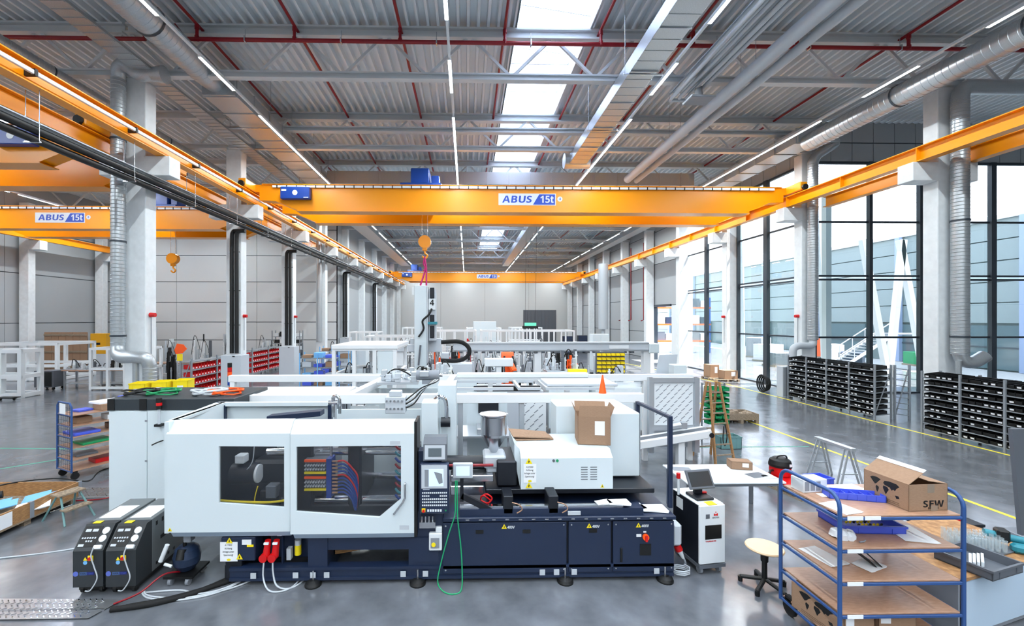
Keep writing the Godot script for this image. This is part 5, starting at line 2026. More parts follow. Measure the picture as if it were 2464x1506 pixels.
	for k in 5:
		lathe(s, Vector3(-0.06 + k * 0.035, 0.02, 0.03 * (k % 2)), [Vector2(0.0, -0.02), Vector2(0.07, 0.0), Vector2(0.05, 0.06), Vector2(0.0, 0.09)], 9, Basis(Vector3(1, 0, 0.3).normalized(), 0.4 * k))
	part("film", s, mat(Color(0.88, 0.90, 0.92), 0.25))
	own("black_bracket", "black angled plastic bracket standing on the trolley's third board", "bracket", V(4.56, 0.907, 4.80), -20)
	s = st()
	bar(s, Vector3(-0.12, 0.14, 0.0), Vector3(0.06, 0.006, 0.0), 0.16, 0.012)
	bar(s, Vector3(-0.02, 0.14, 0.0), Vector3(0.12, 0.006, 0.0), 0.12, 0.012)
	part("plate", s, M.black)
	own("cutter", "small silver cutter lying on the trolley's second board", "tool", V(4.33, 1.254, 4.60), 20)
	s = st()
	tube(s, [Vector3(-0.05, 0.012, 0), Vector3(0, 0.012, 0.012), Vector3(0.05, 0.012, 0)], 0.008, 6)
	part("body", s, M.grey)
	sew_box("printed cardboard box on the trolley's bottom board, label facing out", V(4.20, 0.21, 4.86), 10, 0.40, 0.30, 0.62, false)
	sew_box("second printed cardboard box in the middle of the trolley's bottom board", V(4.72, 0.21, 4.84), -2, 0.40, 0.28, 0.50, false)

func sew_box(label: String, at: Vector3, turn: float, w: float, h: float, dp: float, lid: bool) -> Node3D:
	var o := own("printed_carton", label, "carton", at, turn)
	var s := st()
	var t := 0.006
	box(s, -w / 2, w / 2, 0, t, -dp / 2, dp / 2)
	box(s, -w / 2, w / 2, 0, h, -dp / 2, -dp / 2 + t)
	box(s, -w / 2, w / 2, 0, h, dp / 2 - t, dp / 2)
	box(s, -w / 2, -w / 2 + t, 0, h, -dp / 2, dp / 2)
	box(s, w / 2 - t, w / 2, 0, h, -dp / 2, dp / 2)
	part("body", s, M.card)
	for k in 2:
		s = st()
		var up := (0.62 if k == 0 else 0.16) if lid else 0.02
		var sg := 1.0 if k == 0 else -1.0
		boxc(s, Vector3(sg * (-w / 2 + cos(up) * w * 0.26), h + sin(up) * w * 0.26, 0), Vector3(w * 0.52, 0.006, dp), 0.0, Basis(Vector3(0, 0, 1), sg * up))
		part("lid_flap", s, M.card)
	if lid:
		s = st()
		boxc(s, Vector3(-w / 2 + cos(0.62) * w * 0.50, h + sin(0.62) * w * 0.50 + 0.006, 0), Vector3(0.05, 0.008, dp), 0.0, Basis(Vector3(0, 0, 1), 0.62))
		part("torn_tape", s, M.paper)
	# print: world map on the side, SEW on the front
	s = st()
	var land := [[[0.02, 0.86], [0.10, 0.94], [0.24, 0.96], [0.36, 0.90], [0.28, 0.76], [0.24, 0.66], [0.18, 0.58], [0.13, 0.66], [0.08, 0.74]], [[0.22, 0.54], [0.30, 0.48], [0.29, 0.36], [0.25, 0.20], [0.22, 0.30], [0.20, 0.44]], [[0.44, 0.64], [0.56, 0.64], [0.61, 0.52], [0.56, 0.38], [0.52, 0.24], [0.48, 0.36], [0.43, 0.52]], [[0.44, 0.78], [0.48, 0.90], [0.62, 0.95], [0.84, 0.94], [0.93, 0.84], [0.84, 0.72], [0.80, 0.58], [0.74, 0.62], [0.70, 0.54], [0.64, 0.66], [0.56, 0.68], [0.48, 0.70]], [[0.80, 0.36], [0.90, 0.38], [0.93, 0.26], [0.84, 0.22]]]
	for poly in land:
		var pts := []
		for p in poly:
			pts.append(Vector2((0.5 - p[0]) * dp * 0.72, h * 0.12 + p[1] * h * 0.78))
		slab(s, pts, w / 2, w / 2 + 0.0015, Transform3D(Basis(Vector3(0, 0, -1), Vector3.UP, Vector3(1, 0, 0)), Vector3.ZERO))
	part("map_print", s, M.black)
	s = st()
	for k in 2:
		box(s, -w / 2 - 0.0015, -w / 2, h * (0.14 - 0.06 * k), h * (0.155 - 0.06 * k), -dp * 0.3, dp * 0.3)
	part("text_lines", s, mat(Color(0.36, 0.27, 0.20), 0.8))
	words("SEW", h * 0.26, M.black, Vector3(w * 0.13, h * 0.26, dp / 2 + 0.001), null, "lettering", Basis.IDENTITY, 900, 1.2, 0.0, 0.002)
	words("EURODRIVE", h * 0.075, M.black, Vector3(w * 0.13, h * 0.10, dp / 2 + 0.001), null, "lettering", Basis.IDENTITY, 900, 0.78, 0.0, 0.002)
	s = st()
	if lid:
		box(s, -w * 0.02, w * 0.16, h * 0.68, h, -dp / 2 - 0.001, -dp / 2)
		box(s, w * 0.06, w * 0.24, h * 0.0, h * 0.2, -dp / 2 - 0.003, -dp / 2 - 0.002)
		part("tape", s, mat(Color(0.55, 0.49, 0.43), 0.35))
	else:
		box(s, -w * 0.45, -w * 0.18, h * 0.55, h * 0.95, -dp / 2 - 0.002, -dp / 2)
		part("label_sticker", s, M.paper)
	return o

# the bench at the right edge with its tray, test tubes and tools
func bench() -> void:
	own("workbench", "workbench with a wooden top and pale blue drawer front at the trolley's side", "workbench", V(5.58, 0, 4.72), 16)
	var s := st()
	box(s, 0.0, 1.9, 0.71, 0.76, 0.0, 1.1, 0.006)
	part("bench_top", s, M.wood)
	s = st()
	box(s, 0.03, 0.06, 0.05, 0.71, 0.04, 1.05)
	box(s, 0.06, 1.85, 0.05, 0.71, 1.0, 1.04)
	box(s, 0.06, 1.85, 0.02, 0.06, 0.04, 1.04)
	part("carcass", s, M.grey)
	s = st()
	box(s, 0.1, 1.8, 0.08, 0.69, 0.02, 0.05, 0.005)
	part("drawer_front", s, mat(Color(0.72, 0.80, 0.87), 0.45))
	crate_box("flat grey euro crate with white parts on the workbench", V(6.08, 0.765, 4.98), 16, 0.58, 0.115, 0.5, M.mid_grey, "euro_crate")
	for i in 4:
		own("white_profile", "white plastic profile piece lying in the grey euro crate", "part", V(6.02 + i * 0.05, 0.785, 5.0), 40, "profiles in the euro crate")
		s = st()
		boxc(s, Vector3(0, 0.03, 0), Vector3(0.3, 0.06, 0.025), 0.004)
		part("body", s, M.white)
	for r in 4:
		for k in 9:
			own("glass_tube", "clear glass test tube in the rack on the workbench", "test tube", V(6.18 + k * 0.065 + r * 0.05, 0.785, 5.34 + r * 0.075 + k * -0.018), 0, "test tubes on the bench")
			s = st()
			lathe(s, Vector3.ZERO, [Vector2(0.0, 0.0), Vector2(0.022, 0.003), Vector2(0.024, 0.02), Vector2(0.024, 0.15), Vector2(0.021, 0.15), Vector2(0.021, 0.02), Vector2(0.0, 0.015)], 10)
			part("tube_glass", s, M.clear_glass)
	own("tube_rack", "thin dark rack plate under the test tubes", "rack", V(6.55, 0.765, 5.36), 16)
	s = st()
	boxc(s, Vector3(0, 0.008, 0), Vector3(0.78, 0.016, 0.42), 0.003)
	part("plate", s, M.mid_grey)
	own("hand_tool", "turquoise hand tool with a black clamp on the workbench", "tool", V(7.0, 0.82, 5.3), -30)
	s = st()
	cyl(s, Vector3(-0.3, 0.1, 0), Vector3(0.25, 0.05, 0), 0.045, -1, 14)
	part("barrel", s, M.teal)
	s = st()
	boxc(s, Vector3(-0.14, 0.1, 0), Vector3(0.12, 0.16, 0.13), 0.02)
	part("clamp", s, M.black)
	s = st()
	boxc(s, Vector3(0.1, 0.0, 0.1), Vector3(0.4, 0.11, 0.12), 0.03)
	part("grip", s, M.teal)
	thing("low_pallet_table", "dark low table with coloured blocks behind the trolley", "table", V(7.4, 0, 6.25))
	s = st()
	box(s, 6.75, 7.7, 0.60, 0.64, 6.2, 6.8, 0.004)
	part("table_top", s, M.navy_deep)
	for x in [6.8, 7.65]:
		for d in [6.25, 6.75]:
			s = st()
			box(s, x - 0.03, x + 0.03, 0, 0.6, d - 0.03, d + 0.03)
			part("leg", s, M.mid_grey)
	for a in [[6.95, M.blue, "blue plastic block on the dark low table"], [7.13, M.yellow, "yellow plastic block on the dark low table"], [7.31, M.red, "red plastic block on the dark low table"]]:
		own("plastic_block", a[2], "block", V(a[0], 0.64, 6.26), 0)
		s = st()
		boxc(s, Vector3(0, 0.04, 0), Vector3(0.14, 0.08, 0.08), 0.008)
		part("body", s, a[1])
	pallet("dark weathered pallet on the floor behind the workbench", V(8.45, 0, 7.35), 12, 0.8, 0.5)

# ---------------------------------------------------------------- racks of black bins by the window
func racks() -> void:
	rack_block("long grey steel rack full of black bins between the window columns", 15.0, 15.45, 4, 1.06, 9)
	rack_block("grey steel rack full of black bins at the nearest window column", 14.88, 10.46, 3, 1.08, 9)

func rack_block(label: String, x: float, d0: float, bays: int, pitch: float, rows: int) -> void:
	var deep := 0.62
	thing("bin_rack", label, "rack", V(x + deep / 2, 0, d0 + bays * pitch / 2))
	for i in bays + 1:
		for e in [0.0, deep]:
			var s := st()
			box(s, x + e - 0.025, x + e + 0.025, 0, 2.0, d0 + i * pitch - 0.025, d0 + i * pitch + 0.025)
			part("upright", s, M.rack)
		var s := st()
		bar(s, V(x, 0.15, d0 + i * pitch), V(x + deep, 1.85, d0 + i * pitch), 0.02, 0.03)
		part("brace", s, M.rack)
	if d0 > 15.0:
		var s := st()
		for e in [0.75, 1.3]:
			box(s, x + e - 0.03, x + e + 0.03, 0, 2.0, d0 - 0.03, d0 + 0.03)
		bar(s, V(x + 0.78, 0.15, d0), V(x + 1.28, 1.9, d0), 0.03, 0.03)
		for k in 9:
			bar(s, V(x + 0.78, 0.2 + k * 0.21, d0), V(x + 1.28, 0.13 + k * 0.21, d0), 0.03, 0.03)
		part("end_ladder", s, M.rack)
	for r in rows:
		var y := 0.10 + r * 0.208
		for i in bays:
			var s := st()
			var a := d0 + i * pitch + 0.03
			var b := d0 + (i + 1) * pitch - 0.03
			slab(s, [Vector2(x - 0.01, y), Vector2(x - 0.01, y + 0.03), Vector2(x + deep, y + 0.10), Vector2(x + deep, y + 0.07)], a, b)
			part("shelf", s, M.rack)
	var proto: Node3D = null
	for r in rows:
		var y := 0.134 + r * 0.208
		for i in bays:
			for k in 6:
				var d := d0 + i * pitch + 0.12 + k * 0.165
				var where := "black bin, %s shelf from the floor, %s bay of the %s" % [ORDER[r], ORDER[i], "long window rack" if d0 > 15.0 else "short window rack"]
				if proto == null:
					proto = own("black_bin", where, "bin", Vector3.ZERO, 0, "black bins of the %s" % ("long rack" if d0 > 15.0 else "near rack"))
					var s := st()
					box(s, -0.02, 0.52, 0.0, 0.008, -0.076, 0.076)
					box(s, 0.0, 0.008, 0.0, 0.09, -0.076, 0.076)
					box(s, 0.0, 0.52, 0.0, 0.12, -0.076, -0.07)
					box(s, 0.0, 0.52, 0.0, 0.12, 0.07, 0.076)
					box(s, 0.51, 0.52, 0.0, 0.12, -0.076, 0.076)
					part("tray", s, M.bin_black)
					s = st()
					box(s, -0.004, 0.0, 0.02, 0.065, -0.05, 0.04)
					part("bin_label", s, M.paper)
					proto.position = V(x, y, d)
					proto.rotation_degrees.z = 6.0
				else:
					var o := again(proto, V(x + rng.randf_range(-0.01, 0.03), y, d), 0, where)
					o.rotation_degrees = Vector3(0, rng.randf_range(-2, 2), 6.0)
					if rng.randf() < 0.55:
						o.get_child(1).free()

# ---------------------------------------------------------------- things to the left of the machine
func left_things() -> void:
	var s := st()
	# tall electric cabinet behind the guard
	thing("electric_cabinet", "tall white electric cabinet with a dark top beside the machine guard", "cabinet", V(-5.2, 0, 8.2))
	box(s, -6.27, -4.3, 0.05, 2.10, 7.62, 8.9, 0.008)
	part("body", s, M.guard)
	for a in [[-6.25, -5.60], [-5.59, -4.32]]:
		s = st()
		box(s, a[0], a[1], 0.08, 2.08, 7.60, 7.625, 0.004)
		var dr := part("door", s, M.guard)
		for y in [0.5, 1.2, 1.9]:
			s = st()
			box(s, a[1] - 0.03, a[1] + 0.01, y, y + 0.03, 7.595, 7.6)
			part("hinge", s, M.grey, dr)
	s = st()
	box(s, -6.27, -4.1, 2.10, 2.30, 7.60, 8.9, 0.01)
	var cap := part("cable_duct", s, mat(Color(0.17, 0.20, 0.22), 0.5))
	for x in [-6.27, -5.72]:
		s = st()
		box(s, x, x + 0.12, 2.10, 2.30, 7.59, 7.6)
		part("gasket", s, M.black, cap)
	s = st()
	cyl(s, V(-5.33, 1.86, 7.52), V(-5.33, 2.14, 7.52), 0.022, -1, 10)
	var arm := part("signal_tower_post", s, M.cabinet)
	s = st()
	cyl(s, V(-5.33, 2.14, 7.52), V(-5.33, 2.20, 7.52), 0.045, -1, 12)
	cyl(s, V(-5.33, 2.25, 7.52), V(-5.33, 2.33, 7.52), 0.045, -1, 12)
	box(s, -5.39, -5.28, 1.84, 1.88, 7.48, 7.6)
	part("tower_segment", s, M.black, arm)
	s = st()
	cyl(s, V(-5.33, 2.20, 7.52), V(-5.33, 2.25, 7.52), 0.045, -1, 12)
	part("red_segment", s, M.red, arm)
	wire([V(-5.44, 1.52, 7.5), V(-5.36, 1.56, 7.52), V(-5.30, 1.58, 7.58)], 0.012, M.black, "lever")
	# cables on the cabinet
	org = Vector3.ZERO
	for a in [[M.green, -5.6, "tangle of green cable on the dark cabinet top"], [M.cabinet, -4.75, "coil of grey corrugated hose on the dark cabinet top"], [M.orange, -4.45, "tangle of orange straps on the dark cabinet top"], [M.black, -6.0, "tangle of black cable on the dark cabinet top"]]:
		s = st()
		var pts := []
		for i in 34:
			var f := i * 0.62
			pts.append(V(a[1] + (0.26 + 0.06 * sin(i * 1.7)) * cos(f), 2.325 + 0.035 * (1.0 + sin(i * 0.9)), 8.0 + 0.2 * sin(f)))
		tube(s, pts, 0.016 if a[0] != M.cabinet else 0.025, 6)
		single("cable_tangle", s, a[0], a[2], "cable")
	# temperature control units
	for k in 2:
		temper_unit(["dark temperature control unit at the floor plate's end", "dark temperature control unit next to the machine guard"][k], -5.06 + k * 0.43)
	# small compressor tank on castors
	thing("pressure_tank", "small dark blue pressure tank on castors under the guard's corner", "tank", V(-4.0, 0, 6.25))
	s = st()
	lathe(s, V(-4.0, 0.31, 6.2), [Vector2(0.0, -0.19), Vector2(0.10, -0.17), Vector2(0.165, -0.08), Vector2(0.175, 0.02), Vector2(0.15, 0.12), Vector2(0.09, 0.17), Vector2(0.0, 0.19)], 20)
	part("vessel", s, mat(Color(0.13, 0.19, 0.29), 0.35))
	s = st()
	cyl(s, V(-4.0, 0.34, 6.05), V(-4.0, 0.46, 6.1), 0.06, -1, 12)
	cyl(s, V(-4.0, 0.48, 6.15), V(-4.0, 0.56, 6.15), 0.025, -1, 10)
	part("valve_head", s, M.black)
	s = st()
	cyl(s, V(-4.22, 0.36, 5.98), V(-4.14, 0.58, 6.0), 0.028, -1, 12)
	cyl(s, V(-4.18, 0.31, 6.0), V(-4.08, 0.28, 6.0), 0.02, -1, 10)
	part("filter", s, M.white)
	s = st()
	box(s, -3.98, -3.88, 0.56, 0.68, 6.08, 6.2, 0.01)
	part("switch_box", s, M.grey)
	s = st()
	box(s, -4.2, -3.8, 0.10, 0.13, 6.0, 6.4)
	part("carrier", s, M.black)
	for x in [-4.12, -3.88]:
		for d in [6.04, 6.34]:
			s = st()
			castor(s, V(x, 0.05, d), 0.05)
			part("castor", s, M.grey)
	# checker plate ramp
	thing("checker_plate", "aluminium checker plate cable ramp lying on the floor", "floor plate", V(-5.6, 0, 5.55))
	s = st()
	slab(s, [Vector2(-7.2, -5.80), Vector2(-7.2, -5.36), Vector2(-4.66, -5.36), Vector2(-4.52, -5.70)], 0.0, -0.004, Transform3D(Basis(Vector3.RIGHT, Vector3(0, 0, 1), Vector3(0, -1, 0)), Vector3(0, 0.022, 0)))
	var plate := part("plate", s, mat(Color(0.72, 0.73, 0.74), 0.3, 0.85))
	s = st()
	box(s, -7.2, -4.6, 0.0, 0.022, 5.50, 5.53)
	part("rib", s, M.grey, plate)
	s = st()
	for i in 34:
		for r in 7:
			var x := -7.1 + i * 0.075 + (r % 2) * 0.037
			if x > -4.72:
				continue
			boxc(s, V(x, 0.0275, 5.39 + r * 0.052), Vector3(0.05, 0.004, 0.013), 0.0015, Basis(Vector3.UP, 0.7 if r % 2 else -0.7))
	var tread := part("tread_pattern", s, M.chrome, plate)
	tread.set_meta("kind", "stuff")
	# white cord across the floor
	org = Vector3.ZERO
	s = st()
	tube(s, curve([V(-8.4, 0.012, 6.6), V(-7.2, 0.012, 6.75), V(-6.3, 0.012, 7.0), V(-5.6, 0.1, 7.2), V(-6.0, 0.3, 7.6), V(-6.4, 0.7, 7.9)], 6), 0.012, 6)
	single("pale_cable", s, M.cabinet, "pale cord running over the bare floor to the white cabinet", "cable")
	s = st()
	tube(s, curve([V(-9.3, 0.25, 8.2), V(-9.2, 0.42, 8.6), V(-8.8, 0.3, 9.3), V(-8.6, 0.02, 9.9), V(-8.9, 0.012, 10.6), V(-8.6, 0.012, 11.2)], 6), 0.014, 6)
	single("black_cable", s, M.black, "black cord from the wooden crate to the blue mesh trolley", "cable")
	s = st()
	tube(s, curve([V(-8.0, 0.03, 8.8), V(-7.4, 0.03, 8.9), V(-6.9, 0.1, 9.3), V(-6.4, 0.1, 9.5)], 6), 0.014, 6)
	single("red_cable", s, M.red_pipe, "dark red cord on the floor behind the step stool", "cable")
	thing("checker_plate", "second checker plate strip leading under the blue mesh trolley", "floor plate", V(-8.0, 0, 9.3))
	s = st()
	box(s, -9.4, -6.6, 0.0, 0.02, 9.0, 9.5, 0.006)
	part("plate", s, mat(Color(0.72, 0.73, 0.74), 0.3, 0.85))
	s = st()
	for i in 30:
		for r in 6:
			boxc(s, V(-9.3 + i * 0.09, 0.022, 9.06 + r * 0.08), Vector3(0.06, 0.004, 0.016), 0.0, Basis(Vector3.UP, 0.7 if (i + r) % 2 else -0.7))
	var tread2 := part("tread_pattern", s, M.chrome)
	tread2.set_meta("kind", "stuff")
	# wooden crate with packing paper
	own("wooden_crate", "low open wooden crate on a pallet with packing paper inside", "crate", V(-9.05, 0, 7.85), 0)
	for k in 3:
		s = st()
		box(s, -1.15, 1.15, 0.0, 0.1, -0.95 + k * 0.9, -0.83 + k * 0.9)
		part("skid", s, M.pallet)
	s = st()
	box(s, -1.2, 1.2, 0.10, 0.13, -1.0, 1.0)
	part("floor_board", s, M.pallet)
	for a in [[-1.2, 1.2, -1.0, -0.975], [-1.2, 1.2, 0.975, 1.0], [-1.2, -1.175, -0.975, 0.975], [1.175, 1.2, -0.975, 0.975]]:
		s = st()
		box(s, a[0], a[1], 0.13, 0.40, a[2], a[3])
		part("side_board", s, M.wood)
	for x in [-1.22, 1.16]:
		for d in [-1.02, 0.0, 0.96]:
			s = st()
			box(s, x, x + 0.06, 0.12, 0.41, d, d + 0.06)
			part("corner_hinge", s, M.grey)
	s = st()
	box(s, 1.2, 1.205, 0.14, 0.38, -0.75, -0.3)
	part("label_sticker", s, M.paper)
	var tw := [[-0.5, 0.1, M.paper, "crumpled white packing paper in the wooden crate"], [0.1, 0.15, M.sky_blue, "light blue foam sheet in the wooden crate"], [0.75, 0.1, M.paper, "folded white sheet at the crate's corner"], [0.5, 0.5, M.sky_blue, "second light blue sheet near the crate's front board"]]
	for a in tw:
		var c := Vector3(a[0] + 0.3, 0, -a[1] - 0.1)
		own("packing_sheet", a[3], "packing", V(-9.05, 0.14, 7.85) + c, 30)
		s = st()
		for k in 4:
			boxc(s, Vector3(0.06 * k - 0.1, 0.09 + 0.03 * (k % 2), 0.05 * k - 0.1), Vector3(0.34, 0.012, 0.26), 0.0, Basis(Vector3(1, 0.4 * k, 0.5).normalized(), 0.25))
		part("sheet", s, a[2])
	own("hose_coil", "black connector with a red ring lying in the wooden crate", "connector", V(-8.95, 0.28, 8.25), 40)
	s = st()
	cyl(s, Vector3(-0.14, 0.06, 0), Vector3(0.14, 0.08, 0), 0.07, -1, 14)
	part("body", s, M.black)
	s = st()
	cyl(s, Vector3(-0.17, 0.06, 0), Vector3(-0.14, 0.06, 0), 0.06, 0.065, 14)
	part("ring", s, M.red_pipe)
	# step stools
	step_stool("small green steel step stool with wooden treads before the wooden crate", V(-7.4, 0, 8.1), 70, 0.5)
	step_stool("second, taller green step stool close to the white cabinet", V(-7.05, 0, 9.1), 60, 0.75)
	mesh_trolley()
	# floor-standing stacks of yellow bins
	for k in 3:
		crate_box(["large yellow bin of the stack behind the blue mesh trolley", "yellow bin with a white label nearest the column foot", "shallow yellow bin on the far side of the stack"][k], V(-9.55 + k * 0.42, 1.52, 12.75 + k * 0.3), 12, 0.4, 0.32, 0.5, M.yellow, "yellow_bin")
		s = st()
		box(s, -0.08, 0.08, 0.05, 0.17, -0.264, -0.262)
		part("bin_label", s, M.paper)
	thing("steel_cabinet", "grey steel cabinet under the yellow bins", "cabinet", V(-9.15, 0, 13.1))
	s = st()
	box(s, -9.9, -8.35, 0.0, 1.51, 12.4, 13.7, 0.01)
	part("body", s, M.grey)
	for k in 2:
		s = st()
		box(s, -9.88 + k * 0.77, -9.13 + k * 0.77, 0.05, 1.47, 12.385, 12.4)
		part("door", s, M.grey)
	# red bin racks
	red_rack("grey rack of red bins under the nearest column", -12.9, 20.3, 24.4, 1.85)
	red_rack("second grey rack of red bins past the black drop pipes", -13.7, 27.6, 32.0, 1.85)
	red_rack("far grey rack of red bins near the blue mesh shelves", -12.2, 44.0, 48.0, 2.6)
	# signal tower
	thing("signal_tower", "stacked signal tower with red, orange, green and blue segments", "signal lamp", V(-8.22, 0, 15.0))
	s = st()
	cyl(s, V(-8.22, 0.0, 15.0), V(-8.22, 1.4, 15.0), 0.03, -1, 10)
	part("post", s, M.grey)
	var cols := [M.blue, M.teal, M.orange, M.red, M.black]
	for k in 5:
		s = st()
		cyl(s, V(-8.22, 1.4 + k * 0.155, 15.0), V(-8.22, 1.55 + k * 0.155, 15.0), 0.07, -1, 14)
		part("segment", s, cols[k])
	# orange flag and lime note at the near rack
	thing("orange_flag", "orange flag with a lime note above the nearest red bin rack", "flag", V(-13.3, 1.8, 20.6))
	s = st()
	slab(s, [Vector2(-13.62, 2.25), Vector2(-13.5, 2.55), Vector2(-13.2, 2.5), Vector2(-13.05, 2.3), Vector2(-13.25, 2.1), Vector2(-13.55, 2.05)], 20.2, 20.23)
	part("flag", s, M.orange)
	s = st()
	box(s, -13.5, -13.25, 1.75, 2.06, 20.2, 20.22)
	part("note", s, M.yellow)
	# blue mesh shelves and clutter between the columns
	mesh_shelf("blue wire shelf cart with blue crates beside the white machine frame", -7.6, -6.0, 19.6, 2.15)
	mesh_shelf("second blue wire shelf cart by the low grey table", -8.2, -6.6, 24.0, 2.15)

func temper_unit(label: String, x: float) -> void:
	own("temperature_control_unit", label, "control unit", V(x, 0, 5.82), 3.0)
	var s := st()
	slab_x(s, [Vector2(0.0, 0.12), Vector2(0.0, 0.60), Vector2(0.22, 0.86), Vector2(0.32, 0.86), Vector2(0.32, 0.12)], -0.19, 0.19)
	part("front_housing", s, mat(Color(0.15, 0.17, 0.185), 0.45))
	s = st()
	box(s, -0.19, 0.19, 0.12, 0.865, 0.32, 1.05, 0.005)
	var b := part("body", s, mat(Color(0.42, 0.44, 0.45), 0.45))
	s = st()
	for k in 4:
		box(s, 0.188, 0.192, 0.74, 0.80, 0.40 + k * 0.13, 0.44 + k * 0.13)
		box(s, 0.188, 0.192, 0.18, 0.22, 0.40 + k * 0.13, 0.44 + k * 0.13)
	box(s, 0.188, 0.193, 0.50, 0.55, 0.5, 0.66)
	part("side_slots", s, M.black, b)
	s = st()
	box(s, -0.15, 0.13, 0.866, 0.869, 0.38, 0.78)
	part("manual_sheet", s, M.paper, b)
	s = st()
	box(s, -0.12, -0.02, 0.862, 0.868, 0.23, 0.30)
	part("sticker", s, M.yellow, b)
	# the sloping keypad
	var t := Transform3D(Basis(Vector3.RIGHT, Vector3(0, 0.763, -0.646), Vector3(0, 0.646, 0.763)), Vector3(0, 0.60, 0))
	s = st()
	slab(s, [Vector2(-0.17, 0.05), Vector2(-0.17, 0.31), Vector2(0.05, 0.31), Vector2(0.05, 0.05)], 0.0, -0.004, t)
	var kp := part("keypad", s, M.black)
	s = st()
	for k in 2:
		slab(s, [Vector2(-0.15 + k * 0.09, 0.24), Vector2(-0.15 + k * 0.09, 0.275), Vector2(-0.08 + k * 0.09, 0.275), Vector2(-0.08 + k * 0.09, 0.24)], -0.004, -0.006, t)
	for k in 6:
		slab(s, [Vector2(-0.155 + k * 0.032, 0.15), Vector2(-0.155 + k * 0.032, 0.17), Vector2(-0.135 + k * 0.032, 0.17), Vector2(-0.135 + k * 0.032, 0.15)], -0.004, -0.007, t)
		if k > 1 and k < 5:
			slab(s, [Vector2(-0.155 + k * 0.032, 0.11), Vector2(-0.155 + k * 0.032, 0.13), Vector2(-0.135 + k * 0.032, 0.13), Vector2(-0.135 + k * 0.032, 0.11)], -0.004, -0.007, t)
	slab(s, [Vector2(-0.16, 0.055), Vector2(-0.16, 0.085), Vector2(-0.09, 0.085), Vector2(-0.09, 0.055)], -0.004, -0.006, t)
	part("keys", s, M.cabinet, kp)
	for k in 2:
		s = st()
		var c := t * Vector3(0.115, 0.15 + k * 0.10, 0.0)
		cyl(s, c, c + t.basis.z * 0.012, 0.045, -1, 18)
		part("gauge", s, M.white)
	s = st()
	boxc(s, t * Vector3(0.11, 0.04, 0.015), Vector3(0.10, 0.05, 0.04), 0.006, t.basis)
	part("socket", s, M.white)
	wire([t * Vector3(0.08, 0.03, 0.04), Vector3(0.06, 0.55, 0.03), Vector3(0.10, 0.40, 0.03), Vector3(0.14, 0.25, 0.035), Vector3(0.06, 0.1, 0.04), Vector3(-0.02, 0.08, 0.02)], 0.008, M.cabinet, "cable")
	s = st()
	box(s, 0.0, 0.07, 0.47, 0.54, -0.01, 0.0, 0.004)
	var ms := part("switch_plate", s, M.yellow)
	s = st()
	cyl(s, V(0.035, 0.505, -0.03), V(0.035, 0.505, -0.01), 0.022, -1, 14)
	part("red_switch", s, M.red, ms)
	s = st()
	slab(s, [Vector2(-0.06, 0.475), Vector2(-0.035, 0.52), Vector2(-0.01, 0.475)], -0.003, 0.0)
	part("warning_sign", s, M.yellow)
	s = st()
	cyl(s, V(-0.035, 0.445, -0.003), V(-0.035, 0.445, 0.0), 0.026, -1, 14)
	part("blue_sign", s, M.sky_blue)
	s = st()
	cyl(s, V(-0.155, 0.30, -0.004), V(-0.155, 0.30, 0.0), 0.033, -1, 18)
	part("round_logo", s, mat(Color(0.35, 0.42, 0.75), 0.4))
	s = st()
	box(s, -0.105, -0.015, 0.28, 0.32, -0.003, 0.0)
	part("logo_plate", s, mat(Color(0.26, 0.38, 0.58), 0.4))
	s = st()
	box(s, -0.015, 0.08, 0.28, 0.32, -0.003, 0.0)
	part("logo_plate", s, mat(Color(0.06, 0.10, 0.42), 0.4))
	words("TOOL", 0.024, M.navy, V(-0.06, 0.30, -0.004), null, "lettering", Basis.IDENTITY, 700, 0.9, 0.0, 0.002)
	words("TEMP", 0.024, mat(Color(0.2, 0.28, 0.6), 0.5), V(0.033, 0.30, -0.004), null, "lettering", Basis.IDENTITY, 700, 0.9, 0.0, 0.002)
	s = st()
	box(s, -0.16, 0.16, 0.05, 0.12, 0.06, 1.0)
	part("chassis", s, M.black)
	for e in [-0.12, 0.12]:
		for d in [0.1, 0.95]:
			s = st()
			castor(s, V(e, 0.05, d), 0.05)
			part("castor", s, M.black)

func step_stool(label: String, at: Vector3, turn: float, h: float) -> void:
	own("step_stool", label, "step stool", at, turn)
	var s := st()
	boxc(s, Vector3(0, h - 0.015, 0), Vector3(0.42, 0.03, 0.26), 0.004)
	part("top_tread", s, M.pallet)
	s = st()
	boxc(s, Vector3(0, h * 0.5, 0.24), Vector3(0.42, 0.03, 0.18), 0.004)
	part("lower_tread", s, M.pallet)
	for x in [-0.2, 0.2]:
		s = st()
		tube(s, [Vector3(x * 0.7, h - 0.03, 0.05), Vector3(x * 1.15, 0.0, 0.34)], 0.017, 8)
		part("front_leg", s, M.stair_green)
		s = st()
		tube(s, [Vector3(x * 0.7, h - 0.03, -0.05), Vector3(x * 1.15, 0.0, -0.30)], 0.017, 8)
		part("rear_leg", s, M.stair_green)
	s = st()
	tube(s, [Vector3(-0.17, h * 0.3, -0.2), Vector3(0.17, h * 0.3, -0.2)], 0.012, 6)
	part("cross_bar", s, M.steel)

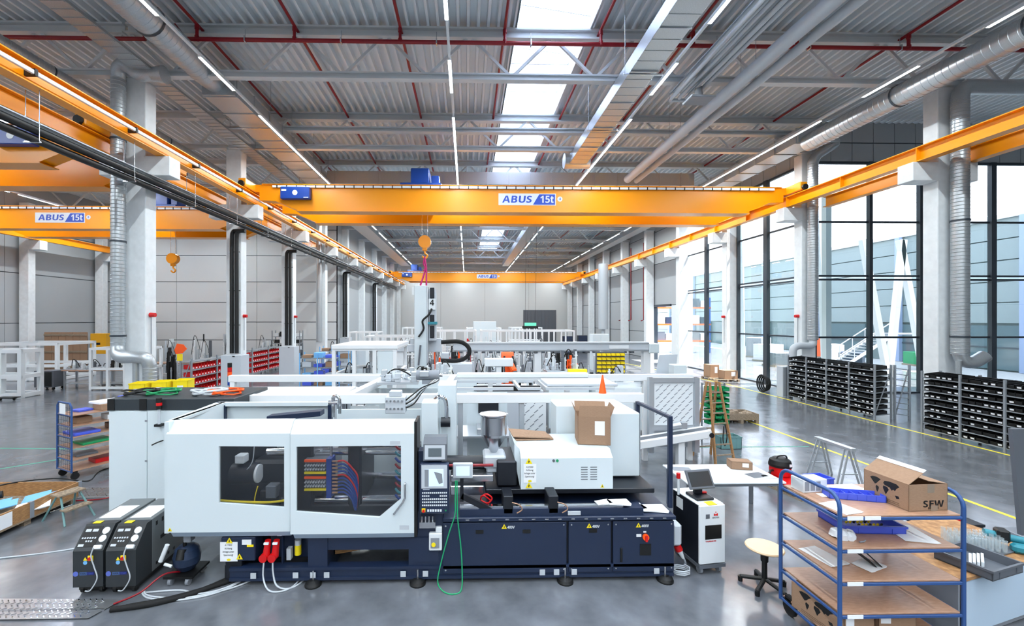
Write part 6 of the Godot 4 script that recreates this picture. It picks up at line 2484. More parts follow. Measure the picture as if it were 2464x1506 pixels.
func mesh_trolley() -> void:
	own("mesh_trolley", "blue wire mesh trolley loaded with boxes beside the white cabinet", "trolley", V(-9.0, 0, 10.75), -27)
	var w := 0.34
	var dp := 0.72
	for e in [-dp, dp]:
		var s := st()
		tube(s, [V(-w, 0.18, e), V(-w, 1.68, e), V(-w + 0.08, 1.76, e), V(w - 0.08, 1.76, e), V(w, 1.68, e), V(w, 0.18, e)], 0.022, 8)
		for y in [0.2, 0.45, 0.72, 0.97, 1.22, 1.47]:
			tube(s, [V(-w, y, e), V(w, y, e)], 0.014, 6)
		var f := part("end_frame", s, M.cart_blue)
		s = st()
		for k in 6:
			tube(s, [V(-w + 0.1 * (k + 0.8), 0.2, e), V(-w + 0.1 * (k + 0.8), 1.75, e)], 0.004, 5)
		for k in 15:
			tube(s, [V(-w, 0.25 + k * 0.1, e), V(w, 0.25 + k * 0.1, e)], 0.004, 5)
		part("wire_mesh", s, M.navy, f)
	for y in [0.2, 0.45, 0.72, 0.97, 1.22, 1.47]:
		var s := st()
		box(s, -w, w, y, y + 0.02, -dp, dp)
		part("shelf_board", s, M.beech)
	for x in [-w + 0.05, w - 0.05]:
		for d in [-dp + 0.08, dp - 0.08]:
			var s := st()
			castor(s, V(x, 0.08, d), 0.08)
			part("castor", s, M.rubber)
	var s := st()
	box(s, -0.16, 0.12, 1.50, 1.74, -dp - 0.03, -dp - 0.025)
	part("paper_sign", s, M.paper)
	var turn := Basis(Vector3.UP, deg_to_rad(-27))
	var items := [[0.0, 0.47, -0.35, 0.4, 0.05, 0.4, M.mid_grey, "flat grey tray on the mesh trolley"], [0.05, 0.74, -0.2, 0.5, 0.05, 0.6, M.green, "green mat on the mesh trolley"], [0.0, 0.99, -0.4, 0.6, 0.06, 0.5, M.bin_blue, "blue tray sticking out of the mesh trolley"], [0.05, 0.99, 0.3, 0.4, 0.12, 0.4, M.card, "brown box low on the mesh trolley"], [-0.05, 1.24, -0.4, 0.35, 0.14, 0.3, M.card, "brown box half way up the mesh trolley"], [0.1, 1.24, 0.2, 0.35, 0.12, 0.4, M.white, "white box half way up the mesh trolley"], [-0.1, 1.49, -0.35, 0.3, 0.05, 0.3, M.bin_blue, "blue bin at the top of the mesh trolley"], [0.1, 1.49, 0.1, 0.4, 0.14, 0.5, M.card, "open brown box at the top of the mesh trolley"], [0.0, 1.63, 0.1, 0.45, 0.05, 0.55, M.paper, "white foil parcel on the open brown box"], [0.0, 1.49, 0.55, 0.5, 0.22, 0.25, M.bin_blue, "violet blue crate at the mesh trolley's far end"], [0.0, 0.22, 0.1, 0.4, 0.1, 0.6, M.red, "red case on the lowest board of the mesh trolley"]]
	for a in items:
		own("trolley_load", a[7], "box", V(-9.0, 0, 10.75) + turn * V(a[0], a[1], a[2]), -27 + rng.randf_range(-6, 6))
		var q := st()
		box(q, -a[3] / 2, a[3] / 2, 0.001, a[4], -a[5] / 2, a[5] / 2, 0.006)
		part("body", q, a[6])

func red_rack(label: String, x: float, d0: float, d1: float, h: float) -> void:
	# the long side faces the hall, a little turned
	thing("red_bin_rack", label, "rack", V(x - 0.25, h - 1.85, (d0 + d1) / 2))
	var y0 := h - 1.85
	for i in 3:
		for e in [0.0, -0.5]:
			var s := st()
			var d := lerpf(d0, d1, i / 2.0)
			box(s, x + e - 0.03, x + e + 0.03, 0.0, h, d - 0.04, d + 0.04)
			part("upright", s, M.rack)
	for r in 5:
		var s := st()
		box(s, x - 0.5, x + 0.02, y0 + 0.2 + r * 0.36, y0 + 0.24 + r * 0.36, d0, d1)
		part("shelf", s, M.rack)
	var s := st()
	bar(s, V(x - 0.5, 0.2, d0 - 0.05), V(x, h - 0.1, d0 - 0.05), 0.03, 0.03)
	part("brace", s, M.rack)
	# front bins of the long side and of the short end
	var proto: Node3D = null
	for r in 4:
		for k in 16:
			var d := d0 + 0.2 + k * (d1 - d0 - 0.3) / 16.0
			var at := V(x - 0.02, y0 + 0.245 + r * 0.36, d)
			if proto == null:
				proto = own("red_bin", "red bin, first shelf up, " + label, "bin", at, 0, "red bins, " + label.left(40))
				s = st()
				box(s, -0.4, 0.0, 0.0, 0.01, -0.11, 0.11)
				box(s, -0.02, -0.01, 0.0, 0.11, -0.11, 0.11)
				box(s, -0.4, 0.0, 0.0, 0.2, -0.11, -0.10)
				box(s, -0.4, 0.0, 0.0, 0.2, 0.10, 0.11)
				box(s, -0.4, -0.39, 0.0, 0.2, -0.11, 0.11)
				part("tray", s, M.red)
				s = st()
				box(s, -0.01, -0.006, 0.02, 0.07, -0.05, 0.05)
				part("bin_label", s, M.paper)
			else:
				again(proto, at, 0.0, "red bin, %s shelf up, %s" % [ORDER[r], label])

func mesh_shelf(label: String, x0: float, x1: float, d: float, h: float) -> void:
	thing("wire_shelf_cart", label, "shelf", V((x0 + x1) / 2, 0, d))
	var s := st()
	for x in [x0, (x0 + x1) / 2, x1]:
		for e in [0.0, 0.6]:
			box(s, x - 0.02, x + 0.02, 0.0, h, d + e - 0.02, d + e + 0.02)
	part("uprights", s, M.sky_blue)
	for r in 5:
		s = st()
		box(s, x0, x1, 0.2 + r * 0.42, 0.23 + r * 0.42, d, d + 0.6)
		part("shelf", s, M.rack)
	var base := label
	for r in 5:
		for k in 3:
			var m: Material = [M.bin_blue, M.cabinet, M.bin_blue, M.card, M.sky_blue][(r * 2 + k) % 5]
			own("shelf_box", "%s box on the %s" % [["blue", "pale grey", "blue", "brown", "light blue"][(r * 2 + k) % 5], label.left(28).strip_edges()], "box", V(x0 + 0.28 + k * 0.52, 0.232 + r * 0.42, d + 0.3), rng.randf_range(-5, 5), "boxes on the wire shelf carts")
			s = st()
			box(s, -0.2, 0.2, 0.0, 0.14 + 0.1 * ((r + k) % 2), -0.22, 0.22, 0.01)
			part("body", s, m)

# ---------------------------------------------------------------- behind the machine
func film_panel(x0: float, x1: float, y0: float, y1: float, d: float, par: Node3D = null) -> void:
	var s := st()
	box(s, x0, x1, y0, y1, d, d + 0.02)
	var p := part("film_panel", s, M.white, par)
	s = st()
	var n := 0
	var y := y0 + 0.05
	while y < y1 - 0.08:
		var x := x0 + 0.04 + (0.09 if n % 2 else 0.0)
		while x < x1 - 0.1:
			bar(s, V(x, y, d - 0.002), V(x + 0.09, y + 0.07, d - 0.002), 0.004, 0.018)
			x += 0.19
		y += 0.10
		n += 1
	part("film_print", s, M.grey, p)

# an open cell of square profiles
func profile_cell(called: String, label: String, category: String, x0: float, x1: float, d0: float, d1: float, h: float, nx: int, w: float, m: Material, mid := -1.0, group := "") -> Node3D:
	var o := thing(called, label, category, V((x0 + x1) / 2, 0, (d0 + d1) / 2), group)
	for i in nx + 1:
		for d in [d0, d1]:
			var s := st()
			var x := lerpf(x0, x1, float(i) / nx)
			box(s, x - w / 2, x + w / 2, 0, h, d - w / 2, d + w / 2)
			part("post", s, m)
	for y in ([h - w / 2, 0.12] if mid < 0 else [h - w / 2, mid, 0.12]):
		for d in [d0, d1]:
			var s := st()
			box(s, x0 - w / 2, x1 + w / 2, y - w / 2, y + w / 2, d - w / 2 - 0.002, d + w / 2 + 0.002)
			part("long_rail", s, m)
		for x in [x0, x1]:
			var s := st()
			box(s, x - w / 2 - 0.002, x + w / 2 + 0.002, y - w / 2, y + w / 2, d0, d1)
			part("cross_rail", s, m)
	return o

func clutter(label: String, x: float, y: float, d: float, w: float, dp: float, h: float, n: int, ms: Array) -> void:
	# a module of an unfinished machine: plate, blocks, cylinders and a hose
	var o := own("machine_module", label, "module", V(x, y, d), rng.randf_range(-4, 4), label)
	var s := st()
	box(s, -w / 2, w / 2, 0, 0.05, -dp / 2, dp / 2)
	part("base_plate", s, M.alu)
	for i in n:
		s = st()
		var a := rng.randf_range(-w * 0.42, w * 0.42)
		var b := rng.randf_range(-dp * 0.4, dp * 0.4)
		var hh := rng.randf_range(0.25, 1.0) * h
		if i % 3 == 2:
			cyl(s, V(a, 0.05, b), V(a, hh, b), w * 0.05, -1, 10)
			cyl(s, V(a - w * 0.08, hh * 0.8, b), V(a + w * 0.08, hh * 0.8, b), w * 0.04, -1, 10)
			part("cylinder", s, ms[i % ms.size()])
		else:
			box(s, a - w * 0.07, a + w * 0.07, 0.05, hh, b - dp * 0.12, b + dp * 0.12, 0.008)
			box(s, a - w * 0.10, a + w * 0.04, hh * 0.5, hh * 0.62, b - dp * 0.14, b + dp * 0.14, 0.005)
			part("block", s, ms[i % ms.size()])
	wire([Vector3(-w * 0.4, h * 0.3, 0), Vector3(-w * 0.1, h * 0.9, 0.1), Vector3(w * 0.2, h * 0.6, 0), Vector3(w * 0.4, h * 0.2, 0)], 0.018, M.black, "hose")

func background() -> void:
	var s := st()
	var big := mat(Color(0.89, 0.90, 0.905), 0.4)
	# --- the automation cell right behind the machine
	thing("automation_cell", "large white framed automation cell with film covered panels behind the machine", "machine cell", V(-0.2, 0, 9.7))
	for a in [[-4.5, 3.4, 2.09, 2.26, 8.15, 8.32], [-6.1, 5.9, 2.08, 2.25, 11.05, 11.22], [-4.6, -2.4, 2.20, 2.24, 8.40, 9.3], [-4.4, -2.4, 2.14, 2.2, 9.35, 9.5]]:
		s = st()
		box(s, a[0], a[1], a[2], a[3], a[4], a[5], 0.006)
		part("top_beam", s, big)
	for a in [[-2.3, -2.05], [-0.52, -0.35]]:
		s = st()
		bar(s, V(a[0], 2.18, 8.3), V(a[1], 2.18, 11.1), 0.16, 0.14, 0.006)
		part("cross_beam", s, big)
	for x in [-2.53, -0.13, 1.05, 1.9, 3.3]:
		s = st()
		box(s, x - 0.05, x + 0.05, 0, 2.1, 8.2, 8.3, 0.006)
		part("post", s, M.alu)
	for x in [-6.0, -2.0, 0.6, 2.6, 4.65, 5.83]:
		s = st()
		box(s, x - 0.06, x + 0.06, 0, 2.1, 11.05, 11.17, 0.006)
		part("post", s, big)
	s = st()
	box(s, -2.4, -0.2, 0.2, 2.05, 10.2, 10.24)
	part("rear_panel", s, M.guard)
	film_panel(-2.25, -1.7, 0.9, 2.02, 8.3)
	film_panel(1.14, 1.72, 0.9, 2.05, 9.3)
	film_panel(4.77, 5.77, 1.0, 2.08, 10.82)
	for a in [[4.62, 5.9, 2.08, 2.2], [4.62, 5.9, 0.86, 1.0]]:
		s = st()
		box(s, a[0], a[1], a[2], a[3], 10.78, 10.88)
		part("panel_frame", s, M.alu)
	for x in [4.68, 5.85]:
		s = st()
		box(s, x - 0.06, x + 0.06, 0.3, 2.2, 10.76, 10.9)
		part("panel_frame", s, M.alu)
	s = st()
	box(s, 3.5, 4.5, 0.6, 2.06, 11.0, 11.04)
	part("pane", s, M.film)
	s = st()
	box(s, 4.75, 5.8, 0.35, 0.86, 11.1, 11.14)
	part("lower_panel", s, M.cabinet)
	s = st()
	box(s, 0.0, 0.9, 0.6, 2.05, 9.6, 9.64)
	part("rear_panel", s, M.guard)
	s = st()
	box(s, -0.4, 0.9, 1.30, 1.34, 8.6, 9.5)
	box(s, 0.2, 0.7, 1.34, 1.46, 8.7, 9.2, 0.01)
	part("work_plate", s, M.alu)
	s = st()
	box(s, 0.25, 0.7, 1.6, 2.02, 9.5, 9.6, 0.01)
	part("switch_cabinet", s, M.navy_deep)
	# top openings with frames on the right half
	for a in [[-0.3, 1.0], [1.1, 1.6], [1.7, 3.2]]:
		s = st()
		box(s, a[0], a[1], 2.16, 2.22, 9.2, 9.26)
		box(s, a[0], a[1], 2.16, 2.22, 10.3, 10.36)
		box(s, a[0], a[0] + 0.06, 2.16, 2.22, 9.26, 10.3)
		part("top_frame", s, M.cabinet)
	s = st()
	box(s, 1.75, 3.3, 2.22, 2.28, 9.3, 10.2, 0.01)
	part("top_cover", s, M.cabinet)
	s = st()
	box(s, -0.25, 3.0, 2.24, 2.36, 10.5, 10.75, 0.02)
	part("cable_channel", s, M.white)
	# conveyor at the right end
	thing("belt_conveyor", "slanted white belt conveyor below the film covered end panel", "conveyor", V(4.9, 0, 10.5))
	s = st()
	bar(s, V(3.5, 0.50, 10.4), V(6.0, 0.88, 10.4), 0.10, 0.2, 0.02)
	bar(s, V(3.5, 0.50, 10.75), V(6.0, 0.88, 10.75), 0.06, 0.2, 0.02)
	part("side_rail", s, big)
	s = st()
	bar(s, V(3.5, 0.56, 10.57), V(6.0, 0.94, 10.57), 0.3, 0.03)
	part("belt", s, M.mid_grey)
	s = st()
	cyl(s, V(5.98, 0.85, 10.33), V(5.98, 0.85, 10.8), 0.06, -1, 14)
	part("end_roller", s, M.black)
	s = st()
	cyl(s, V(5.05, 1.02, 10.55), V(5.3, 1.06, 10.55), 0.09, -1, 14)
	box(s, 5.3, 5.45, 0.97, 1.14, 10.47, 10.63, 0.01)
	part("drive_motor", s, M.alu)
	s = st()
	box(s, 5.2, 5.36, 0.0, 0.75, 10.42, 10.6, 0.01)
	box(s, 3.8, 3.96, 0.0, 0.5, 10.42, 10.6, 0.01)
	part("support", s, big)
	# grey gear motor and pneumatic clutter on the cell's top
	thing("gear_motor", "grey gear motor lying on top of the automation cell", "motor", V(-0.85, 2.25, 9.6))
	s = st()
	cyl(s, V(-1.13, 2.44, 9.6), V(-0.62, 2.44, 9.6), 0.11, -1, 18)
	box(s, -1.0, -0.75, 2.25, 2.34, 9.5, 9.7)
	part("housing", s, M.grey)
	s = st()
	box(s, -1.05, -0.85, 2.42, 2.54, 9.46, 9.54, 0.01)
	part("terminal_box", s, M.alu)
	s = st()
	cyl(s, V(-0.62, 2.44, 9.6), V(-0.55, 2.44, 9.6), 0.04, -1, 12)
	part("shaft", s, M.steel)
	for a in [[-1.55, 2.25, 9.8, 0.9, 0.7, 0.35, "pneumatic valve module on top of the automation cell"], [-1.6, 2.25, 10.6, 0.8, 0.5, 0.25, "second pneumatic module at the cell's rear beam"]]:
		clutter(a[6], a[0], a[1], a[2], a[3], a[4], a[5], 9, [M.cabinet, M.alu, M.white])
	# orange cone flag
	thing("orange_cone", "small orange and white warning cone on the cell's front beam", "cone", V(2.62, 2.262, 8.23))
	s = st()
	lathe(s, V(2.62, 2.262, 8.23), [Vector2(0.0, 0.36), Vector2(0.012, 0.35), Vector2(0.07, 0.02), Vector2(0.075, 0.0), Vector2(0.0, 0.0)], 16)
	part("cone", s, M.orange)
	# --- second cell with the gantry robot
	thing("gantry_robot", "tall white gantry robot axis with a long grey traverse beam, held by crane slings", "robot", V(-2.1, 0, 21.6))
	s = st()
	box(s, -0.7, 9.25, 2.05, 2.52, 21.6, 22.1, 0.01)
	box(s, -3.6, -2.6, 2.05, 2.4, 21.6, 22.1, 0.01)
	part("traverse_beam", s, M.cabinet)
	s = st()
	box(s, -0.7, 9.25, 2.44, 2.48, 21.56, 21.6)
	box(s, -0.7, 9.25, 2.10, 2.14, 21.56, 21.6)
	part("guide_rail", s, M.alu)
	s = st()
	box(s, 9.25, 9.75, 1.95, 2.45, 21.5, 22.2, 0.04)
	part("end_cap", s, M.guard)
	s = st()
	box(s, 7.2, 8.2, 2.18, 2.36, 21.55, 21.56)
	part("name_plate", s, M.white)
	s = st()
	box(s, -2.62, -2.0, 1.0, 5.35, 21.3, 21.8, 0.02)
	var ax := part("vertical_axis", s, M.guard)
	s = st()
	box(s, -2.0, -1.94, 1.2, 5.3, 21.28, 21.75)
	part("axis_rail", s, M.alu, ax)
	s = st()
	box(s, -1.92, -1.55, 2.6, 5.2, 21.4, 21.8, 0.02)
	part("drive_column", s, M.cabinet, ax)
	for a in [[4.72, 5.25], [3.55, 3.9], [2.75, 3.35]]:
		s = st()
		box(s, -1.85, -1.63, a[0], a[1], 21.32, 21.4, 0.02)
		part("motor", s, M.navy_deep, ax)
	s = st()
	box(s, -1.92, -1.58, 4.15, 4.7, 21.32, 21.4, 0.01)
	part("servo_housing", s, M.white, ax)
	words("4", 0.3, M.black, V(-1.75, 4.5, 21.31), ax, "number")
	s = st()
	box(s, -1.95, -1.5, 3.42, 3.55, 21.25, 21.85)
	part("green_band", s, M.teal, ax)
	s = st()
	box(s, -2.75, -2.62, 4.9, 5.3, 21.4, 21.6)
	part("limit_switch", s, M.white, ax)
	wire([V(-1.75, 4.2, 21.25), V(-1.9, 3.9, 21.2), V(-2.2, 3.6, 21.2), V(-2.15, 3.2, 21.2), V(-2.4, 2.8, 21.2)], 0.05, M.black, "cable_hose", ax)
	wire([V(-2.3, 2.4, 21.2), V(-2.35, 1.9, 21.2), V(-2.4, 1.4, 21.2)], 0.05, M.mid_grey, "cable_hose", ax)
	s = st()
	box(s, -2.9, -1.3, 2.0, 2.7, 21.82, 22.3, 0.02)
	part("carriage", s, M.cabinet)
	s = st()
	box(s, -1.3, -0.9, 1.5, 2.0, 21.4, 21.9, 0.03)
	part("gripper_head", s, M.cabinet)
	for x in [-3.4, 3.6, 9.2]:
		s = st()
		box(s, x - 0.18, x + 0.18, 0.0, 2.05, 21.7, 22.05, 0.01)
		part("support_post", s, big)
	for i in 24:
		s = st()
		box(s, -0.4 + i * 0.38, -0.22 + i * 0.38, 1.96, 2.04, 21.65, 21.95)
		part("chain_link", s, M.mid_grey)
	thing("lifting_sling", "magenta lifting slings between the crane hook and the robot axis", "sling", V(-2.15, 5.36, 21.8))
	for k in 2:
		wire([V(-2.15, 6.86, 21.8), V(-2.2 + k * 0.1, 6.5, 21.75), V(-2.12 + k * 0.06, 6.2, 21.7), V(-2.35 + k * 0.3, 5.38, 21.6)], 0.045, mat(Color(0.72, 0.1, 0.42), 0.6), "strap")
	s = st()
	lathe(s, V(-2.13, 6.15, 21.75), [Vector2(0.0, -0.1), Vector2(0.11, 0.0), Vector2(0.0, 0.12)], 10)
	part("knot", s, mat(Color(0.72, 0.1, 0.42), 0.6))
	# --- second moulding machine cell on the left
	profile_cell("machine_cell", "white framed machine cell with panels between the robot and the column row", "machine cell", -4.6, -2.5, 14.9, 17.5, 2.72, 3, 0.12, big, 1.75)
	s = st()
	box(s, -4.66, -2.4, 2.66, 2.80, 14.8, 17.6, 0.01)
	part("roof", s, big)
	s = st()
	box(s, -3.1, -2.52, 0.2, 2.6, 14.86, 14.9)
	part("panel", s, M.guard)
	for k in 4:
		clutter(["valve module inside the left machine cell", "drive module inside the left machine cell", "tool module under the left cell roof", "clamp module at the left cell's end"][k], -4.2 + (k % 2) * 0.7, 0.3 + (k / 2) * 1.1, 15.6, 0.6, 0.8, 0.8, 8, [M.alu, M.mid_grey, M.cabinet, M.black])
	thing("moulding_machine", "white moulding machine with a long pale housing behind the cell's rear beam", "machine", V(1.0, 0, 14.0))
	for a in [[-1.9, 0.3, 0.2, 1.75, 13.4, 14.8, M.guard], [0.3, 2.4, 0.2, 1.45, 13.4, 14.8, M.cabinet], [2.6, 3.9, 0.2, 1.95, 13.6, 14.8, M.guard], [4.0, 6.6, 0.2, 1.55, 13.3, 14.9, M.guard], [6.5, 6.9, 0.2, 2.25, 13.3, 13.7, M.guard]]:
		s = st()
		box(s, a[0], a[1], a[2], a[3], a[4], a[5], 0.02)
		part("housing", s, a[6])
	s = st()
	box(s, 0.2, 2.3, 1.45, 1.60, 13.35, 13.5, 0.02)
	part("rail_cover", s, M.black)
	s = st()
	box(s, 0.92, 1.08, 1.45, 2.25, 13.45, 13.6)
	box(s, 0.55, 1.45, 2.2, 2.45, 13.4, 13.7, 0.02)
	part("crosshead", s, M.white)
	s = st()
	cyl(s, V(5.7, 1.8, 13.6), V(6.3, 1.8, 13.6), 0.16, -1, 16)
	box(s, 5.4, 5.72, 1.62, 1.98, 13.42, 13.78, 0.03)
	part("drive_motor", s, M.grey)
	for x in [-1.4, -0.15, 3.6]:
		thing("yellow_rail", "flat yellow guard strip on the pale moulding machine", "strip", V(x, 1.75, 13.5), "yellow guard strips")
		s = st()
		var yb := 1.755 if x < 0.0 else 1.955
		box(s, x - 0.32, x + 0.28, yb, yb + 0.11, 13.75, 13.95, 0.01)
		part("strip", s, M.yellow)
	thing("energy_chain", "black cable chain arching over the pale moulding machine", "cable chain", V(-0.2, 1.75, 16.5))
	s = st()
	tube(s, curve([V(-1.0, 2.8, 16.5), V(-0.3, 2.82, 16.5), V(0.05, 2.6, 16.5), V(0.05, 2.3, 16.5), V(-0.3, 2.1, 16.5), V(-1.0, 2.1, 16.5)], 5), 0.08, 8)
	part("chain", s, M.rubber)
	s = st()
	box(s, -1.2, 0.2, 0.0, 2.0, 16.2, 16.9, 0.02)
	part("pedestal", s, M.cabinet)
	thing("laptop_stand", "tall pale board standing on the end of the pale machine", "board", V(6.65, 1.56, 14.1))
	s = st()
	slab(s, [Vector2(6.22, 1.56), Vector2(6.4, 2.5), Vector2(7.0, 2.52), Vector2(6.9, 1.56)], 14.1, 14.14)
	part("board", s, M.cabinet)
	# modules mounted on the pale machine
	var tops := [[-1.5, 1.75], [-0.7, 1.75], [0.7, 1.61], [1.9, 1.46], [2.9, 1.95], [3.4, 1.95], [4.4, 1.55], [5.0, 1.55]]
	var what := ["silver valve block", "grey cylinder group", "low black sensor bar", "white sensor head", "pale pump group", "black hose manifold", "small grey drive", "aluminium clamp group"]
	for i in tops.size():
		clutter(what[i] + " mounted on the pale moulding machine", tops[i][0], tops[i][1], 14.2, 0.62, 0.6, 0.42 + 0.2 * (i % 3), 9, [M.alu, [M.black, M.cabinet, M.mid_grey][i % 3], M.white])
	# --- orange robot
	thing("orange_robot", "orange articulated robot beyond the pale machine", "robot", V(1.6, 0, 16.4))
	s = st()
	cyl(s, V(1.6, 0.0, 16.4), V(1.6, 0.9, 16.4), 0.32, 0.26, 16)
	cyl(s, V(1.6, 0.9, 16.4), V(1.6, 1.3, 16.4), 0.28, -1, 16)
	var rb := part("base", s, M.orange)
	s = st()
	cyl(s, V(1.35, 1.45, 16.3), V(1.85, 1.45, 16.3), 0.22, -1, 16)
	bar(s, V(1.6, 1.4, 16.3), V(1.5, 2.3, 16.2), 0.22, 0.26, 0.06)
	part("lower_arm", s, M.orange)
	s = st()
	cyl(s, V(1.3, 2.25, 16.2), V(1.75, 2.25, 16.2), 0.2, -1, 16)
	bar(s, V(1.5, 2.3, 16.2), V(1.75, 1.75, 15.7), 0.2, 0.2, 0.05)
	part("upper_arm", s, M.orange)
	s = st()
	cyl(s, V(1.75, 1.75, 15.7), V(1.8, 1.55, 15.6), 0.1, -1, 12)
	part("wrist", s, M.mid_grey)
	for k in 2:
		wire([V(1.4 + k * 0.3, 1.3, 16.0), V(1.3 + k * 0.5, 1.8, 15.9), V(1.4 + k * 0.3, 2.3, 16.0)], 0.04, M.black, "dress_pack")
	# --- yellow bin wall
	thing("bin_wall", "grey louvre wall full of small yellow bins beyond the pale machine", "rack", V(6.1, 0, 18.2))
	s = st()
	box(s, 5.5, 6.75, 0.0, 2.3, 18.2, 18.26)
	part("panel", s, M.mid_grey)
	var proto: Node3D = null
	for r in 9:
		for k in 6:
			var at := V(5.63 + k * 0.2, 0.72 + r * 0.175, 18.08)
			if proto == null:
				proto = own("yellow_small_bin", "small yellow bin hung on the louvre wall", "bin", at, 0, "yellow bins on the louvre wall")
				s = st()
				open_bin(s, -0.085, 0.085, 0.0, 0.11, 0.0, 0.11, 0.008)
				part("tray", s, M.yellow)
			else:
				again(proto, at)
	# --- assorted machines and frames farther back
	var fr := [[-6.5, -3.2, 27.5, 30.0, 2.6], [-2.4, 0.6, 29.5, 32.0, 2.9], [1.0, 3.6, 29.5, 32.0, 2.9], [3.9, 7.4, 29.5, 32.0, 2.9], [-9.0, -6.9, 33.0, 35.0, 2.7], [0.0, 3.0, 38.0, 41.0, 2.9], [-6.0, -2.5, 40.0, 43.0, 2.9], [4.2, 7.0, 40.0, 43.0, 2.9]]
	var fl := ["white framed machine cell beside the column row beyond the robot", "white framed cell directly behind the robot axis", "white framed cell with the tall white cabinets behind it", "white framed cell near the back gate side", "far white framed cell between columns and lamps", "far white framed cell in the hall's middle", "far white framed cell behind the first framed cells", "far white framed cell toward the window side"]
	for i in fr.size():
		var f: Array = fr[i]
		profile_cell("machine_cell", fl[i], "machine cell", f[0], f[1], f[2], f[3], f[4], 4, 0.10, big, f[4] * 0.55)
	var tones := [M.alu, M.white, M.mid_grey, M.cabinet, M.black, M.orange, M.red]
	var names := ["grey and white module", "aluminium module with black hoses", "module with orange covers", "dark drive module", "pale valve module", "tall module with cylinders"]
	for i in 26:
		var x := -8.6 + (i % 13) * 1.28
		var d := (27.8 if i < 13 else 31.2) + (i % 3) * 0.4
		clutter("%s in %s" % [names[i % 6], ["the first row of far cells", "the second row of far cells"][i / 13]], x, 0.0, d, 0.9, 0.8, 2.0 if i % 4 else 2.5, 9, [tones[i % 7], tones[(i + 2) % 5], tones[(i + 3) % 5]])
	for i in 9:
		var x := -1.6 + i * 1.1
		clutter("%s on the floor behind the pale machine" % names[i % 6], x, 0.0, 18.6 + (i % 3) * 0.8, 0.8, 0.7, 2.0 + 0.3 * (i % 2), 10, [tones[(i + 1) % 5], tones[(i + 3) % 5], tones[(i + 2) % 5]])
	for a in [[0.5, 2.3, 34.0, 3.5, "pair of tall white cabinets behind the far cells"], [-6.9, -6.0, 25.5, 2.2, "white control cabinet beside the blue shelves"], [9.0, 10.2, 30.5, 2.6, "white control cabinet toward the window side"]]:
		thing("control_cabinet", a[4], "cabinet", V((a[0] + a[1]) / 2, 0, a[2]))
		s = st()
		box(s, a[0], a[1], 0, a[3], a[2], a[2] + 0.8, 0.01)
		part("body", s, M.guard)
		for k in 2:
			s = st()
			var w: float = (a[1] - a[0]) / 2
			box(s, a[0] + k * w + 0.02, a[0] + (k + 1) * w - 0.02, 0.1, a[3] - 0.05, a[2] - 0.02, a[2])
			part("door", s, M.guard)
	for a in [[8.2, 24.5, "dark blue drawer cabinet toward the window side"], [10.4, 44.0, "far dark cabinet by the window side columns"], [12.5, 46.0, "far brown cabinet by the window side columns"]]:
		thing("drawer_cabinet", a[2], "cabinet", V(a[0], 0, a[1]))
		s = st()
		box(s, a[0] - 0.5, a[0] + 0.5, 0, 1.9, a[1], a[1] + 0.6, 0.01)
		part("body", s, M.navy_deep)
		for k in 6:
			s = st()
			box(s, a[0] - 0.47, a[0] + 0.47, 0.1 + k * 0.3, 0.37 + k * 0.3, a[1] - 0.02, a[1])
			part("drawer", s, M.navy)
	thing("pipe_riser", "light steel tank pipe standing before the side cladding", "tank", V(13.0, 0, 42.0))
	s = st()
	cyl(s, V(14.4, 2.6, 45.0), V(14.4, 9.5, 45.0), 0.5, -1, 18)
	cyl(s, V(14.4, 0.0, 45.0), V(14.4, 2.6, 45.0), 0.2, -1, 14)
	part("pipe", s, M.cabinet)
	for d in [40.8, 44.0, 46.8, 51.8]:
		thing("hose_drop", "thin red pipe drop along the side cladding", "pipe", V(16.9, 3.5, d), "red pipe drops")
		s = st()
		tube(s, [V(16.96, 11.0, d), V(16.96, 3.6, d), V(16.7, 3.5, d)], 0.05, 6)
		part("pipe", s, M.red_pipe)
	# --- the second hall on the left
	profile_cell("profile_frame", "large white welded frame on the floor of the second hall", "frame", -28.0, -24.4, 26.0, 28.5, 2.27, 2, 0.16, M.white, 0.9)
	profile_cell("profile_frame", "tall white profile frame on black castors in the second hall", "frame", -22.6, -20.8, 20.4, 21.3, 2.28, 2, 0.18, M.white, 1.0)
	for x in [-22.5, -20.9]:
		thing("dolly", "low black wheeled dolly under the white profile frame", "dolly", V(x, 0, 20.0), "dollies under the white frame")
		s = st()
		box(s, x - 0.4, x + 0.4, 0.10, 0.14, 19.7, 20.1)
		part("plate", s, M.black)
		for e in [-0.3, 0.3]:
			s = st()
			castor(s, V(x + e, 0.05, 19.9), 0.05)
			part("castor", s, M.rubber)
	profile_cell("profile_frame", "white profile frame with machinery beside the nearest column's duct", "frame", -19.5, -16.9, 22.6, 24.0, 2.2, 3, 0.12, M.white, 1.1)
	thing("timber_crate", "tall pale timber crate wall by the grey cladding", "crate", V(-28.5, 0, 31.0))
	for k in 6:
		s = st()
		box(s, -30.0 + k * 0.5, -29.52 + k * 0.5, 0.0, 2.75, 31.0, 31.06)
		part("board", s, M.card)
	s = st()
	for y in [0.2, 1.3, 2.5]:
		box(s, -30.0, -27.0, y, y + 0.14, 30.95, 31.0)
	part("batten", s, M.pallet)
	thing("yellow_cabinet", "yellow safety cabinet on a pale stand in the second hall", "cabinet", V(-27.0, 0, 31.5))
	s = st()
	box(s, -26.8, -25.7, 1.2, 2.65, 31.0, 31.6, 0.01)
	part("body", s, mat(Color(0.85, 0.62, 0.05), 0.4))
	s = st()
	box(s, -26.9, -25.6, 0.0, 1.2, 31.0, 31.6)
	part("stand", s, M.cabinet)
	s = st()
	box(s, -26.4, -26.1, 1.85, 2.0, 30.98, 31.0)
	part("label_plate", s, M.black)
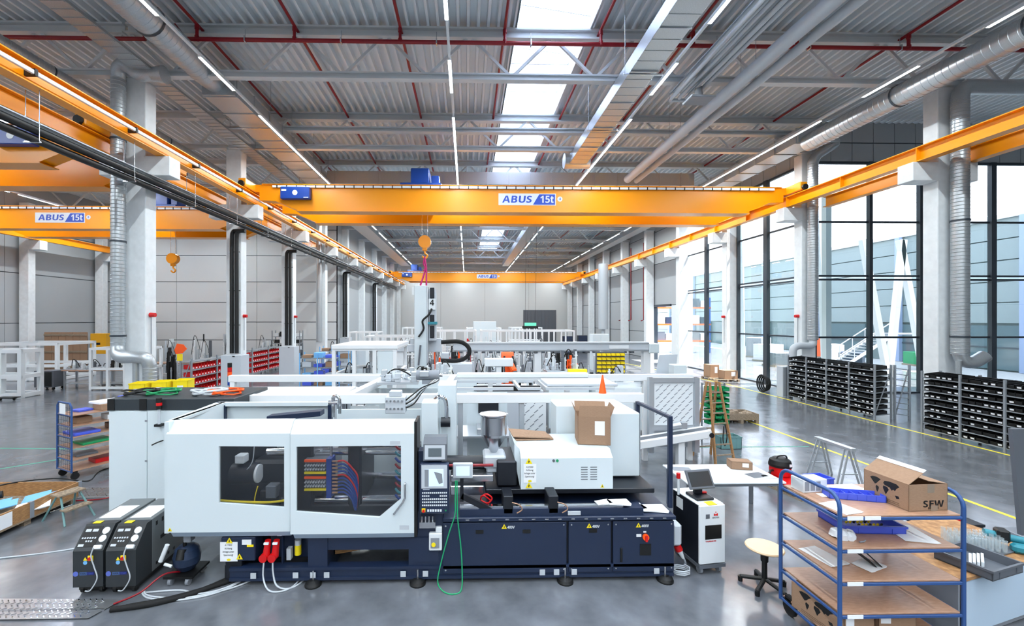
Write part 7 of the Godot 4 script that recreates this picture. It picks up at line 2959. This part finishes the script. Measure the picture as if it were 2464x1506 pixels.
	thing("machine_tool", "white machine tool cabinet by the second hall's back wall", "machine", V(-25.4, 0, 33.5))
	s = st()
	box(s, -26.6, -24.4, 0.0, 3.1, 33.0, 34.2, 0.02)
	part("body", s, M.guard)
	s = st()
	box(s, -25.3, -24.6, 2.75, 3.0, 32.97, 33.0)
	part("vent", s, M.black)
	s = st()
	for k in 4:
		cyl(s, V(-25.8 + k * 0.35, 2.2, 32.95), V(-25.8 + k * 0.35, 2.2, 33.0), 0.06, -1, 10)
	part("gauges", s, M.grey)
	for a in [[-21.3, 22.9, -17.3, 1.0, "long cluttered workbench in the second hall"], [-20.6, 26.5, -16.0, 1.0, "second workbench behind the cluttered one"]]:
		thing("workbench", a[4], "workbench", V((a[0] + a[2]) / 2, 0, a[1]))
		s = st()
		box(s, a[0], a[2], a[3] - 0.05, a[3], a[1], a[1] + 0.9)
		part("bench_top", s, M.beech)
		for x in [a[0] + 0.1, (a[0] + a[2]) / 2, a[2] - 0.1]:
			for e in [0.1, 0.8]:
				s = st()
				box(s, x - 0.04, x + 0.04, 0, a[3] - 0.05, a[1] + e - 0.04, a[1] + e + 0.04)
				part("leg", s, M.alu)
		s = st()
		box(s, a[0] + 0.1, a[2] - 0.1, 0.25, 0.29, a[1] + 0.1, a[1] + 0.8)
		part("lower_shelf", s, M.alu)
	for i in 7:
		clutter("%s lying on the long bench of the second hall" % names[i % 6], -20.9 + i * 0.55, 1.0, 23.3, 0.5, 0.6, 0.35 if i % 2 else 0.6, 7, [tones[i % 5], M.white, tones[(i + 2) % 5]])
	for i in 5:
		clutter("%s standing in the second hall's frame" % names[i % 6], -19.2 + i * 0.6, 0.0, 24.6 + (i % 2), 0.6, 0.6, 2.1, 9, [tones[i % 5], M.black, tones[(i + 1) % 5]])
	thing("tool_cart", "grey tool cart on castors at the end of the long bench", "trolley", V(-21.9, 0, 22.9))
	s = st()
	box(s, -22.4, -21.4, 0.15, 1.0, 22.6, 23.3, 0.01)
	part("body", s, M.mid_grey)
	s = st()
	box(s, -21.95, -21.5, 0.2, 0.95, 22.58, 22.6)
	part("open_side", s, M.black)
	for x in [-22.3, -21.5]:
		for d in [22.7, 23.2]:
			s = st()
			castor(s, V(x, 0.075, d), 0.075)
			part("castor", s, M.rubber)
	for i in 8:
		clutter("%s before the second hall's back wall" % names[i % 6], -23.5 + i * 1.35, 0.0, 34.5 + (i % 2), 1.0, 0.8, 2.2 + 0.4 * (i % 2), 9, [tones[i % 5], M.white, tones[(i + 3) % 5]])
	thing("stock_shelf", "tall shelf of black and white boxes by the second hall's back wall", "shelf", V(-13.9, 0, 31.5))
	s = st()
	for x in [-14.9, -13.8, -12.8]:
		box(s, x - 0.03, x + 0.03, 0, 2.8, 33.0, 33.06)
		box(s, x - 0.03, x + 0.03, 0, 2.8, 33.6, 33.66)
	part("uprights", s, M.rack)
	for r in 5:
		s = st()
		box(s, -14.9, -12.8, 0.3 + r * 0.5, 0.34 + r * 0.5, 33.0, 33.66)
		part("shelf", s, M.rack)
	for r in 5:
		for k in 5:
			own("stock_box", "%s box on the tall shelf by the back wall" % ["white", "black"][(r + k) % 2], "box", V(-14.6 + k * 0.4, 0.345 + r * 0.5, 33.3), 0, "boxes on the tall shelf")
			s = st()
			box(s, -0.16, 0.16, 0, 0.25 + 0.12 * (k % 2), -0.2, 0.2, 0.01)
			part("body", s, M.white if (r + k) % 2 == 0 else M.black)
	# exit sign on the back wall, strip of signs
	thing("exit_sign", "green emergency exit sign hanging toward the back gate", "sign", V(5.0, 3.0, 33.0))
	s = st()
	box(s, 4.45, 5.35, 3.15, 3.4, 33.0, 33.06)
	part("sign_box", s, glow(Color(0.35, 0.75, 0.6), 0.8))
	s = st()
	box(s, 4.3, 5.5, 2.95, 3.15, 33.0, 33.3)
	for x in [4.5, 5.3]:
		cyl(s, V(x, 3.1, 33.1), V(x, 11.7, 32.5), 0.01, -1, 6)
	part("bracket", s, M.black)

# ---------------------------------------------------------------- outside the glazing
func outside() -> void:
	org = Vector3.ZERO
	var s := st()
	box(s, 17.3, 60, -0.35, -0.02, 21.25, 110)
	box(s, 31.2, 60, -0.35, -0.02, -10, 21.25)
	building("ground", s, grained(mat(Color(0.95, 0.95, 0.95), 0.9), noise_tex(0.03, [[0.0, Color(0.62, 0.62, 0.60)], [1.0, Color(0.74, 0.74, 0.72)]], FastNoiseLite.TYPE_SIMPLEX, 256, 21), Vector3(0.4, 0.4, 0.4)))
	thing("opposite_hall", "long grey green industrial hall across the yard, banded cladding", "building", V(40, 0, 60))
	var clad := mat(Color(0.50, 0.56, 0.56), 0.5)
	s = st()
	box(s, 38.2, 46, 0, 10.8, 18, 100)
	part("core", s, mat(Color(0.40, 0.46, 0.46), 0.6))
	for r in 5:
		s = st()
		box(s, 38.0, 38.2, 3.4 + r * 1.5, 4.82 + r * 1.5, 18, 100)
		part("cladding_band", s, clad)
	s = st()
	box(s, 37.8, 38.3, 10.8, 11.1, 18, 100)
	part("parapet", s, M.white)
	for i in 12:
		s = st()
		box(s, 37.9, 38.2, 0.1, 3.2, 20.5 + i * 6.5, 25.5 + i * 6.5)
		var wd := part("window", s, mat(Color(0.32, 0.40, 0.42), 0.1))
		s = st()
		box(s, 37.85, 37.9, 1.6, 1.7, 20.5 + i * 6.5, 25.5 + i * 6.5)
		part("window_bar", s, M.frame_dark, wd)
	for i in 9:
		s = st()
		box(s, 37.6, 37.9, 0.0, 10.8, 19.5 + i * 8.5, 19.9 + i * 8.5)
		part("pilaster", s, mat(Color(0.55, 0.62, 0.74), 0.5))
	for d in [24.0, 31.5, 39.0]:
		thing("canopy_strut", "white steel V shaped strut standing in the yard outside the glazing", "strut", V(20.5, 0, d), "yard struts")
		s = st()
		bar(s, V(20.5, 0.0, d), V(19.3, 10.5, d - 1.4), 0.3, 0.3)
		part("leg", s, M.white)
		s = st()
		bar(s, V(20.5, 0.0, d), V(21.4, 10.5, d + 1.6), 0.3, 0.3)
		part("leg", s, M.white)
	for x in [25.6, 27.9]:
		thing("canopy_strut", "white slanted steel strut in the yard beyond the wide end window", "strut", V(x, 0, 25.5), "end window struts")
		s = st()
		bar(s, V(x, 0.0, 25.5), V(x - 1.6, 8.5, 25.5), 0.3, 0.3)
		part("leg", s, M.white)
		s = st()
		bar(s, V(x, 0.0, 25.5), V(x + 0.9, 8.5, 25.5), 0.3, 0.3)
		part("leg", s, M.white)
	thing("outdoor_stairs", "steel outdoor stair with railing across the yard", "stairs", V(30, 0, 30))
	for k in 14:
		s = st()
		box(s, 26.6 + k * 0.28, 26.9 + k * 0.28, 0.1 + k * 0.18, 0.16 + k * 0.18, 30.0, 31.2)
		part("tread", s, M.rack)
	for d in [30.0, 31.2]:
		s = st()
		bar(s, V(26.6, 0.1, d), V(30.6, 2.6, d), 0.06, 0.2)
		bar(s, V(26.6, 1.1, d), V(30.6, 3.6, d), 0.05, 0.05)
		for k in 5:
			bar(s, V(26.7 + k * 0.95, 0.2 + k * 0.6, d), V(26.7 + k * 0.95, 1.15 + k * 0.6, d), 0.04, 0.04)
		part("railing", s, M.cabinet)
	s = st()
	box(s, 30.5, 34.5, 2.55, 2.65, 29.8, 31.4)
	part("landing", s, M.rack)
	thing("yard_shelving", "orange and blue pallet racking seen through the open side gate", "racking", V(22, 0, 46))
	for y in [1.2, 3.0, 4.8]:
		s = st()
		box(s, 20.4, 26.5, y, y + 0.16, 46.0, 46.1)
		part("beam", s, M.orange)
	for x in [20.5, 23.4, 26.4]:
		s = st()
		box(s, x - 0.06, x + 0.06, 0, 6.0, 46.0, 46.1)
		part("upright", s, M.blue)
	for r in 3:
		for k in 6:
			s = st()
			box(s, 20.7 + k * 0.95, 21.5 + k * 0.95, 1.37 + r * 1.8, 2.3 + r * 1.8 - 0.2 * (k % 2), 46.1, 47.0)
			part("pallet_load", s, [M.mid_grey, M.white, M.navy, M.cabinet][(r + k) % 4])
	for k in 7:
		own("parked_goods", ["stack of dark pallets in the yard", "pale wrapped goods in the yard", "grey container in the yard", "dark van sized crate in the yard", "low white parapet block in the yard", "orange barrier boards in the yard", "green skip in the yard"][k], "goods", V(24.5 + k * 1.9, -0.02, 33.0 + (k % 3) * 4.0), k * 14.0)
		s = st()
		box(s, -0.9, 0.9, 0.0, 1.1 + 0.4 * (k % 3), -0.7, 0.7, 0.03)
		part("body", s, [M.mid_grey, M.white, M.grey, M.navy, M.white, M.orange, M.green][k])
		s = st()
		box(s, -0.95, 0.95, 0.0, 0.14, -0.75, 0.75)
		part("pallet", s, M.pallet)

func _ready() -> void:
	rng.seed = 7
	materials()
	view_and_light()
	shell()
	frame()
	cranes()
	lamps()
	ducts()
	machine()
	machine_extras()
	right_things()
	left_things()
	background()
	outside()
